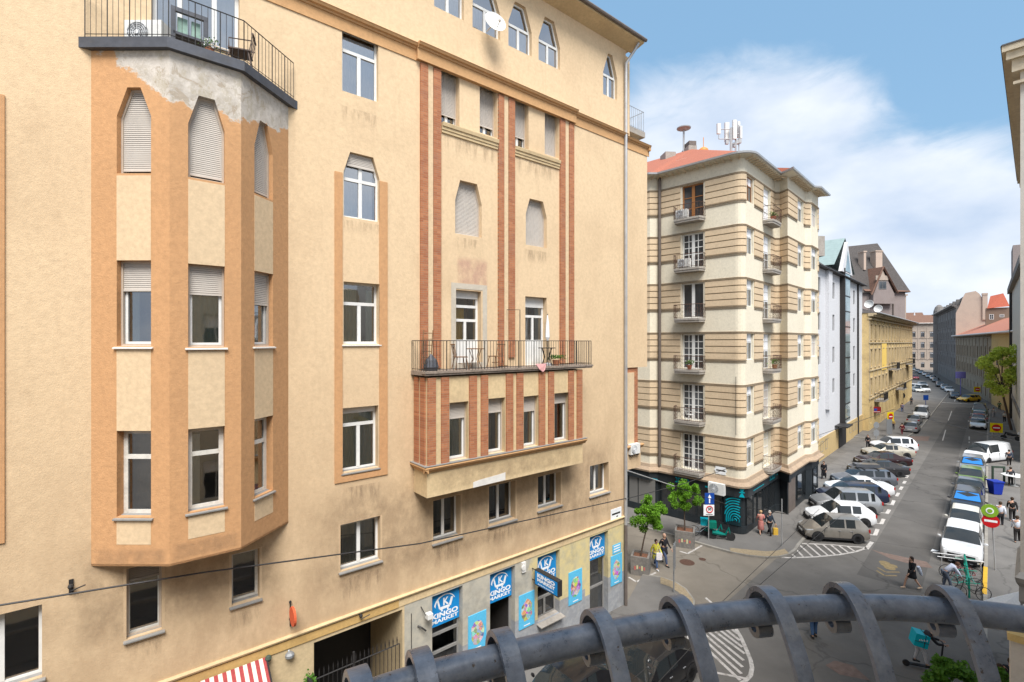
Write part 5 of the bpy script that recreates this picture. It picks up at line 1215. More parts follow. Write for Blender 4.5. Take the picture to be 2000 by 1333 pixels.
# its bare patched brick firewall faces us above the low brown house
fw=FG(-.28,0,0); FI=Fr(fw.x,fw.y,FG.d.x,FG.d.y); zi=lambda px,py:FI.Z(px,py); ui=lambda px:FI.U(px)
print('fw',[(p,round(ui(p),2)) for p in (1866,1870,1905,1925)],zi(1905,569),zi(1870,610))
b=MB(); b.prism(FI,[(ui(1866.5),0),(ui(1926),0),(ui(1926),zi(1925,590)),(ui(1917),zi(1917,581)),(ui(1912),zi(1912,574)),(ui(1905),zi(1905,569)),(ui(1885),zi(1885,573)),(ui(1880),zi(1880,582)),(ui(1874),zi(1874,598)),(ui(1866.5),zi(1866,612))],-.5,-.1); b.build('firewall',M['ibrick'],Gg)
b=MB(); b.box(FI,ui(1918),ui(1928),-.9,.4,zi(1917,625),zi(1917,577)); b.box(FI,ui(1917.5),ui(1928.5),-1,.5,zi(1917,577),zi(1917,573.5)); b.build('chimney',M['ibrick'],Gg)
b=MB(); zt_=zi(1905,569)-.3; L_=-ug0*.9
b.add([FI(ui(1868),-.1,zi(1868,612)),FI(ui(1881),-.1,zi(1881,580)),FI(ui(1900),-.1,zt_),FI(ui(1926),-.1,zi(1925,592)),FI(ui(1868),L_,zi(1868,612)),FI(ui(1881),L_,zi(1881,580)-1),FI(ui(1900),L_,zt_-1),FI(ui(1926),L_,zi(1925,592)-1)],[(0,1,5,4),(1,2,6,5),(2,3,7,6),(4,5,6,7)]); b.build('mansard_roof',M['greytile'],Gg)
for k in range(5):
    b=MB(); u_=3+k*9.5; b.box(Fr(*FG(-u_-1.2,.35,0).xy,FG.u.x,FG.u.y),0,1.3,-.1,1.6,zG+.2,zG+1.9); b.build('dormer',M['gdark'],Gg)
J2=empty('red_roofed_house',(107,114,0),'brown rendered house with bright red roof and two small white windows','building')
FJ=Fr((1925-1000)/FPX*128,128,.72,-.69); b=MB(); b.box(FJ,0,FJ.U(1985),0,8,0,FJ.Z(1930,602)); b.build('wall',M['ibrown'],J2)
b=MB(); e0,e1=FJ.U(1928),FJ.U(1972); b.add([FJ(e0,-.4,FJ.Z(1930,603)),FJ(e1,-.4,FJ.Z(1930,600)),FJ(FJ.U(1961),5,FJ.Z(1950,577)+.8),FJ(FJ.U(1935),5,FJ.Z(1935,583)+.9)],[(0,1,2,3)]); b.build('roof',M['redroof2'],J2)
for x in (1932,1952.5): swin(J2,Fr(*FJ(0,-.03,0).xy,.72,-.69),FJ.U(x),FJ.U(x+9),FJ.Z(x,624.5 if x<1940 else 620),FJ.Z(x,614.5),-.02,'white',2,(.5,),frame=.1)
# F far end of the street
FFo=G(1781,722); FF=Fr(FFo.x,FFo.y,.88,-.47)
rowhouse('far_pale_house','distant pale house closing the bend of the street',FF,-14,FF.U(1829),FF.Z(1800,632),M['fpale'],[(1,3.4),(5.4,8),(10,12.6),(15,17.4)],7,M['oldtile'],4,10,frame='pipedark',corn=.7,winw=1.3)
FF2=Fr(*(FF(4,14,0)).xy,.9,-.4); rowhouse('far_grey_house','distant grey gabled house with steep brown roofs behind the pale one',FF2,-16,4,FF2.Z(1812,626),M['egrey'],[(14,16.6),(19,21)],4,M['oldtile'],4,8,pil=False,winw=1.3)
FF3=Fr(*(FF(10,20,0)).xy,.9,-.3); o,_=rowhouse('far_house_with_turret','far-off hazy white house with a small turret',FF3,-22,-8,26,M['cwhite'],[(18,20.5)],3,M['greenroof'],2,8,pil=False)
c=along(1786,632,235); b=MB(); b.lathe((c.x,c.y,0),[(2,0),(2,c.z),(2.3,c.z+.2),(1.6,c.z+2.6),(.3,c.z+4),(.1,c.z+6)],8); b.build('turret',M['cwhite'],o)
# J dark neighbour strip on the right, beyond the near edge
JL=Fr(*Vector(st(46,rO+2.9)),-dS.x,-dS.y); Jn=empty('neighbour_building',JL(-20,5,0),'dark edged neighbouring house with scrolled gable behind the right border','building')
zj=JL.Z(1975,565) 
b=MB(); b.box(JL,-42,6,0,8,0,zj); b.build('wall',M['greywall'],Jn)
b=MB(); b.box(JL,-41.5,5,-.5,.0,zj-.9,zj); b.box(JL,-41.8,5,-.15,.02,3.6,4.2); b.build('cornice',M['gdark'],Jn)
b=MB(); b.tube([JL(-36,-.2,0),JL(-36,-.2,zj-1)],.18,6); b.build('downpipe',M['iron'],Jn)
b=MB(); b.box(JL,-42,-34,0,3,zj,zj+6.5); b.build('attic_gable',M['egrey'],Jn)
b=MB(); b.tube([JL(-37,1,zj+6),JL(-37,1,zj+12)],.06,4); b.tube([JL(-38,1,zj+10),JL(-36,1,zj+10)],.05,4); b.build('roof_aerial',M['iron'],Jn)

for nm,F,a,b_ in (('G',FG,ug0,-.3),('H',FH,0,uh1),('FF',FF,-14,FF.U(1829)),('D',FD,ud0,ud1),('J',JL,-42,6)): print(nm,[round(x) for x in proj(F(a,0,0))],[round(x) for x in proj(F(b_,0,0))],a,b_)
print('zG',zG,'zH',zH)
# ================================================================ cars
def paint(name,c,metal=0,r=.3):
    t=NT('car paint '+name); t.col(t.mix(t.ramp(t.noise(3,4,.6,obj=True),.4,.7),c,mul(c,.88))); t.rough(r); t.b.inputs['Metallic'].default_value=metal
    t.b.inputs['Coat Weight'].default_value=.6; t.b.inputs['Coat Roughness'].default_value=.08; return t.mat
t=NT('car glass'); t.col((.018,.022,.024)); t.rough(.05); t.b.inputs['Specular IOR Level'].default_value=.8; M['carglass']=t.mat
M['blueshade']=flat('blue windscreen sunshade',(.02,.17,.48),.35,.2); M['rim']=flat('alloy rim',(.42,.42,.43),.35,.6); M['lamp']=flat('headlamp glass',(.55,.58,.6),.15,.1,.1,8,spec=.8); M['tail']=flat('tail lamp',(.30,.015,.012),.25); M['plate']=flat('number plate',(.7,.7,.68),.5); M['trim']=flat('black trim',(.018,.018,.02),.5)
PR={ # side profile as (x fraction from the front, z) : belt (hood/waist line) and roof
 'hatch':dict(L=3.75,Wd=1.68,Hh=1.48,hood=(.02,.62,.10,.74,.23,.90),cowl=.25,rf=.44,rr=.86,tail=.985,belt=.93,tz=.95,trk=.97),
 'compact':dict(L=4.1,Wd=1.72,Hh=1.45,hood=(.02,.60,.10,.72,.26,.90),cowl=.28,rf=.46,rr=.84,tail=.975,belt=.92,tz=.95,trk=.97),
 'sedan':dict(L=4.75,Wd=1.82,Hh=1.42,hood=(.015,.60,.08,.72,.26,.88),cowl=.28,rf=.43,rr=.68,tail=.86,belt=.92,tz=.98,trk=1.0),
 'suv':dict(L=4.45,Wd=1.85,Hh=1.64,hood=(.012,.72,.07,.88,.24,1.02),cowl=.26,rf=.40,rr=.88,tail=.975,belt=1.02,tz=1.05,trk=1.06),
 'wagon':dict(L=4.75,Wd=1.83,Hh=1.5,hood=(.015,.62,.08,.74,.25,.92),cowl=.27,rf=.41,rr=.88,tail=.98,belt=.95,tz=.98,trk=1.0),
 'van':dict(L=5.1,Wd=1.95,Hh=1.98,hood=(.012,.75,.05,.98,.14,1.12),cowl=.15,rf=.28,rr=.96,tail=.99,belt=1.15,tz=1.15,trk=1.15)}
protos={}
def car_meshes(kind,panel=False):
    p=PR[kind]; Ln,Wd,Hh=p['L'],p['Wd'],p['Hh']; h=p['hood']
    # stations: x, shoulder z, roof z (or None), glass row flags
    wb0,wb1=.19*Ln,.80*Ln
    st_=[(0.0,h[1]-.16,0),(h[0],h[1],0),(h[2],h[3],0),((h[2]+h[4])/2,(h[3]+h[5])/2+.03,0),(p['cowl'],h[5]+.01,0)]
    n1=3
    for i in range(1,n1+1): k=i/n1; st_.append((p['cowl']+(p['rf']-p['cowl'])*k,p['belt'],.02+(Hh-.03-p['belt'])*(1-(1-k)**1.25)+0))
    mid=[(p['rf']+(p['rr']-p['rf'])*k) for k in (.12,.40,.46,.80,.88,1.0)]
    for i,x in enumerate(mid): k=(x-p['rf'])/(p['rr']-p['rf']); st_.append((x,p['belt']+.02*k,Hh-p['belt']-.05*abs(k-.35)**1.6*1.2-.0))
    for i in range(1,4): k=i/3; st_.append((p['rr']+(p['tail']-p['rr'])*k,p['belt']+(p['trk']-p['belt'])*k if kind!='sedan' else p['belt']+.03*k,(Hh-p['belt']-.06)*(1-k**1.35)+.02*(k<1)))
    if kind=='sedan': st_+= [(.93,p['tz']-.02,0),(.985,p['tz']-.05,0),(1.0,.55,0)]
    else: st_+= [(1.0,.62,0)]
    body=MB(); glass=MB(); ns=len(st_); rows=[]
    def wid(x): 
        e=max(0,.12-x)/.12; f=max(0,x-.88)/.12; return Wd/2*(1-.17*e*e-.12*f*f)
    for (x,zs,rf) in st_:
        w_=wid(x); zb=.22 if .06<x<.95 else .30; X=x*Ln
        sh=min(zs,p['belt']+.06); g=rf if rf else .012
        tw=w_*(.93-.16*min(1,g/.45)) if rf else w_*.88
        low=min(.62,zs*.72)
        rows.append([(X,-w_*.93,zb),(X,-w_*1.0,zb+.16),(X,-w_*1.0,low),(X,-w_*.965,zs-.06 if zs>.5 else zs*.9),(X,-w_*.93,zs),(X,-tw,zs+g*.93 if rf else zs+.012),(X,-tw*.80,zs+g if rf else zs+.022),(X,0,zs+g+.018 if rf else zs+.04)])
    full=[r+[(x,-y,z) for x,y,z in r[-2::-1]] for r in rows]; m=len(full[0])
    nc=5; nw0=4; iw=range(4,7)  # windshield strips between stations 4..7
    glassf=set()
    i0=4; i1=4+n1   # cowl .. roof front
    for i in range(ns-1):
        for j in range(m-1):
            jj=min(j,m-2-j); isg=False
            if i0<=i<i1 and jj in (5,6): isg=True                       # windscreen
            if jj==4 and i in (i1-1,i1,i1+1,i1+3): isg=not(panel and i>i1+1)
            rr0=i1+6
            if rr0<=i<rr0+3 and jj in (5,6) and not panel: isg=True  # rear window
            if i==rr0-1 and jj==4 and kind in('wagon','suv') and not panel: isg=True
            quad=[full[i][j],full[i+1][j],full[i+1][j+1],full[i][j+1]]
            (glass if isg else body).add(quad,[(0,1,2,3)])
    body.poly(full[0]); body.poly(full[-1][::-1])
    return p,body,glass,full,st_
def make_car(kind,col,label,group=None,shade=False,panel=False,rack=False,key=None):
    p,body,glass,full,st_=car_meshes(kind,panel); Ln,Wd,Hh=p['L'],p['Wd'],p['Hh']; c=Ln/2
    def sh(mb): mb.v=[(x-c,y,z) for x,y,z in mb.v]; return mb
    root=empty('parked_car' if kind!='van' else 'parked_van',(0,0,0),label,'car' if kind!='van' else 'van',group)
    k=dict(local=True)
    bo=sh(body).build('body',M[col],root,smooth=32,local=True)
    sh(glass).build('window_glass',M['carglass'],root,smooth=32,local=True)
    for x in (.185*Ln,.80*Ln):
        for s_ in (-1,1):
            R_=.31 if kind in('hatch','compact') else .345; y=s_*(Wd/2-.10)
            b=MB(); b.lathe((x-c,y,R_),[(R_*.62,-.11),(R_*.95,-.11),(R_,-.07),(R_,.07),(R_*.95,.11),(R_*.62,.11)],18,0,axis=(0,1,0)); wh=b.build('wheel',M['rubber'],root,smooth=35,local=True)
            b=MB(); b.lathe((x-c,y+s_*.075,R_),[(.0,-.02),(R_*.6,-.02),(R_*.66,.035)],14,0,axis=(0,s_,0))
            for q in range(5):
                a=q*1.2566; e=Vector((math.cos(a),0,math.sin(a))); o_=Vector((x-c,y+s_*.108,R_)); f=Vector((-math.sin(a),0,math.cos(a)))*R_*.09
                b.add([o_-f,o_+f,o_+e*R_*.62+f*.8,o_+e*R_*.62-f*.8],[(0,1,2,3)],1)
            b.build('rim',[M['trim'],M['rim']],wh,local=True)
    for x in (.185*Ln,.80*Ln): # wheel arches
        for s_ in (-1,1):
            R_=.40 if kind!='hatch' else .37; b=MB(); y=s_*(Wd/2+.004); n=14; pts=[]
            for q in range(n+1): a=math.pi*q/n; pts.append((x-c+R_*math.cos(a),y,.31+R_*math.sin(a)))
            pts+= [(x-c-R_,y,.2),(x-c+R_,y,.2)]
            b.add(pts,[list(range(len(pts)))]); b.build('wheel_arch',M['trim'],root,local=True)
    def wy(x): return Wd/2
    b=MB(); z=p['hood'][1]
    for s_ in (-1,1):
        b=MB(); x0,x1=.012*Ln-c,.115*Ln-c; y=s_*Wd*.36
        b.add([(x0-.005,s_*Wd*.26,z-.05),(x0+.03,s_*Wd*.40,z-.03),(x1,s_*Wd*.487,z+.10),(x1-.02,s_*Wd*.478,z+.19-.03),(x0+.09,s_*Wd*.405,z+.10),(x0+.03,s_*Wd*.27,z+.05)],[(0,1,4,5),(1,2,3,4)]); b.build('headlight',M['lamp'],root,local=True)
        b=MB(); zt=p['belt']-.02 if kind!='sedan' else .86; xr=Ln-c
        b.box(lambda u,d,zz:Vector((xr-.10+d,s_*u,zz)),Wd*.32,Wd*.452,0,.112,zt-.2,zt); b.build('tail_light',M['tail'],root,local=True)
        b=MB(); xm=(p['cowl']+.06)*Ln-c; b.ball((xm,s_*(Wd/2+.10),p['belt']+.06),.1,8,sx=.55,sy=1,sz=.7); b.build('mirror',M[col] if kind!='van' else M['trim'],root,smooth=True,local=True)
        b=MB(); xd=.55*Ln-c
        for xa in (.5,.68): b.box(lambda u,d,zz:Vector((xa*Ln-c+u,s_*(Wd/2-.015)+s_*d,zz)),0,.16,0,.03,p['belt']-.17,p['belt']-.145)
        b.build('door_handle',M['rim' if kind!='van' else 'trim'],root,local=True)
        b=MB()
        for xa in (p['cowl']+.035,.52,.715): 
            if xa<.9: b.box(lambda u,d,zz:Vector((xa*Ln-c+u,s_*(Wd/2-.012)+s_*d,zz)),0,.012,0,.016,.36,p['belt']-.1)
        b.build('door_gap',M['trim'],root,local=True)
    b=MB(); b.box(lambda u,d,zz:Vector((-c-.012+d,u,zz)),-.32*Wd,.32*Wd,0,.04,z-.22,z-.08); b.box(lambda u,d,zz:Vector((-c-.02+d,u,zz)),-.36*Wd,.36*Wd,0,.07,.3,.4); b.build('grille',M['trim'],root,local=True)
    b=MB(); b.box(lambda u,d,zz:Vector((-c-.03+d,u,zz)),-.26,.26,0,.02,.42,.53); b.build('number_plate',M['plate'],root,local=True)
    b=MB(); b.box(lambda u,d,zz:Vector((c-.0+d,u,zz)),-.26,.26,0,.02,.5,.61); b.build('number_plate',M['plate'],root,local=True)
    b=MB()
    for s_ in (-1,1): b.box(lambda u,d,zz:Vector((u,s_*(Wd/2-.03)+s_*d,zz)),-.27*Ln,.26*Ln,0,.045,.2,.3)
    b.box(lambda u,d,zz:Vector((-c-.01+d,u,zz)),-.44*Wd,.44*Wd,0,.1,.2,.27); b.build('sill_trim',M['trim'],root,local=True)
    if shade:
        b=MB(); r0=full[4]; r1=full[6]; q=[]
        A1,B1,C1,D1=Vector(r0[5]),Vector(r0[9]),Vector(full[7][9]),Vector(full[7][5]); q=[A1.lerp(B1,.05)*1+(D1-A1)*.08,A1.lerp(B1,.95)+(C1-B1)*.08,A1.lerp(B1,.93)+(C1-B1)*.93,A1.lerp(B1,.07)+(D1-A1)*.93]
        nrm=(q[1]-q[0]).cross(q[3]-q[0]).normalized(); nrm=nrm if nrm.z>0 else -nrm
        b.poly([tuple(v+nrm*.055-Vector((c,0,0))) for v in q]); b.build('sunshade',M['blueshade'],root,local=True)
    if rack:
        b=MB(); b.box(lambda u,d,zz:Vector((u,d,zz)),-.55,1.35,-.1,.62,Hh+.08,Hh+.36); m_=b.build('roof_box',M[rack],root,smooth=20,local=True)
        b=MB()
        for x in (-.2,.9): b.box(lambda u,d,zz:Vector((x+u,d,zz)),0,.06,-.75,.75,Hh+.0,Hh+.07)
        b.build('roof_bar',M['trim'],root,local=True)
    return root
for k_,c_,mt in (('taupe',(.30,.275,.24),.5),('white',(.66,.67,.68),0),('silver',(.36,.37,.38),.55),('navy',(.018,.024,.05),.2),('blackc',(.012,.012,.014),.2),('slate',(.14,.15,.17),.5),('charcoal',(.045,.043,.045),.4),('maroon',(.03,.012,.014),.3),('champagne',(.48,.44,.36),.4),('lime',(.16,.24,.05),.2),('red',(.42,.02,.02),.1),('yellow',(.72,.46,.01),0),('green',(.05,.09,.07),.3),('ivory',(.60,.58,.52),0),('ltblue',(.25,.31,.37),.4)):
    M['p_'+k_]=paint(k_,c_,mt)
def place(kind,col,x,y,hx,hy,label,group,**k):
    r=make_car(kind,'p_'+col,label,group,**k); r.location=(x,y,.004); r.rotation_euler=(0,0,math.atan2(-hy,-hx)); return r
GA='cars parked at an angle along the left pavement'; GR='cars parked nose to tail along the right kerb'; GF='cars parked further up the street'
hd=Vector((-.985,.17)).normalized()      # angled cars: nose points left, onto the pavement edge
def angled(kind,col,px,py,label,**k):
    # (px,py): ground point below the rear wheel that faces the camera
    Ln,Wd=PR[kind]['L'],PR[kind]['Wd']; g=G(px,py).xy; side=Vector((-hd.y,hd.x)); side=side if side.y>0 else -side
    c=g+hd*(.80*Ln-Ln/2)+side*(Wd/2-.05); return place(kind,col,c.x,c.y,hd.x,hd.y,label,GA,**k)
angled('hatch','taupe',1675,1063,'grey-brown small hatchback, nearest of the angled row beside the hatched road marking')
angled('compact','white',1688,1032,'small white hatchback second from the front of the angled row')
angled('suv','silver',1700,1008,'silver small off-roader third in the angled row')
angled('wagon','navy',1712,989,'dark navy estate half hidden between the silver off-roader and the white saloon')
angled('sedan','white',1724,973,'long white saloon with dark side windows in the middle of the angled row')
angled('wagon','slate',1731,955,'slate grey estate with a grey roof box in the angled row',rack='p_slate')
angled('sedan','charcoal',1757,933,'charcoal black saloon behind the estate with roof box')
angled('sedan','maroon',1763,915,'very dark maroon saloon second behind the estate with roof box')
angled('sedan','champagne',1771,897,'champagne beige saloon near the far end of the angled row')
angled('suv','white',1778,885,'white off-roader last in the angled row by the cross street')
def par(kind,col,px,py,label,grp=GR,rev=False,turn=0,road=None,**k):
    # (px,py): ground point below the middle of the front bumper; car points down the street towards us
    Ln=PR[kind]['L']; g=G(px,py).xy; h=(Vector((-.700,-.714)) if road is None else Vector(road).normalized()); h=h if not rev else -h
    if turn: a=rad(turn); h=Vector((h.x*math.cos(a)-h.y*math.sin(a),h.x*math.sin(a)+h.y*math.cos(a)))
    c=g-h*Ln/2 if not rev else g+h*Ln/2
    return place(kind,col,c.x,c.y,h.x,h.y,label,grp,**k)
par('suv','white',1877,1106,'big white car at the near end of the right kerb row, behind the parked bicycles')
rc=G(1877,1106).xy
def rightrow(dist,kind,col,label,off_=0,**k):
    g=rc+Vector((.700,.714))*dist+Vector((.714,-.7))*off_; h=Vector((-.7,-.714)); c=g-h*PR[kind]['L']/2
    return place(kind,col,c.x,c.y,h.x,h.y,label,GR,**k)
rightrow(5.2,'compact','ivory','off-white car second in the right kerb row behind the big white one')
rightrow(10.2,'suv','charcoal','brown-black car with bright blue windscreen shade, third in the right kerb row',shade=True)
rightrow(15.3,'sedan','slate','grey car with dark windscreen between the two blue-shaded cars')
rightrow(20.2,'compact','lime','lime green and black small car by the blue bin')
rightrow(25.2,'suv','silver','silver car with blue windscreen shade right in front of the crossing white van',shade=True)
g=G(1899,905).xy; place('van','white',g.x+2.5,g.y+.9,-.95,-.31,'white panel van with grey side turned across the right kerb','',panel=True)
rightrow(60,'sedan','white','white car with pale bonnet first in the far kerb row'); rightrow(65.5,'compact','red','red car wedged between two white cars up the street'); rightrow(70.5,'compact','white','white car behind the red one up the street'); rightrow(78,'van','green','dark green van behind the red and white cars up the street')
# left lane further up
par('compact','silver',1777,847,'silver hatchback seen from behind, parked beside a person in maroon',GF,rev=True)
par('compact','silver',1783,831,'silver car parked just ahead of the silver hatchback on the left kerb',GF,rev=True)
par('van','white',1797,820,'white delivery van driving towards us on the left lane',GF)
g=G(1901,786).xy; place('wagon','yellow',g.x,g.y+1,-.97,-.23,'bright yellow taxi turning at the crossroads',GF)
rd=(.592,.806)
labs=['white car with dark roof','small white van','grey car','blue-grey car','white hatchback','dark car']
fr_=[(1868,780,'blackc','dark car just left of the yellow taxi'),(1856,768,'white','white car second from the yellow taxi'),(1848,763,'ltblue','pale blue car third from the yellow taxi'),(1838,757,'blackc','dark car under the brown house row'),(1830,748,'charcoal','charcoal car in front of the black corner building'),(1824,743,'white','white car in the far row on the bend'),(1815,739,'silver','silver car in the far row on the bend'),(1808,735,'white','white car next beyond the silver one on the bend'),(1800,731,'ltblue','pale blue car far up on the bend'),(1793,728,'silver','farthest silver car but one on the bend'),(1786,725,'ltblue','farthest blue-grey car on the bend')]
for x,y,c,l in fr_: par('compact' if c!='charcoal' else 'wagon',c,x,y,l,GF,road=(-.592,-.806))
for x,y,c,k_,l in ((1812,768,'white','van','white van parked on the left past the crossroads'),(1797,768,'ivory','compact','off-white car beside the white van past the crossroads'),(1789,763,'green','wagon','dark green car at the corner of the ochre building'),(1807,757,'silver','compact','silver car behind the white van past the crossroads'),(1790,742,'red','compact','small red car far up the street')):
    par(k_,c,x,y,l,GF,road=(-.592,-.806),turn=35 if k_=='van' else 10)
# black car below the railing
g=G(1300,1300).xy; h=-FA.u.xy; r=place('sedan','blackc',g.x-1.0,g.y-1.15,h.x,h.y,'glossy black car under the iron balcony railing','')
g=G(1150,1338).xy; place('sedan','blackc',g.x-.9,g.y-1.2,h.x,h.y,'second black car at the bottom edge below the railing','')
for o in bpy.data.objects:
    if o.get('group')=='' : del o['group']
# ================================================================ people
def skinmesh(js,es,rs,root=0,sub=1):
    me=bpy.data.meshes.new('sk'); me.from_pydata(js,es,[]); o=bpy.data.objects.new('sk',me); COL.objects.link(o)
    m=o.modifiers.new('s','SKIN'); 
    if not me.skin_vertices:
        b=bmesh.new(); b.from_mesh(me); b.verts.layers.skin.verify(); b.to_mesh(me); b.free()
    sv=me.skin_vertices[0].data
    for i,r_ in enumerate(rs): sv[i].radius=(r_,r_) if not isinstance(r_,tuple) else r_; sv[i].use_root=(i==root)
    m.use_smooth_shade=True; s_=o.modifiers.new('u','SUBSURF'); s_.levels=sub; s_.render_levels=sub
    dg=bpy.context.evaluated_depsgraph_get(); e=o.evaluated_get(dg); q=e.to_mesh(); v=[tuple(x.co) for x in q.vertices]; f=[tuple(x.vertices) for x in q.polygons]; e.to_mesh_clear()
    bpy.data.objects.remove(o); bpy.data.meshes.remove(me); return v,f
cloth={}
def cm_(c):
    k='cloth %.2f %.2f %.2f'%c
    if k not in cloth: cloth[k]=flat(k,c,.85,0,.15,12,obj=True)
    return cloth[k]
M['skin']=flat('skin',(.46,.27,.19),.55,0,.05,10)
def person(pos,face,top,legs,label,hair=(.04,.025,.015),h=1.72,stride=.25,lean=0,arms=None,coat=0,shorts=0,bare=0,shoe=(.03,.03,.03),sleeve=1,bent=0,sit=None):
    """pos: ground point; face: world direction; arms: ((elbow xyz),(wrist xyz)) pairs for right and left"""
    k=h/1.72; root=empty('person',(pos[0],pos[1],pos[2]),label,'person',None,math.atan2(face[1],face[0]),k)
    s=stride; L_=lean
    pel=(0,0,.94); sp=(L_*.25,0,1.13); ch=(L_*.6,0,1.33); nk=(L_*.8+.01,0,1.475); hb=(L_*.95+.03,0,1.555); ht=(L_*1.0+.035,0,1.635)
    if bent: pel=(-.12,0,.92); sp=(.05,0,1.08); ch=(.22,0,1.2); nk=(.34,0,1.28); hb=(.41,0,1.33); ht=(.45,0,1.39)
    legsj={}
    for n_,sg,fx in (('r',-1,s),('l',1,-s)):
        hip=(pel[0],sg*.085,.88); kn=(pel[0]*.5+fx*.55+.05,sg*.09,.49); an=(fx*1.05-.03,sg*.095,.085 if fx>=0 else .10+abs(fx)*.18); toe=(an[0]+.15,sg*.105,max(.03,an[2]-.05-(0 if fx>=0 else .03)))
        if sit and n_ in sit: kn,an=sit[n_]; toe=(an[0]+.15,an[1],max(.03,an[2]-.05))
        legsj[n_]=(hip,kn,an,toe)
    ar={}
    for n_,sg,fx in (('r',-1,-s),('l',1,s)):
        sh_=(ch[0]-.01,sg*.17,ch[2]+.07); el=(ch[0]+fx*.35-.03,sg*.235,ch[2]-.2); wr=(ch[0]+fx*.8+.07,sg*.24,ch[2]-.42)
        if arms and arms.get(n_): el,wr=arms[n_]
        ar[n_]=(sh_,el,wr)
    J=[pel,sp,ch,nk,hb,ht]; E_=[(0,1),(1,2),(2,3),(3,4),(4,5)]; Rr=[.115,.105,(.145,.115),.05,.072,.078]
    for n_ in 'rl':
        b0=len(J); J+=list(legsj[n_]); E_+= [(0,b0),(b0,b0+1),(b0+1,b0+2),(b0+2,b0+3)]; Rr+=[.085,.056,.038,.03]
        b0=len(J); sh_,el,wr=ar[n_]; w_=Vector(wr); e_=Vector(el); hd_=w_+(w_-e_).normalized()*.07; J+=[sh_,el,wr,tuple(hd_)]; E_+=[(2,b0),(b0,b0+1),(b0+1,b0+2),(b0+2,b0+3)]; Rr+=[.052,.04,.026,.033]
    v,f=skinmesh(J,E_,Rr); mb=MB(); mb.add(v,f)
    for n_ in 'rl': # fingers and thumb
        sh_,el,wr=[Vector(x) for x in ar[n_]]; d_=(wr-el).normalized(); y=Vector((1,0,0)) if abs(d_.x)<.7 else Vector((0,0,1)); t_=d_.cross(y).normalized(); sd_=t_.cross(d_).normalized(); hb_=wr+d_*.07
        for q,(o_,ln) in enumerate(((-.03,.065),(-.01,.075),(.01,.07),(.028,.055))):
            p=hb_+sd_*o_+d_*.01; mb.tube([p,p+d_*ln*.6,p+d_*ln+t_*.02],[.009,.008,.005],5)
        p=wr+d_*.04+sd_*-.03; mb.tube([p,p+d_*.03-sd_*.025,p+d_*.055-sd_*.03],[.011,.009,.006],5)
    hc=(Vector(hb)+Vector(ht))/2; fw=Vector((1,0,0)) if not bent else Vector((.8,0,-.6))
    mb.ball(hc+fw*.0,.098,12,sz=1.2,sx=.95,sy=.82); mb.tube([hc+fw*.085+Vector((0,0,.02)),hc+fw*.115-Vector((0,0,.015))],[.01,.015],5)
    for sg in (-1,1): mb.ball(hc+Vector((0,sg*.082,-.005)),.022,6,sx=.6,sy=.4)
    body=mb.build('body',M['skin'],root,smooth=60,local=True)
    b=MB()
    for sg in (-1,1): b.ball(hc+fw*.088+Vector((0,sg*.03,.015)),.011,6)
    b.tube([hc+fw*.09+Vector((0,-.022,-.05)),hc+fw*.09+Vector((0,.022,-.05))],.006,4); b.build('face_features',cm_((.05,.03,.03)),body,local=True)
    b=MB(); b.ball(hc+Vector((-.022,0,.03)),.112,12,sz=1.02,sx=.92,sy=.88)
    if bare==2 or coat==3: b.ball(hc+Vector((-.06,0,-.08)),.09,10,sz=1.3,sx=.6,sy=.9)
    b.build('hair',cm_(hair),root,smooth=True,local=True)
    # top
    g=.018; J=[(pel[0],0,pel[2]+.02),sp,ch,(nk[0],0,nk[2]-.03)]; E_=[(0,1),(1,2),(2,3)]; Rr=[.135+g*.4,.12+g,(.162+g,.13),.068]
    for n_ in 'rl':
        b0=len(J); sh_,el,wr=ar[n_]; J+=[sh_,el]; Rr+=[.07,.056]; E_+=[(2,b0),(b0,b0+1)]
        if sleeve: J.append(tuple(Vector(el).lerp(Vector(wr),.92))); Rr.append(.042); E_.append((b0+1,b0+2))
    v,f=skinmesh(J,E_,Rr); mb=MB(); mb.add(v,f)
    if coat:
        zb=(.42,.62,.5)[int(coat)-1] if coat<4 else .5
        mb.lathe((pel[0],0,0),[(.17,pel[2]+.06),(.185,pel[2]-.15),(.215,zb+.02),(.2,zb)],14)
    mb.build('jacket' if sleeve else 'shirt',cm_(top),root,smooth=60,local=True)
    if not bare:
        J=[(pel[0],0,pel[2]-.0)];E_=[];Rr=[.13]
        for n_ in 'rl':
            hip,kn,an,toe=legsj[n_]; b0=len(J); an2=tuple(Vector(kn).lerp(Vector(an),.93 if not shorts else .02)); J+=[hip,kn]+([an2] if not shorts else []); E_+=[(0,b0),(b0,b0+1)]+([(b0+1,b0+2)] if not shorts else []); Rr+=[.105,.078]+([.058] if not shorts else [])
        v,f=skinmesh(J,E_,Rr); mb=MB(); mb.add(v,f); mb.build('shorts' if shorts else 'trousers',cm_(legs),root,smooth=60,local=True)
    for n_ in 'rl':
        hip,kn,an,toe=legsj[n_]; mb=MB(); mb.tube([Vector(an)+Vector((-.05,0,-.035)),Vector(an)+Vector((.03,0,-.03)),Vector(toe)+Vector((.03,0,.005))],[.042,.048,.03],8); mb.build('shoe',cm_(shoe),root,smooth=60,local=True)
    return root
def at(px,py): return G(px,py)
away=(.70,.71); toward=(-.70,-.71)
P1_=person(at(1281,1111),(.35,-.94),(.50,.47,.05),(.06,.10,.20),'person in yellow-green parka and jeans walking beside the near planter',hair=(.03,.02,.015),coat=2,h=1.66,shoe=(.6,.6,.6))
person(at(1297,1103),(.5,-.87),(.015,.015,.02),(.05,.07,.13),'bald man in long black coat walking next to the yellow parka',hair=(.40,.25,.18),coat=2,h=1.78,stride=.3)
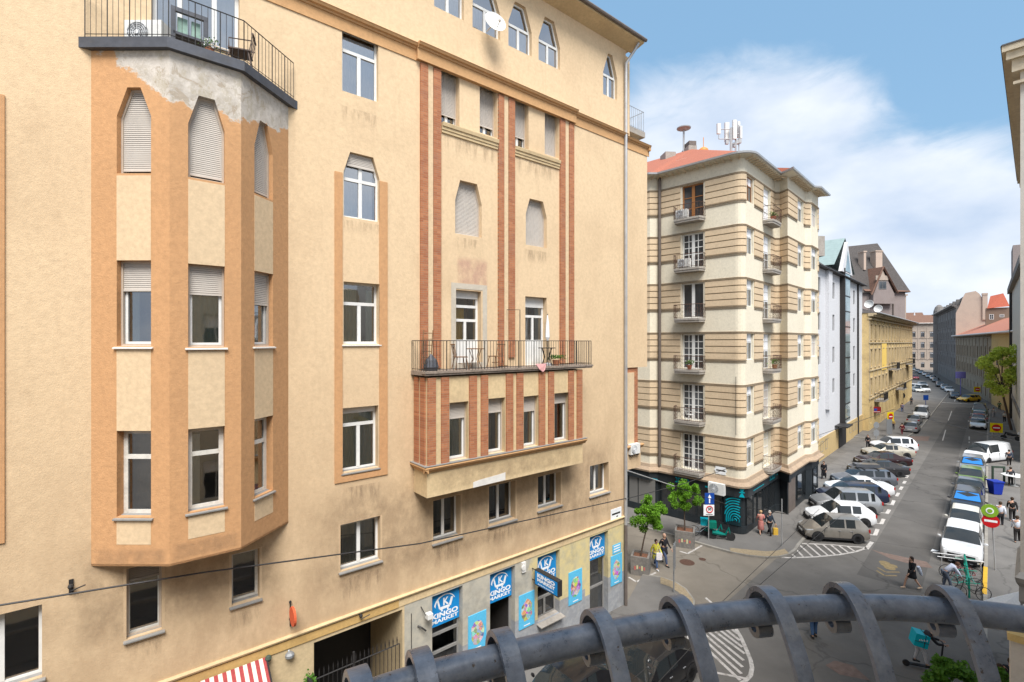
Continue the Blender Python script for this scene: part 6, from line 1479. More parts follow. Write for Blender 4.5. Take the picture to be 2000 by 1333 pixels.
person(at(1486,1046),(.25,.97),(.48,.19,.17),(.40,.2,.2),'person in salmon pink top and bare legs near the shop windows',hair=(.45,.3,.16),coat=1,bare=1,sleeve=0,h=1.66)
person(at(1503,1049),(.2,-.98),(.02,.03,.045),(.012,.012,.015),'grey-haired person in dark jacket carrying a yellow shopping bag',hair=(.62,.58,.52),h=1.72)
person(at(1583,960),away,(.025,.025,.03),(.02,.02,.025),'person in dark clothes on the left pavement under the bay',h=1.72)
person(at(1609,938),toward,(.01,.01,.012),(.012,.012,.015),'person in long black coat on the left pavement before the yellow base storey',h=1.74,coat=1)
person(at(1695,877),toward,(.012,.012,.015),(.015,.015,.02),'lone person in black at the corner by the ochre building',h=1.7,stride=.05)
person(at(1781,1151),(-1,.05),(.012,.012,.014),(.4,.25,.2),'woman in short black dress striding across the road',hair=(.02,.012,.01),coat=2,bare=2,stride=.34,h=1.68,shoe=(.5,.38,.28))
person(at(1851,1152),(.8,-.3),(.60,.64,.76),(.10,.12,.16),'man in pale shirt bending over the parked bicycles',bent=1,hair=(.10,.05,.03),sleeve=1,stride=.12,arms={'r':((.38,-.22,1.0),(.5,-.15,.78)),'l':((.38,.22,1.0),(.52,.12,.8))})
person(at(1954,1030),away,(.55,.58,.66),(.02,.022,.03),'man in white shirt and black trousers walking away on the right pavement',h=1.76,stride=.15)
person(at(1977,1020),away,(.018,.016,.016),(.02,.02,.022),'person in black jacket beside the white-shirted man on the right pavement',h=1.76)
person(at(1987,1062),away,(.58,.62,.70),(.02,.02,.024),'person in white shirt half hidden by the grey wall edge',h=1.76)
person(at(1974,951),away,(.03,.032,.04),(.02,.02,.024),'person in dark trousers by the white cafe table',h=1.75)
person(at(1971,912),away,(.035,.045,.07),(.02,.02,.024),'person in dark blue jacket standing behind the white van',h=1.75)
person(at(1590,1246),(.2,1),(.04,.05,.07),(.05,.10,.20),'person in blue jeans standing in the road, seen through the railing',h=1.76,stride=.1)
person(at(1952,1392),(-.4,-.9),(.02,.02,.022),(.03,.03,.04),'dark-haired woman at the foot of the right pavement, partly behind leaves',hair=(.05,.03,.02),coat=3,h=1.68)
person(at(1975,1386),(-.5,-.85),(.015,.018,.028),(.03,.03,.04),'person in dark blue spotted jacket by the cream pillar',h=1.78)
person(at(1762,851),(.3,1),(.13,.012,.02),(.13,.02,.03),'person in maroon beside the parked silver hatchback',h=1.7)
person(at(1744,841),away,(.45,.30,.08),(.03,.03,.04),'person in mustard jacket near the yellow no-entry sign',h=1.7)
person(at(1780,792),toward,(.04,.045,.06),(.03,.03,.04),'person in dark clothes at the corner beyond the white delivery van',h=1.7)
person(at(1762,806),away,(.15,.15,.25),(.05,.08,.2),'person in blue at the tables left of the delivery van',h=1.7)
person(at(1941,816),away,(.30,.32,.32),(.30,.30,.32),'person with pale clothes near the far right tree',h=1.7)
person(at(1962,826),toward,(.45,.45,.42),(.02,.02,.02),'person in light top walking under the far right tree',h=1.72)
person(at(1952,802),away,(.03,.16,.08),(.03,.06,.04),'person in green beside the far right tree',h=1.72)
# things carried
b=MB(); p=at(1510,1048); b.box(Fr(p.x,p.y,1,0),-.02,.28,-.1,.06,.12,.55); b.tube([p+Vector((.02,0,.55)),p+Vector((.13,0,.78)),p+Vector((.24,0,.55))],.012,4); b.thing('shopping_bag',cm_((.62,.38,.05)),'yellow shopping bag carried by the grey-haired person','bag')
b=MB(); p=at(1281,1111); b.box(Fr(p.x+.1,p.y-.27,1,0),-.16,.16,-.05,.04,.62,1.0); b.tube([p+Vector((-.05,-.3,1.0)),p+Vector((.05,-.25,1.4)),p+Vector((.2,-.3,1.0))],.012,4); b.thing('tote_bag',cm_((.66,.64,.66)),'white tote bag hanging from the yellow parka','bag')
b=MB(); p=at(1789,1150); b.tube([p+Vector((-.02,-.17,1.22)),p+Vector((.06,-.15,1.0)),p+Vector((.2,-.1,.74))],[.07,.09,.05],8); b.thing('folded_jacket',cm_((.5,.55,.65)),'pale folded jacket over the arm of the woman in black','jacket')
# delivery rider on an electric scooter with a cyan box
sp_=at(1800,1306); fc=Vector((.94,-.34)).normalized(); az=math.atan2(fc.y,fc.x)
r_=person((sp_.x,sp_.y,.14),fc,(.02,.02,.025),(.45,.45,.47),'delivery rider in black top and light grey trousers on a scooter',bent=1,hair=(.05,.03,.02),stride=.16,arms={'r':((.42,-.22,1.02),(.66,-.16,1.0)),'l':((.42,.22,1.02),(.66,.16,1.0))})
R3=lambda x,y,z: Vector((sp_.x+fc.x*x-fc.y*y,sp_.y+fc.y*x+fc.x*y,z))
sc=empty('kick_scooter',sp_,'black electric kick scooter under the delivery rider','scooter')
b=MB(); b.tube([R3(-.42,0,.13),R3(.4,0,.13),R3(.6,0,.28),R3(.68,0,1.12)],.03,6); b.hexa([R3(-.4,-.08,.1),R3(.4,-.08,.1),R3(.4,.08,.1),R3(-.4,.08,.1),R3(-.4,-.08,.14),R3(.4,-.08,.14),R3(.4,.08,.14),R3(-.4,.08,.14)]); b.build('frame',M['trim'],sc)
b=MB(); b.tube([R3(.66,-.24,1.14),R3(.66,.24,1.14)],.02,6); b.build('handlebar',M['trim'],sc)
for x in (-.5,.62):
    b=MB(); c=R3(x,0,.12); b.lathe(c,[(.03,-.025),(.12,-.025),(.12,.025),(.03,.025)],14,axis=(-fc.y,fc.x,0)); b.build('wheel',M['rubber'],sc)
bx=empty('delivery_box',R3(-.05,0,1.0),'cyan insulated delivery backpack on the rider','delivery bag'); 
M['cyanbox']=flat('cyan fabric',(.0,.42,.52),.5,0,.06,8)
Fbx=lambda u,d,z:R3(u,d,z)
b=MB(); b.hexa([R3(-.34,-.24,.98),R3(.1,-.24,.90),R3(.1,.24,.90),R3(-.34,.24,.98),R3(-.24,-.24,1.46),R3(.2,-.24,1.38),R3(.2,.24,1.38),R3(-.24,.24,1.46)]); b.build('box',M['cyanbox'],bx)
b=MB()
for y in (-.245,.245): b.tube([R3(-.3,y,1.18),R3(.14,y,1.1)],.012,4)
b.tube([R3(-.02,-.25,.96),R3(.06,-.25,1.42),R3(.06,.25,1.42)],.012,4); b.build('strap',M['trim'],bx)
b=MB()
for k in range(6): b.tube([R3(-.16+.05*k,-.255,1.2),R3(-.155+.05*k,-.255,1.25+.02*(k%2))],.012,4)
b.build('lettering',M['signwhite'],bx)
# ================================================================ bicycles
def bike(pos,face,col,label,z=0,group=None):
    root=empty('bicycle',(pos[0],pos[1],z),label,'bicycle',group,math.atan2(face[1],face[0]))
    for x in (-.52,.52):
        b=MB(); b.tube([(x+.33*math.cos(q*.3927),0,.34+.33*math.sin(q*.3927)) for q in range(16)],.018,5,close=True,cap=False); w_=b.build('wheel',M['rubber'],root,local=True)
        b=MB()
        for q in range(8): a=q*.785; b.tube([(x,0,.34),(x+.32*math.cos(a),0,.34+.32*math.sin(a))],.003,3,cap=False)
        b.build('spokes',M['rim'],w_,local=True)
    b=MB()
    for p in ([(-.52,0,.34),(-.15,0,.30),(-.27,0,.78),(-.52,0,.34)],[(-.15,0,.30),(.36,0,.72),(-.24,0,.70)],[(.33,0,.85),(.40,0,.62),(.52,0,.34)]): b.tube(p,.018,5)
    b.build('frame',M[col] if col in M else cm_(col),root,local=True)
    b=MB(); b.tube([(.33,0,.85),(.34,0,.98)],.015,5); b.tube([(.28,-.28,1.0),(.36,-.2,.99),(.36,.2,.99),(.28,.28,1.0)],.014,5); b.build('handlebar',M['trim'],root,local=True)
    b=MB(); b.tube([(-.27,0,.78),(-.29,0,.88)],.014,5); b.ball((-.29,0,.9),.12,8,sz=.3,sy=.6); b.build('saddle',M['trim'],root,local=True)
    return root
GBk='bicycles locked at the green rack'
kx=Vector((.95,-.3))
for i,(x,y,f,c,l) in enumerate(((1867,1128,(1,-.1),(.02,.02,.025),'black bicycle nearest the big white car at the green rack'),(1884,1135,(-1,.15),(.22,.02,.03),'dark red bicycle in the middle of the green rack'),(1880,1152,(1,-.35),(.12,.45,.42),'mint green bicycle at the green rack'),(1897,1172,(-1,.2),(.03,.03,.03),'black bicycle at the near end of the green rack'))):
    bike(at(x,y),f,c,l,group=GBk)
b=MB(); 
rk=[at(1884,1118),at(1888,1142),at(1893,1168)]
b.tube([rk[0]+Vector((0,0,.9)),rk[2]+Vector((0,0,.9))],.05,6); b.tube([rk[0]+Vector((0,0,.45)),rk[2]+Vector((0,0,.45))],.05,6)
for p in rk: b.tube([p,p+Vector((0,0,1.0))],.04,6); b.tube([p+Vector((-.45,.1,.75)),p+Vector((.45,-.1,.75))],.025,5)
M['rackgreen']=flat('green rack paint',(.0,.22,.15),.5); b.thing('bicycle_rack',M['rackgreen'],'green bicycle rack on the road in front of the big white car','bike rack')
b=MB(); p=at(1884,1114); 
for y in (0,.3): b.tube([p+Vector((-1.1,.5+y,.55+y*.3)),p+Vector((1.0,-.1+y,.5+y*.3))],.03,6)
b.tube([p+Vector((-.9,.45,0)),p+Vector((-.9,.45,.55))],.03,5); b.tube([p+Vector((.85,-.05,0)),p+Vector((.85,-.05,.5))],.03,5); b.thing('guard_rail',M['zinc'],'low silver guard rail in front of the big white car','guard rail')
bike(at(1372,1052),(1,-.2),(.3,.35,.4),'grey bicycle leaning by the traffic sign at the shop corner',z=.12)
for x,y,l in ((1394,1052,'teal delivery moped at the shop corner, the one nearer the planter'),(1409,1058,'teal delivery moped at the shop corner, the one nearer the kerb')):
    p=at(x,y); root=empty('delivery_moped',(p.x,p.y,.12),l,'moped','teal mopeds by the traffic sign',math.atan2(-.3,1))
    for q in (-.55,.55):
        b=MB(); b.lathe((q,0,.27),[(.08,-.05),(.27,-.05),(.27,.05),(.08,.05)],14,axis=(0,1,0)); b.build('wheel',M['rubber'],root,local=True)
    b=MB(); b.tube([(-.55,0,.45),(-.1,0,.38),(.25,0,.35),(.42,0,.8),(.55,0,.27)],[.16,.13,.08,.09,.04],8); b.build('body',M['teal'] if 0 else flat('moped green',(.0,.17,.14),.35),root,smooth=True,local=True)
    b=MB(); b.box(lambda u,d,z:Vector((u,d,z)),-.8,-.3,-.22,.22,.72,1.12); b.build('delivery_box',M['cyanbox'] if x<1400 else flat('green box',(.0,.14,.10),.5),root,local=True)
    b=MB(); b.tube([(.38,-.3,.98),(.42,0,.95),(.38,.3,.98)],.02,5); b.build('handlebar',M['trim'],root,local=True)
# street scooters lying at kerb etc.
p=at(1974,862); root=empty('motorbike',(p.x,p.y,.12),'dark motorbike parked beyond the white van on the right pavement','motorbike',None,2.2)
for q in (-.65,.65):
    b=MB(); b.lathe((q,0,.3),[(.12,-.06),(.3,-.06),(.3,.06),(.12,.06)],14,axis=(0,1,0)); b.build('wheel',M['rubber'],root,local=True)
b=MB(); b.tube([(-.75,0,.75),(-.2,0,.7),(.25,0,.8),(.45,0,.95),(.65,0,.3)],[.08,.16,.2,.1,.04],8); b.build('body',M['trim'],root,smooth=True,local=True)
b=MB(); b.ball((-.8,0,.95),.22,8); b.build('top_case',M['plasticwhite'],root,local=True)
# ================================================================ trees and planters
def leafmat(name,c):
    t=NT(name); a=t.mix(t.ramp(t.noise(3.5,3,.6),.35,.65),mul(c,.6),mul(c,1.25)); a=t.mix(t.ramp(t.noise(19,2,.5),.4,.7),a,mul(c,1.5)); t.col(a); t.rough(.6); t.b.inputs['Specular IOR Level'].default_value=.25
    tr=t.n.new('ShaderNodeBsdfTranslucent'); t.link(a,tr.inputs[0]); ms=t.n.new('ShaderNodeMixShader'); ms.inputs[0].default_value=.35; t.link(t.b.outputs[0],ms.inputs[1]); t.link(tr.outputs[0],ms.inputs[2]); t.link(ms.outputs[0],t.out.inputs[0]); return t.mat
M['leaf']=leafmat('maple leaves',(.13,.28,.022)); M['leaf2']=leafmat('fresh yellow-green leaves',(.42,.50,.08)); M['leaf3']=leafmat('deep green leaves',(.07,.17,.02)); M['bark']=flat('bark',(.09,.065,.05),.9,0,.3,12,bump=.5); M['soil']=flat('soil and bark mulch',(.16,.075,.045),.95,0,.35,18)
def tree(base,cc,rx,rz,n,leaf,lm,label,seed,trunk=.05,limbs=7,clumps=26):
    rr=random.Random(seed); root=empty('tree',base,label,'tree'); base=Vector(base); cc=Vector(cc)
    b=MB(); low=cc-Vector((0,0,rz*.75)); b.tube([base,base.lerp(low,.5)+Vector((rr.uniform(-.04,.04),0,0)),low,cc+Vector((0,0,rz*.3))],[trunk,trunk*.85,trunk*.7,trunk*.25],8)
    cl=[]
    for i in range(clumps):
        while 1:
            d=Vector((rr.uniform(-1,1),rr.uniform(-1,1),rr.uniform(-1,1)))
            if .25<d.length<1: break
        cl.append((cc+Vector((d.x*rx,d.y*rx,d.z*rz)),rr.uniform(.15,.34)*rx))
    for i in range(limbs):
        e=cl[i][0]; s_=low.lerp(cc,rr.uniform(.0,.5)); b.tube([s_,s_.lerp(e,.5)+Vector((0,0,.1*rz)),e],[trunk*.45,trunk*.3,trunk*.12],5)
    b.build('trunk',M['bark'],root,smooth=True)
    f=MB()
    for i in range(n):
        c,r0=cl[i%len(cl)]
        d=Vector((rr.gauss(0,1),rr.gauss(0,1),rr.gauss(0,.75))); d=d.normalized()*r0*(rr.random()**.4)*1.05; p=c+d
        nrm=Vector((rr.gauss(0,1),rr.gauss(0,1),rr.gauss(.9,1))).normalized(); t_=nrm.cross(Vector((rr.random()-.5,rr.random()-.5,.3))).normalized(); u_=nrm.cross(t_); s_=leaf*rr.uniform(.6,1.25)
        f.add([p-t_*s_*.5,p+u_*s_*.32,p+t_*s_*.55-nrm*s_*.15,p-u_*s_*.32],[(0,1,2,3)])
    f.build('crown',M[lm],root); return root
def planter(px0,px1,ytop,ybase,label,z=0):
    c=G((px0+px1)/2,ybase-5); w_=(px1-px0)/FPX*c.y*.86; c=c+Vector((0,.4,0)); h_=1.02; F=Fr(c.x-w_/2,c.y-w_/2,.93,-.37)
    b=MB(); b.box(F,0,w_,0,.1,z,h_); b.box(F,0,w_,w_-.1,w_,z,h_); b.box(F,0,.1,.1,w_-.1,z,h_-.001); b.box(F,w_-.1,w_,.1,w_-.1,z,h_-.001); b.box(F,.1,w_-.1,.1,w_-.1,z,h_-.12,1)
    for k in range(5): u=w_*.2+k*w_*.13; b.box(F,u,u+w_*.08,-.006,0,h_*.3+.05*(k%3),h_*.3+.2+.06*(k%2),2+(k%2))
    b.thing('planter',[M['planter'],M['soil'],cm_((.5,.12,.10)),cm_((.55,.52,.3))],label,'planter','graffiti-covered tree planters'); return F(w_/2,w_/2,h_-.13)
M['planter']=plaster('sprayed concrete',(.20,.185,.17),.2,.5,.3,2,gcol=(.07,.09,.09))
t1=planter(1228,1268,1075,1126,'grey concrete planter nearest the cream building corner'); t2=planter(1313,1355,1033,1071,'grey concrete planter with red graffiti beside the teal mopeds')
def cpt(px,py,Y): return along(px,py,Y)
tree(t1,cpt(1264,1004,t1.y),.96,.9,9500,.10,'leaf','bright green maple in the planter nearest the cream building corner',3)
tree(t2,cpt(1337,966,t2.y),.96,.9,9500,.10,'leaf','bright green maple in the planter with red graffiti',8)
bs=G(1976,842); tree(bs,cpt(1957,722,bs.y),2.5,4.2,10000,.30,'leaf2','tall fresh yellow-green tree far up the right pavement',5,trunk=.16,clumps=40)
bs=Vector((12.3,14.6,0)); tree(bs,cpt(1880,1368,13.6),.85,.95,3000,.17,'leaf3','leafy green street tree low behind the railing at the right',11,trunk=.06)
bs=Vector((14.5,14.8,0)); tree(bs,cpt(1950,1335,14.4),.45,.7,900,.15,'leaf3','small leafy sapling beside the cream pillar at the bottom right',12,trunk=.04,clumps=10)
# ================================================================ signs and street furniture
def post(p,h,r=.03): 
    b=MB(); b.tube([p,p+Vector((0,0,h))],r,8); return b
def disc(b,c,r,n,m=0,th=.02,seg=24):
    n=Vector((*n,0)).normalized(); b.lathe(c,[(r,-th/2),(r,th/2)],seg,m,axis=n)
M['blue']=flat('sign blue paint',(.01,.06,.30),.4); M['redp']=flat('sign red paint',(.50,.012,.015),.4); M['yel']=flat('sign yellow',(.80,.62,.0),.4); M['greenp']=flat('sign green paint',(.20,.36,.03),.4); M['greyp']=flat('sign back grey',(.26,.27,.28),.5,.3)
tocam=lambda p:(-p.x,-p.y)
def tf(c,w_,n=(0,-1)): # frame facing n centred on c
    n=Vector(n).normalized(); u=Vector((-n.y,n.x)); 
    return Fr(c.x,c.y,u.x,u.y)
# pedestrian and speed zone signs by the shop corner
p=at(1384,1058); p.z=.12; root=empty('traffic_sign',p,'blue arrow sign above a white speed zone sign on a post by the shop corner','sign'); Ys=p.y
b=post(p,along(1384,958,Ys).z-.12); b.build('post',M['zinc'],root)
F=tf(Vector((p.x,p.y,0)),1); z0,z1=along(1384,985,Ys).z,along(1384,963,Ys).z
b=MB(); b.box(F,-.26,.34,-.05,-.03,z0,z1); b.box(F,.0,.08,-.06,-.05,z0+.08,z1-.3,1); b.poly([F(-.08,-.056,z1-.32),F(.16,-.056,z1-.32),F(.04,-.056,z1-.08)],1); b.build('arrow_plate',[M['blue'],M['signwhite']],root)
z0,z1=along(1384,1007,Ys).z,along(1384,986,Ys).z; zc=(z0+z1)/2+.06
b=MB(); b.box(F,-.34,.34,-.05,-.03,z0,z1); b.tube([F(.04+.2*math.cos(q*.393),-.06,zc+.2*math.sin(q*.393)) for q in range(16)],.03,5,1,close=True,cap=False); put_text(b,F,'30',.04,zc,.22,-.056,2,bold=.01); b.box(F,-.2,.24,-.056,-.05,z0+.05,z0+.09,2); b.build('zone_plate',[M['signwhite'],M['redp'],M['trim']],root)
# bare post at pavement corner
p=at(1527,1071); b=post(p,along(1527,975,p.y).z,.035); b.thing('steel_post',M['zinc'],'thin bare steel post on the far pavement corner','post')
# back of tall sign near the planters
p=at(1316,1162); h=along(1316,1062,p.y).z; b=post(p,h,.035); F=tf(Vector((p.x,p.y,0)),1,(.9,-.44)); b.box(F,-.3,.3,-.05,-.02,h-1.3,h); b.thing('sign_back',M['greyp'],'grey back of a tall narrow sign on the near pavement corner','sign')
# green + no entry signs on the right kerb
p=at(1944,1118); p.z=.12; root=empty('traffic_sign',p,'green round sign above a red no-entry sign on the right kerb','sign'); Ys=p.y
b=MB(); tp=along(1934,985,Ys); b.tube([p,Vector((tp.x+.05,p.y,tp.z))],.035,8); b.build('post',M['zinc'],root)
b=MB(); c=along(1933,998,Ys-.06); n=(-.55,-.83); disc(b,c,.36,n); nn3=Vector((*n,0)).normalized(); b.lathe(c+nn3*.015,[(.17,-.01),(.17,.01)],20,1,axis=nn3); b.lathe(c+nn3*.03,[(.11,-.01),(.11,.01)],20,0,axis=nn3); b.build('green_disc',[M['greenp'],M['signwhite']],root)
def noentry(b,c,n,r,m0,m1):
    nn3=Vector((*n,0)).normalized(); b.lathe(c,[(r,-.012),(r,.012)],24,m0,axis=nn3); t_=Vector((-nn3.y,nn3.x,0)); q=c+nn3*.018
    b.poly([q-t_*r*.72-Vector((0,0,r*.16)),q+t_*r*.72-Vector((0,0,r*.16)),q+t_*r*.72+Vector((0,0,r*.16)),q-t_*r*.72+Vector((0,0,r*.16))],m1)
b=MB(); noentry(b,along(1935,1018,Ys-.06),n,.37,0,1); b.build('no_entry_disc',[M['redp'],M['signwhite']],root)
def yellow(px,py,pyb,sz,label,n=(-.5,-.86),posts=1):
    p=at(px,pyb); root=empty('traffic_sign',p,label,'sign'); c=along(px,py,p.y); F=tf(Vector((c.x,c.y,0)),1,n)
    b=MB()
    for s_ in ((0,) if posts==1 else (-.4,.4)): b.tube([F(s_,.04,0),F(s_,.04,c.z+sz*.5)],.04,6)
    b.build('post',M['zinc'],root)
    b=MB(); b.box(F,-sz,sz,-.03,.0,c.z-sz,c.z+sz); noentry(b,F(0,-.05,c.z),n,sz*.72,1,2); b.build('yellow_plate',[M['yel'],M['redp'],M['signwhite']],root)
yellow(1946,836,858,.62,'yellow square no-entry sign up the right kerb',posts=2); yellow(1909,761,776,.62,'small yellow square sign behind the yellow taxi'); yellow(1739,814,846,.62,'yellow square no-entry sign on the left before the ochre building',n=(.3,-.95))
p=at(1737,856); h=along(1737,819,p.y).z; b=post(p,h,.05); F=tf(Vector((p.x,p.y,0)),1,(.3,-.95)); b.box(F,-.55,.45,-.06,-.02,h-2.0,h); b.thing('sign_back',M['greyp'],'large grey sign back below the left yellow sign','sign')
p=at(1711,865); h=along(1711,826,p.y).z; b=post(p,h,.05); disc(b,p+Vector((0,-.05,h-.3)),.42,(.2,-1)); disc(b,p+Vector((0,-.05,h-1.3)),.45,(.2,-1)); b.thing('sign_back',M['greyp'],'grey round sign back nearest the white building','sign')
# hanging signs on the ochre building
M['deepred']=flat('deep red sign',(.22,.015,.02),.4)
b=MB(); c=along(1711,801,72); F=tf(c,1,(0,-1)); b.box(F,-.9,.75,0,.3,c.z-.42,c.z+.42); b.tube([F(-.5,.1,c.z+.42),F(-.6,.1,c.z+1.2)],.05,5); b.box(F,-.75,.6,-.01,0,c.z-.3,c.z-.26,1); b.box(F,-.3,.15,-.012,0,c.z-.12,c.z+.2,2); b.thing('hanging_sign',[M['deepred'],M['signwhite'],M['blue']],'dark red hanging shop sign on the ochre building','sign')
b=MB(); c=along(1758,773,97); F=tf(c,1,(0,-1)); b.lathe((c.x,c.y,c.z),[(1.0,-.12),(1.0,.12)],24,0,axis=(0,-1,0)); b.v=[(c.x+(x-c.x)*.95,y,c.z+(z-c.z)*.72) for x,y,z in b.v]; b.box(F,-.35,.35,-.14,-.12,c.z-.1,c.z+.1,1); b.thing('hanging_sign',[M['trim'],M['signwhite']],'black oval hanging sign at the far end of the ochre building','sign')
p=at(1808,794); h=along(1808,772,p.y).z; b=post(p,h,.05); F=tf(Vector((p.x,p.y,0)),1); b.box(F,-.5,.5,-.06,-.02,h-1.0,h); b.thing('parking_sign',M['blue'],'small blue sign behind the white delivery van','sign')
b=MB(); c=along(1877,733,112); F=tf(c,1); b.box(F,-1.1,1.1,0,.2,c.z-.75,c.z+.75); b.tube([F(0,.1,0),F(0,.1,c.z-.7)],.08,5); b.thing('violet_sign',cm_((.18,.17,.48)),'violet square advertising sign before the brown house','sign')
# bin, frame board, cafe table, parasols
p=at(1944,968); F=tf(p,1,(-.2,-1)); b=MB(); b.hexa([F(-.28,-.3,.16),F(.28,-.3,.16),F(.28,.3,.16),F(-.28,.3,.16),F(-.38,-.38,1.15),F(.38,-.38,1.15),F(.38,.38,1.15),F(-.38,.38,1.15)]); b.box(F,-.41,.41,-.42,.42,1.15,1.24); b.tube([F(-.3,.42,1.2),F(.3,.42,1.2)],.03,5); M['binblue']=flat('blue bin plastic',(.01,.03,.28),.45); b.thing('wheelie_bin',M['binblue'],'dark blue wheelie bin on the right pavement','bin')
p=at(1951,945); F=tf(p,1,(-.2,-1)); b=MB(); b.box(F,-.5,-.38,0,.12,.12,1.5); b.box(F,.38,.5,0,.12,.12,1.5); b.box(F,-.5,.5,-.001,.121,1.4,1.55); b.thing('empty_frame_board',cm_((.03,.05,.035)),'dark empty frame board behind the blue bin','sign board')
p=at(1982,952); b=MB(); b.lathe((p.x,p.y,0),[(.25,.12),(.05,.16),(.04,1.0),(.9,1.02),(.9,1.06)],8); b.thing('cafe_table',M['plasticwhite'],'white cafe table top at the right wall','table')
c=Vector((15.7,14.9,3.0)); b=MB(); b.tube([(c.x,c.y,0),(c.x,c.y,3.0)],.03,6); b.lathe((c.x,c.y,0),[(1.5,2.35),(1.52,2.4),(.05,3.05)],8); 
b=MB(); c=along(1994,1175,18.5); b.tube([(c.x,c.y,.1),(c.x,c.y,c.z+.4)],.03,6); b.lathe((c.x,c.y,c.z),[(1.1,-.5),(1.12,-.45),(.06,.35)],8); b.thing('parasol',M['signwhite'],'pale parasol by the grey wall edge at the right','parasol')
# kerb-side pale scraps
b=MB(); p=at(1824,1077); b.add([p+Vector((-.25,-.05,.02)),p+Vector((.05,-.12,.03)),p+Vector((.3,0,.02)),p+Vector((.0,.12,.09))],[(0,1,3),(1,2,3)]); b.thing('litter',M['signwhite'],'white scrap of litter on the road before the big white car','litter')
# cream pillar below at the right
b=MB(); c=Vector((1.02*8.2,8.2)); F=Fr(along(1974,1300,8.3).x,8.3,.72,-.69); zt=F.Z(1976,1250); b.box(F,0,3,0,.5,0,zt); b.box(F,-.04,3,-.05,.5,zt,zt+.12,1); b.thing('gate_pillar',[M['greywall'],M['hyellow']],'pale grey pillar with ochre coping at the bottom right corner','pillar')
# ================================================================ appliances and furniture on the facades
def ac(F,u,d,z,w_,h_,label,group=None,fan=.36):
    root=empty('air_conditioner',F(u+w_/2,d,z),label,'air conditioner',group)
    b=MB(); b.box(F,u,u+w_,d,d+.32,z,z+h_); b.build('casing',M['plasticwhite'],root)
    b=MB(); c=F(u+w_*fan,d-.005,z+h_/2); n=-F.d; R_=h_*.42
    b.lathe(c,[(R_,-.01),(R_,.012)],24,0,axis=n); b.build('fan_grille',M['greyp'],root)
    b=MB()
    for k in range(5): rr=R_*(.25+.18*k); b.tube([c-F.d*.02+F.u*rr*math.cos(q*.4189)+Vector((0,0,rr*math.sin(q*.4189))) for q in range(15)],.006,4,close=True,cap=False)
    for k in range(12): a=k*.5236; b.tube([c-F.d*.02,c-F.d*.02+F.u*R_*math.cos(a)+Vector((0,0,R_*math.sin(a)))],.005,3,cap=False)
    b.lathe(c-F.d*.02,[(R_*.18,0),(R_*.18,.02)],12,0,axis=-F.d); b.build('fan_guard',M['signwhite'],root)
    b=MB(); 
    for x in (.1,w_-.15): b.box(F,u+x,u+x+.05,d,d+.3,z-.08,z)
    b.build('foot',M['trim'],root); return root
def chair(pos,rz,label,mat,sz=.42,group=None,arm=0,bent=0):
    root=empty('chair',pos,label,'chair',group,rz); h=.45
    b=MB(); b.box(lambda u,d,z:Vector((u,d,z)),-sz/2,sz/2,-sz/2,sz/2,h-.03,h); b.build('seat',M[mat],root,local=True)
    b=MB()
    for k in range(4): x=-sz/2+.04+k*(sz-.08)/3; b.tube([(x,sz/2-.02,h),(x,sz/2+.06,h+.42)],.013,5)
    b.tube([(-sz/2,sz/2+.06,h+.42),(sz/2,sz/2+.06,h+.42)],.025,5); b.build('backrest',M[mat],root,local=True)
    for sx in (-1,1):
        for sy in (-1,1):
            b=MB(); b.tube([(sx*(sz/2-.05),sy*(sz/2-.05),h-.02),(sx*(sz/2+.03),sy*(sz/2+.03),0)],.017,5); b.build('leg',M[mat],root,local=True)
    b=MB(); b.tube([(-sz/2+.01,0,.2),(sz/2-.01,0,.2)],.012,4)
    if arm:
        for sx in (-1,1): b.tube([(sx*sz/2,-sz/2+.03,h),(sx*(sz/2+.02),-sz/2+.03,h+.2),(sx*(sz/2+.02),sz/2+.04,h+.22)],.015,5)
    b.build('stretcher',M[mat],root,local=True); return root
def table(pos,r_,label,mat):
    root=empty('table',pos,label,'table'); b=MB(); b.lathe((0,0,.70),[(r_,0),(r_,.03)],16); b.build('table_top',M[mat],root,local=True)
    for a in (.6,2.2,3.8,5.3):
        b=MB(); b.tube([(r_*.75*math.cos(a),r_*.75*math.sin(a),.7),(r_*.35*math.cos(a),r_*.35*math.sin(a),.35),(r_*.85*math.cos(a),r_*.85*math.sin(a),0)],.014,5); b.build('leg',M[mat],root,local=True)
rzA=math.atan2(FA.u.y,FA.u.x)
Fm=Fr(*FA(0,-.55,0).xy,FA.u.x,FA.u.y)
def onbal(px): p=Fm(Fm.U(px),0,0); p.z=zfl; return p
chair(onbal(899),rzA+1.3,'brown wooden chair left of the balcony table','wood',group='balcony furniture'); table(onbal(928),.33,'round brown bistro table on the long balcony','wood'); chair(onbal(968),rzA-1.5,'brown wooden chair right of the balcony table','wood',group='balcony furniture')
table(onbal(1068),.35,'small dark table before the right balcony door','iron')
p=onbal(822); b=MB(); 
for s_ in (0,.35): b.tube([p+FA.u*s_,p+FA.u*(s_+.1)+Vector((0,0,1.35))],.02,5)
for k in range(6): b.tube([p+FA.u*(.02*k)+Vector((0,0,.25+.2*k)),p+FA.u*(.37+.01*k)+Vector((0,0,.25+.2*k))],.014,5)
b.thing('folding_ladder',M['wood'],'light wooden folding ladder at the left end of the balcony','ladder')
p=onbal(842); b=MB(); b.lathe(p,[(.2,0),(.26,.12),(.2,.35),(.06,.5),(.03,.55)],10); b.thing('rubbish_bag',M['slabdark'],'black rubbish bag on the left of the balcony','bag')
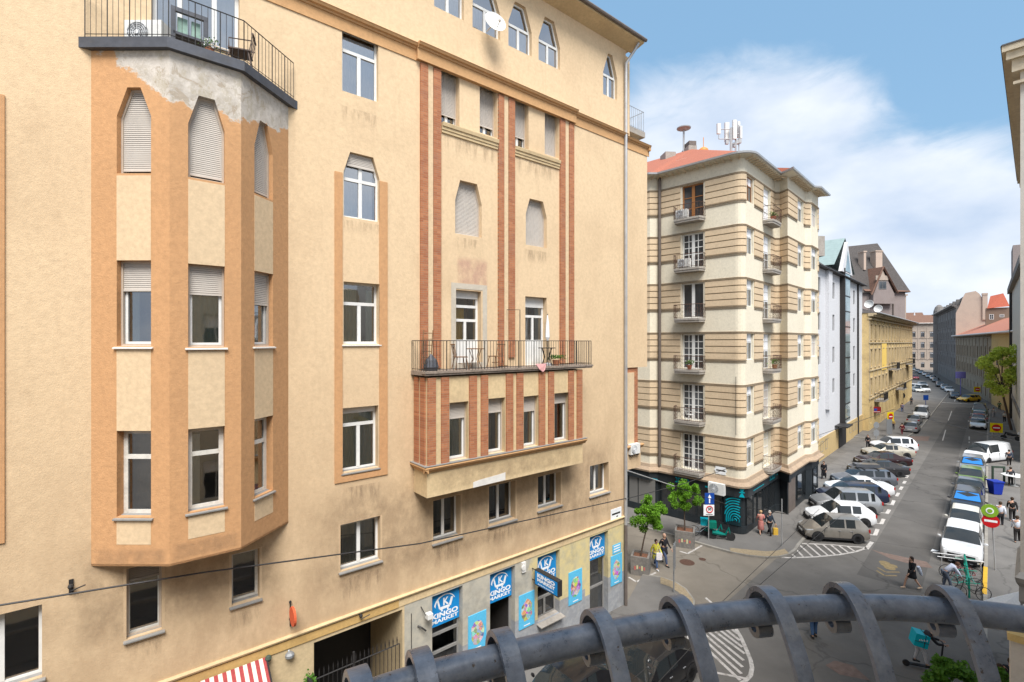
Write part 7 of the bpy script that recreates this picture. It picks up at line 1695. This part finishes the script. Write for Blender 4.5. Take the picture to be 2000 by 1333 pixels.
p=FB(FB.U(1055),-.03,zfl); b=MB(); b.poly([p+FA.u*-.25+Vector((0,0,.12)),p+FA.u*.3+Vector((0,0,.12)),p+FA.u*.2-FA.d*.03+Vector((0,0,-.12)),p+FA.u*.1-FA.d*.02+Vector((0,0,-.2)),p+FA.u*-.1-FA.d*.03+Vector((0,0,-.08))]); b.v+=[tuple(Vector(v)+FA.d*.02) for v in b.v]; b.f+= [[9,8,7,6,5]]; b.m+=[0]; b.thing('towel',cm_((.62,.33,.32)),'pink towel hanging over the balcony edge','towel')
p=Fm(Fm.U(1076),.2,zfl); b=MB(); b.tube([p,p+Vector((0,0,2.1))],.02,6,1); b.lathe(p,[(.03,1.0),(.09,1.15),(.07,1.6),(.02,2.05)],8,0); b.lathe(p,[(.2,0),(.2,.08),(.04,.12)],10,0); b.thing('folded_parasol',[M['signwhite'],M['iron']],'closed white parasol between the right balcony door and brick strip','parasol')
p=onbal(1086); root=empty('potted_plant',p,'green trailing plant at the right of the balcony','potted plant'); b=MB(); b.lathe(p,[(.12,0),(.16,.22),(.14,.2)],10); b.build('pot',cm_((.35,.14,.07)),root)
f=MB(); rr=random.Random(2)
for i in range(160):
    c=p+Vector((rr.gauss(0,.17),rr.gauss(0,.1),.26+rr.random()*.16)); t_=Vector((rr.gauss(0,1),rr.gauss(0,1),rr.gauss(0,1))).normalized(); u_=t_.orthogonal().normalized(); f.add([c-t_*.04,c+u_*.025,c+t_*.04,c-u_*.025],[(0,1,2,3)])
f.build('leaves',M['leaf3'],root)
# terrace over the bay
zt_=tz1
def terr(px,out): F=Fr(*FM(0,out,0).xy,FA.u.x,FA.u.y); p=F(F.U(px),0,0); p.z=zt_; return F,F.U(px),p
FT=Fr(*FL(0,.35,0).xy,FL.u.x,FL.u.y); ac(FT,FT.U(243),0,zt_+.1,.88,.6,'white air conditioner on the terrace above the bay')
F,u_,p=terr(338,.3); root=empty('swing_seat',p,'dark framed garden swing seat with green cushions on the bay terrace','swing seat')
b=MB(); w2=F.U(402,)-u_
for x in (0,w2): b.box(F,u_+x-.04,u_+x+.04,0,.08,zt_,zt_+.98)
b.box(F,u_-.04,u_+w2+.04,-.002,.078,zt_+.9,zt_+1.0); b.box(F,u_,u_+w2,.0,.5,zt_+.36,zt_+.42); b.build('frame',M['slabdark'],root)
for k in (0,1):
    b=MB(); b.box(F,u_+.1+k*(w2/2-.05),u_+w2/2-.03+k*(w2/2-.07),.12,.2,zt_+.45,zt_+.84); b.build('cushion',cm_((.27,.40,.34)),root)
F,u_,p=terr(409,.12); root=empty('potted_plant',p,'pale flowering pot plant in the middle of the bay terrace edge','potted plant'); b=MB(); b.lathe(p,[(.07,0),(.1,.16)],10); b.build('pot',cm_((.35,.14,.07)),root); f=MB()
for i in range(120):
    c=p+Vector((rr.gauss(0,.09),rr.gauss(0,.07),.22+rr.random()*.16)); t_=Vector((rr.gauss(0,1),rr.gauss(0,1),rr.gauss(0,1))).normalized(); u2_=t_.orthogonal().normalized(); f.add([c-t_*.03,c+u2_*.02,c+t_*.03,c-u2_*.02],[(0,1,2,3)],i%2)
f.build('leaves',[M['signwhite'],M['leaf3']],root)
F,u_,p=terr(470,.4); M['brownsling']=flat('brown sling fabric',(.15,.11,.09),.7); chair(p,rzA-1.9,'brown sling armchair at the right end of the bay terrace','brownsling',arm=1,sz=.5)
b=MB(); F=FT; p=FT(FT.U(230),0,zt_); b.ball(p+Vector((0,0,.12)),.14,8); b.thing('white_bag',M['signwhite'],'small white bag beside the terrace air conditioner','bag')
# satellite dish on the cream building
p=FA(U(950),-.25,Z(950,62)); b=MB(); ax=Vector((.45,-.85,.28)).normalized(); c=FA(U(952),-.45,Z(952,57)); b.lathe(c,[(.02,-.05),(.25,-.02),(.42,.06),(.42,.075),(.24,.0),(.02,-.03)],24,0,axis=ax); b.tube([FA(U(950),0,Z(950,62)),c-ax*.05],.025,6); b.tube([c-Vector((0,0,.4)),c+ax*.45-Vector((0,0,.3))],.015,5); b.ball(c+ax*.45-Vector((0,0,.28)),.06,8); b.thing('satellite_dish',M['plasticwhite'],'white satellite dish on the cream building between the top windows','satellite dish')
# round red sign seen edge-on, wall lamp, brackets
c=FA(U(566),-.32,Z(566,1195)); b=MB(); b.tube([FA(U(566),-.06,Z(566,1172)),FA(U(566),-.06,Z(566,1222))],.02,5,1); b.lathe(c,[(.26,-.03),(.26,.03)],24,0,axis=FA.u); 
for z in (1175,1208): b.ball(FA(U(566),-.05,Z(566,z)),.04,6,1)
b.thing('projecting_round_sign',[cm_((.55,.10,.04)),M['iron']],'round red sign projecting edge-on from the wall under the bay','sign')
c=FA(U(564),-.1,Z(564,1277)); b=MB(); b.ball(c,.13,10,sz=.8); b.tube([c,FA(U(564),0,Z(564,1270))],.03,5); b.thing('wall_lamp',M['greyp'],'small grey dome lamp left of the gateway','lamp')
for px,py,lb in ((139,1142,'iron cable bracket on the wall below the bay, left end of the cable'),(702,1200,'iron bracket on the ledge above the gateway')):
    c=FA(U(px),-.12,Z(px,py)); b=MB(); b.box(FA,U(px)-.04,U(px)+.04,-.03,0,c.z-.2,c.z+.12); b.tube([c-Vector((0,0,.1)),c+FA.u*.25-FA.d*.1],.015,5); b.ball(c,.06,8); b.thing('cable_bracket',M['iron'],lb,'bracket')
b=MB(); c=FA(U(828),-.2,Z(828,1200)); b.box(FA,U(826),U(826)+.2,-.35,-.15,c.z-.05,c.z+.12); b.tube([FA(U(822),0,c.z+.3),FA(U(826),-.2,c.z+.05)],.015,5,1); b.tube([FA(U(815),-.02,c.z-.3),FA(U(820),-.1,c.z-.35),FA(U(828),-.15,c.z-.5)],.03,5,1); b.tube([FA(U(803),-.02,c.z+.2),FA(U(803),-.02,c.z-1.6)],.012,4,1); b.thing('security_camera',[M['plasticwhite'],M['iron']],'white security camera and black cable between gateway and shop','camera')
c=FA(U(1020),-.06,Z(1020,1108)); b=MB(); b.box(FA,U(1018),U(1025),-.08,0,c.z-.2,c.z+.2); b.lathe(c,[(.1,0),(.1,.05)],12,0,axis=-FA.d); b.thing('alarm_box',M['whitesill'],'pale alarm box on the wall left of the box sign','alarm box')
# awning
u1_=U(519); u0_=U(300); za=Z(519,1281); b=MB(); n=26
for k in range(n):
    a=u1_-(u1_-u0_)*k/n; c=u1_-(u1_-u0_)*(k+1)/n; b.add([FA(a,-.06,za),FA(c,-.06,za),FA(c,-1.25,za-.75),FA(a,-1.25,za-.75),FA(c,-1.25,za-.95),FA(a,-1.25,za-.95),FA(a,-.06,za-.02),FA(c,-.06,za-.02),FA(c,-1.23,za-.77),FA(a,-1.23,za-.77)],[(0,1,2,3),(3,2,4,5),(6,7,8,9)],k%2)
b.tube([FA(u1_,-.06,za),FA(u1_,-1.25,za-.75)],.025,5,2); b.thing('striped_awning',[cm_((.30,.05,.05)),cm_((.60,.54,.46)),M['iron']],'red and cream striped awning at the bottom left','awning')
c=FA(U(522),-.12,Z(522,1282)); b=MB(); b.ball(c,.09,8); b.thing('awning_lamp',cm_((.06,.08,.06)),'small dark green lamp at the awning corner','lamp')
b=MB(); F=Fr(*FA(U(598),-.15,0).xy,-FA.d.x,-FA.d.y); zb_=Z(590,1316); b.box(F,.1,1.0,-.05,.02,zb_-.9,zb_); b.thing('black_sign_board',M['black'],'black projecting board left of the gateway','sign board')
c=FA(U(601),-.25,Z(601,1322)); root=empty('hanging_plant',c-Vector((0,0,.2)),'small green plant hanging beside the gateway','plant'); f=MB()
for i in range(200):
    q=c+Vector((rr.gauss(0,.07),rr.gauss(0,.07),rr.gauss(-.05,.14))); t_=Vector((rr.gauss(0,1),rr.gauss(0,1),rr.gauss(0,1))).normalized(); u2_=t_.orthogonal().normalized(); f.add([q-t_*.05,q+u2_*.03,q+t_*.05,q-u2_*.03],[(0,1,2,3)])
f.build('leaves',M['leaf3'],root)
c=along(712,1322,13.2); b=MB(); b.tube([(c.x-.15,c.y,0),(c.x-.22,c.y,c.z-.2),(c.x-.15,c.y,c.z+.12),(c.x,c.y,c.z+.16),(c.x+.02,c.y,c.z)],.02,6,1); b.ball(c,.1,10,0); b.tube([c,c-Vector((0,0,.3))],[.06,.04],8,0); b.thing('orange_lamp_pole',[cm_((.85,.12,.01)),M['greyp']],'orange capped lamp on a curved grey pole before the gateway','lamp')
# air conditioners on the other building
F=FBl; ac(Fr(*FBl(0,-.55,0).xy,.707,-.707),FBl.U(1326),0,zbt[0]-.66,.85,.6,'air conditioner on the top balcony of the banded building','air conditioners on the banded building'); ac(Fr(*FBl(0,-.55,0).xy,.707,-.707),FBl.U(1330),0,zbt[1]-.66,.85,.6,'air conditioner on the balcony second from the top of the banded building','air conditioners on the banded building')
Fq=Fr(*FBl(0,-.62,0).xy,.707,-.707); za_=Fq.Z(1383,963); ac(Fq,Fq.U(1383),0,za_,1.05,.75,'large white air conditioner hanging on the dark shop fascia at the corner')
Fq=Fr(*FA(0,.2,0).xy,FA.u.x,FA.u.y); ac(Fq,Fq.U(1229),-.1,Fq.Z(1240,886),.75,.5,'small air conditioner under the corner bay beyond the drainpipe')
M['chairwhite']=M['plasticwhite']; p=FBl(FBl.U(1352),-.4,zbt[4]-.72); chair(p,rzA+1,'white plastic chair on a balcony of the banded building','chairwhite')
for px,i,c_ in ((1497,0,(.4,.13,.07)),(1352,3,(.4,.13,.07)),(1500,3,(.45,.22,.1))):
    F=FBr if px>1450 else FBl; p=F(F.U(px),-.45,zbt[i]-.72); root=empty('flower_pot',p,'terracotta flower pot on the '+('top right balcony' if i==0 else ('left balcony halfway down' if px<1450 else 'right balcony halfway down'))+' of the banded building','flower pot'); b=MB(); b.lathe(p,[(.12,0),(.2,.3)],10); b.build('pot',cm_(c_),root); f=MB()
    for k in range(100):
        q=p+Vector((rr.gauss(0,.14),rr.gauss(0,.1),.35+rr.random()*.3)); t_=Vector((rr.gauss(0,1),rr.gauss(0,1),rr.gauss(0,1))).normalized(); u2_=t_.orthogonal().normalized(); f.add([q-t_*.06,q+u2_*.04,q+t_*.06,q-u2_*.04],[(0,1,2,3)])
    f.build('leaves',M['leaf3'],root)
# ================================================================ cables
def cable(pts,r_,label,mat='iron',sag=.0):
    q=[along(*p) for p in pts]; out=[]
    for a,c in zip(q[:-1],q[1:]):
        for k in range(8): t_=k/8; p=a.lerp(c,t_); p.z-=sag*4*t_*(1-t_); out.append(p)
    out.append(q[-1]); b=MB(); b.tube(out,r_,5); return b.thing('overhead_cable',M[mat],label,'cable')
cable([(-60,1192,9.6),(400,1118,12.1),(820,1062,16.0),(1222,974,23.0)],.022,'black cable sagging across the whole cream facade')
cable([(1222,975,23.3),(1317,950,27),(1342,943,28.2),(1451,905,33.5)],.02,'black cable from the drainpipe past the planter trees to the banded building')
cable([(1226,920,23.3),(1317,950,27)],.028,'short pale cable from the drainpipe down to the junction above the planter tree','zinc')
cable([(1317,950,27),(1418,985,24.5),(1540,1005,21)],.015,'thin cable running right from the junction over the shop corner')
cable([(1500,848,36),(1590,880,40),(1620,855,52)],.015,'thin cable sagging in front of the banded building bays')
cable([(1600,850,52),(1745,800,60),(1830,824,45),(2000,866,31)],.024,'black cable crossing high over the main street')
cable([(1237,1326,14.5),(1380,1205,18),(1520,1071,25),(1600,995,31)],.012,'thin cable over the side street nearer the railing hooks')
cable([(1275,1345,13.5),(1380,1232,17.5),(1545,1090,23),(1640,1010,29)],.012,'thin cable over the main street corner, the right of a parallel pair')
# ================================================================ iron balcony railing in front of the camera
def railmat():
    t=NT('old grey railing paint'); n=t.noise(30,6,.7,obj=True); n2=t.noise(90,4,.7,obj=True); n3=t.noise(14,5,.7,obj=True)
    a=t.mix(t.ramp(n,.35,.65),(.065,.083,.115),(.13,.155,.20)); a=t.mix(t.math('MULTIPLY',t.ramp(n3,.55,.7),.6),a,(.17,.19,.215))
    a=t.mix(t.ramp(n2,.63,.69),a,(.03,.022,.018)); a=t.mix(t.math('MULTIPLY',t.ramp(t.noise(9,6,.7,obj=True),.6,.68),.6),a,(.09,.06,.035))
    t.col(a); t.rough(t.ramp(n,.3,.7,(.22,)*3,(.48,)*3)); t.b.inputs['Metallic'].default_value=.1; t.b.inputs['Specular IOR Level'].default_value=.5
    t.bump(t.math('ADD',n,t.math('MULTIPLY',t.ramp(n2,.64,.72),-.8)),.35,.002); return t.mat
M['rail']=railmat()
RL=empty('balcony_railing',(.5,.83,H-1.6),'dark grey painted iron balcony railing with curled bars in the foreground','railing')
ctr=[(700,1371),(790,1334),(860,1318),(1000,1283),(1061,1266),(1150,1245),(1264,1223),(1412,1198.5),(1540,1186),(1664,1184),(1749,1186),(1812,1189),(1918,1198),(1982,1206),(2080,1222)]
zr=-.472; rp_=[]
for x,y in ctr: Y_=-zr*FPX/(y-HZ); rp_.append(Vector(((x-1000)/FPX*Y_,Y_,H+zr)))
# smooth
def cat(pts,n=6):
    out=[]
    for i in range(len(pts)-1):
        p0=pts[max(i-1,0)];p1=pts[i];p2=pts[i+1];p3=pts[min(i+2,len(pts)-1)]
        for k in range(n):
            t_=k/n; out.append(.5*((2*p1)+(p2-p0)*t_+(2*p0-5*p1+4*p2-p3)*t_*t_+(3*p1-p0-3*p2+p3)*t_**3))
    out.append(pts[-1]); return out
for _ in range(2): rp_=[rp_[0]]+[(rp_[i-1]+rp_[i]*2+rp_[i+1])/4 for i in range(1,len(rp_)-1)]+[rp_[-1]]
sm=cat(rp_); b=MB(); b.tube(sm,.0215,20); b.build('handrail',M['rail'],RL,smooth=60)
def near(px):
    best=min(range(len(sm)),key=lambda i:abs(proj(sm[i])[0]-px)); i=best; t_=(sm[min(i+1,len(sm)-1)]-sm[max(i-1,0)]).normalized(); return sm[i],t_
for k_,px in enumerate((630,822,985,1160,1318,1487,1652,1845,2060)):
    c,t_=near(px); o=Vector((-t_.y,t_.x,0)); o=o if o.y>0 else -o  # outward
    prof=[(.016,-.027),(.010,-.028),(.003,-.033),(.004,-.043),(.014,-.048),(.026,-.043),(.034,-.028),(.035,-.008),(.031,.014),(.016,.032),(-.002,.038),(-.022,.035),(-.043,.020),(-.064,-.008),(-.088,-.050),(-.104,-.10),(-.118,-.17),(-.126,-.26),(-.12,-.42),(-.08,-.62),(.0,-.80),(.02,-1.0),(.02,-1.12)]
    pr2=cat([Vector((a,z,0)) for a,z in prof],4); th=.0046; wd=.0135; L1=[];R1=[]
    n=len(pr2); vs=[]
    for i,p in enumerate(pr2):
        q=(pr2[min(i+1,n-1)]-pr2[max(i-1,0)]).normalized(); nn2=Vector((-q.y,q.x))
        for sgn_t,sgn_w in ((1,-1),(1,1),(-1,1),(-1,-1)):
            a=p.x+nn2.x*th*sgn_t; z=p.y+nn2.y*th*sgn_t
            vs.append(c+o*a+Vector((0,0,z))+t_*wd*sgn_w)
    fs=[]
    for i in range(n-1):
        for j in range(4): fs.append((i*4+j,i*4+(j+1)%4,(i+1)*4+(j+1)%4,(i+1)*4+j))
    fs+=[(3,2,1,0),tuple(4*(n-1)+j for j in range(4))]
    b=MB(); b.add(vs,fs); bo_=b.build('curled_bar',M['rail'],RL,fix=True); m_=bo_.modifiers.new('bev','BEVEL'); m_.width=.0022; m_.segments=2
b=MB(); low=[p+Vector((0,0,-1.1)) for p in sm]; b.tube(low,.018,8); b.build('bottom_rail',M['rail'],RL)
print('objects',len(bpy.data.objects))
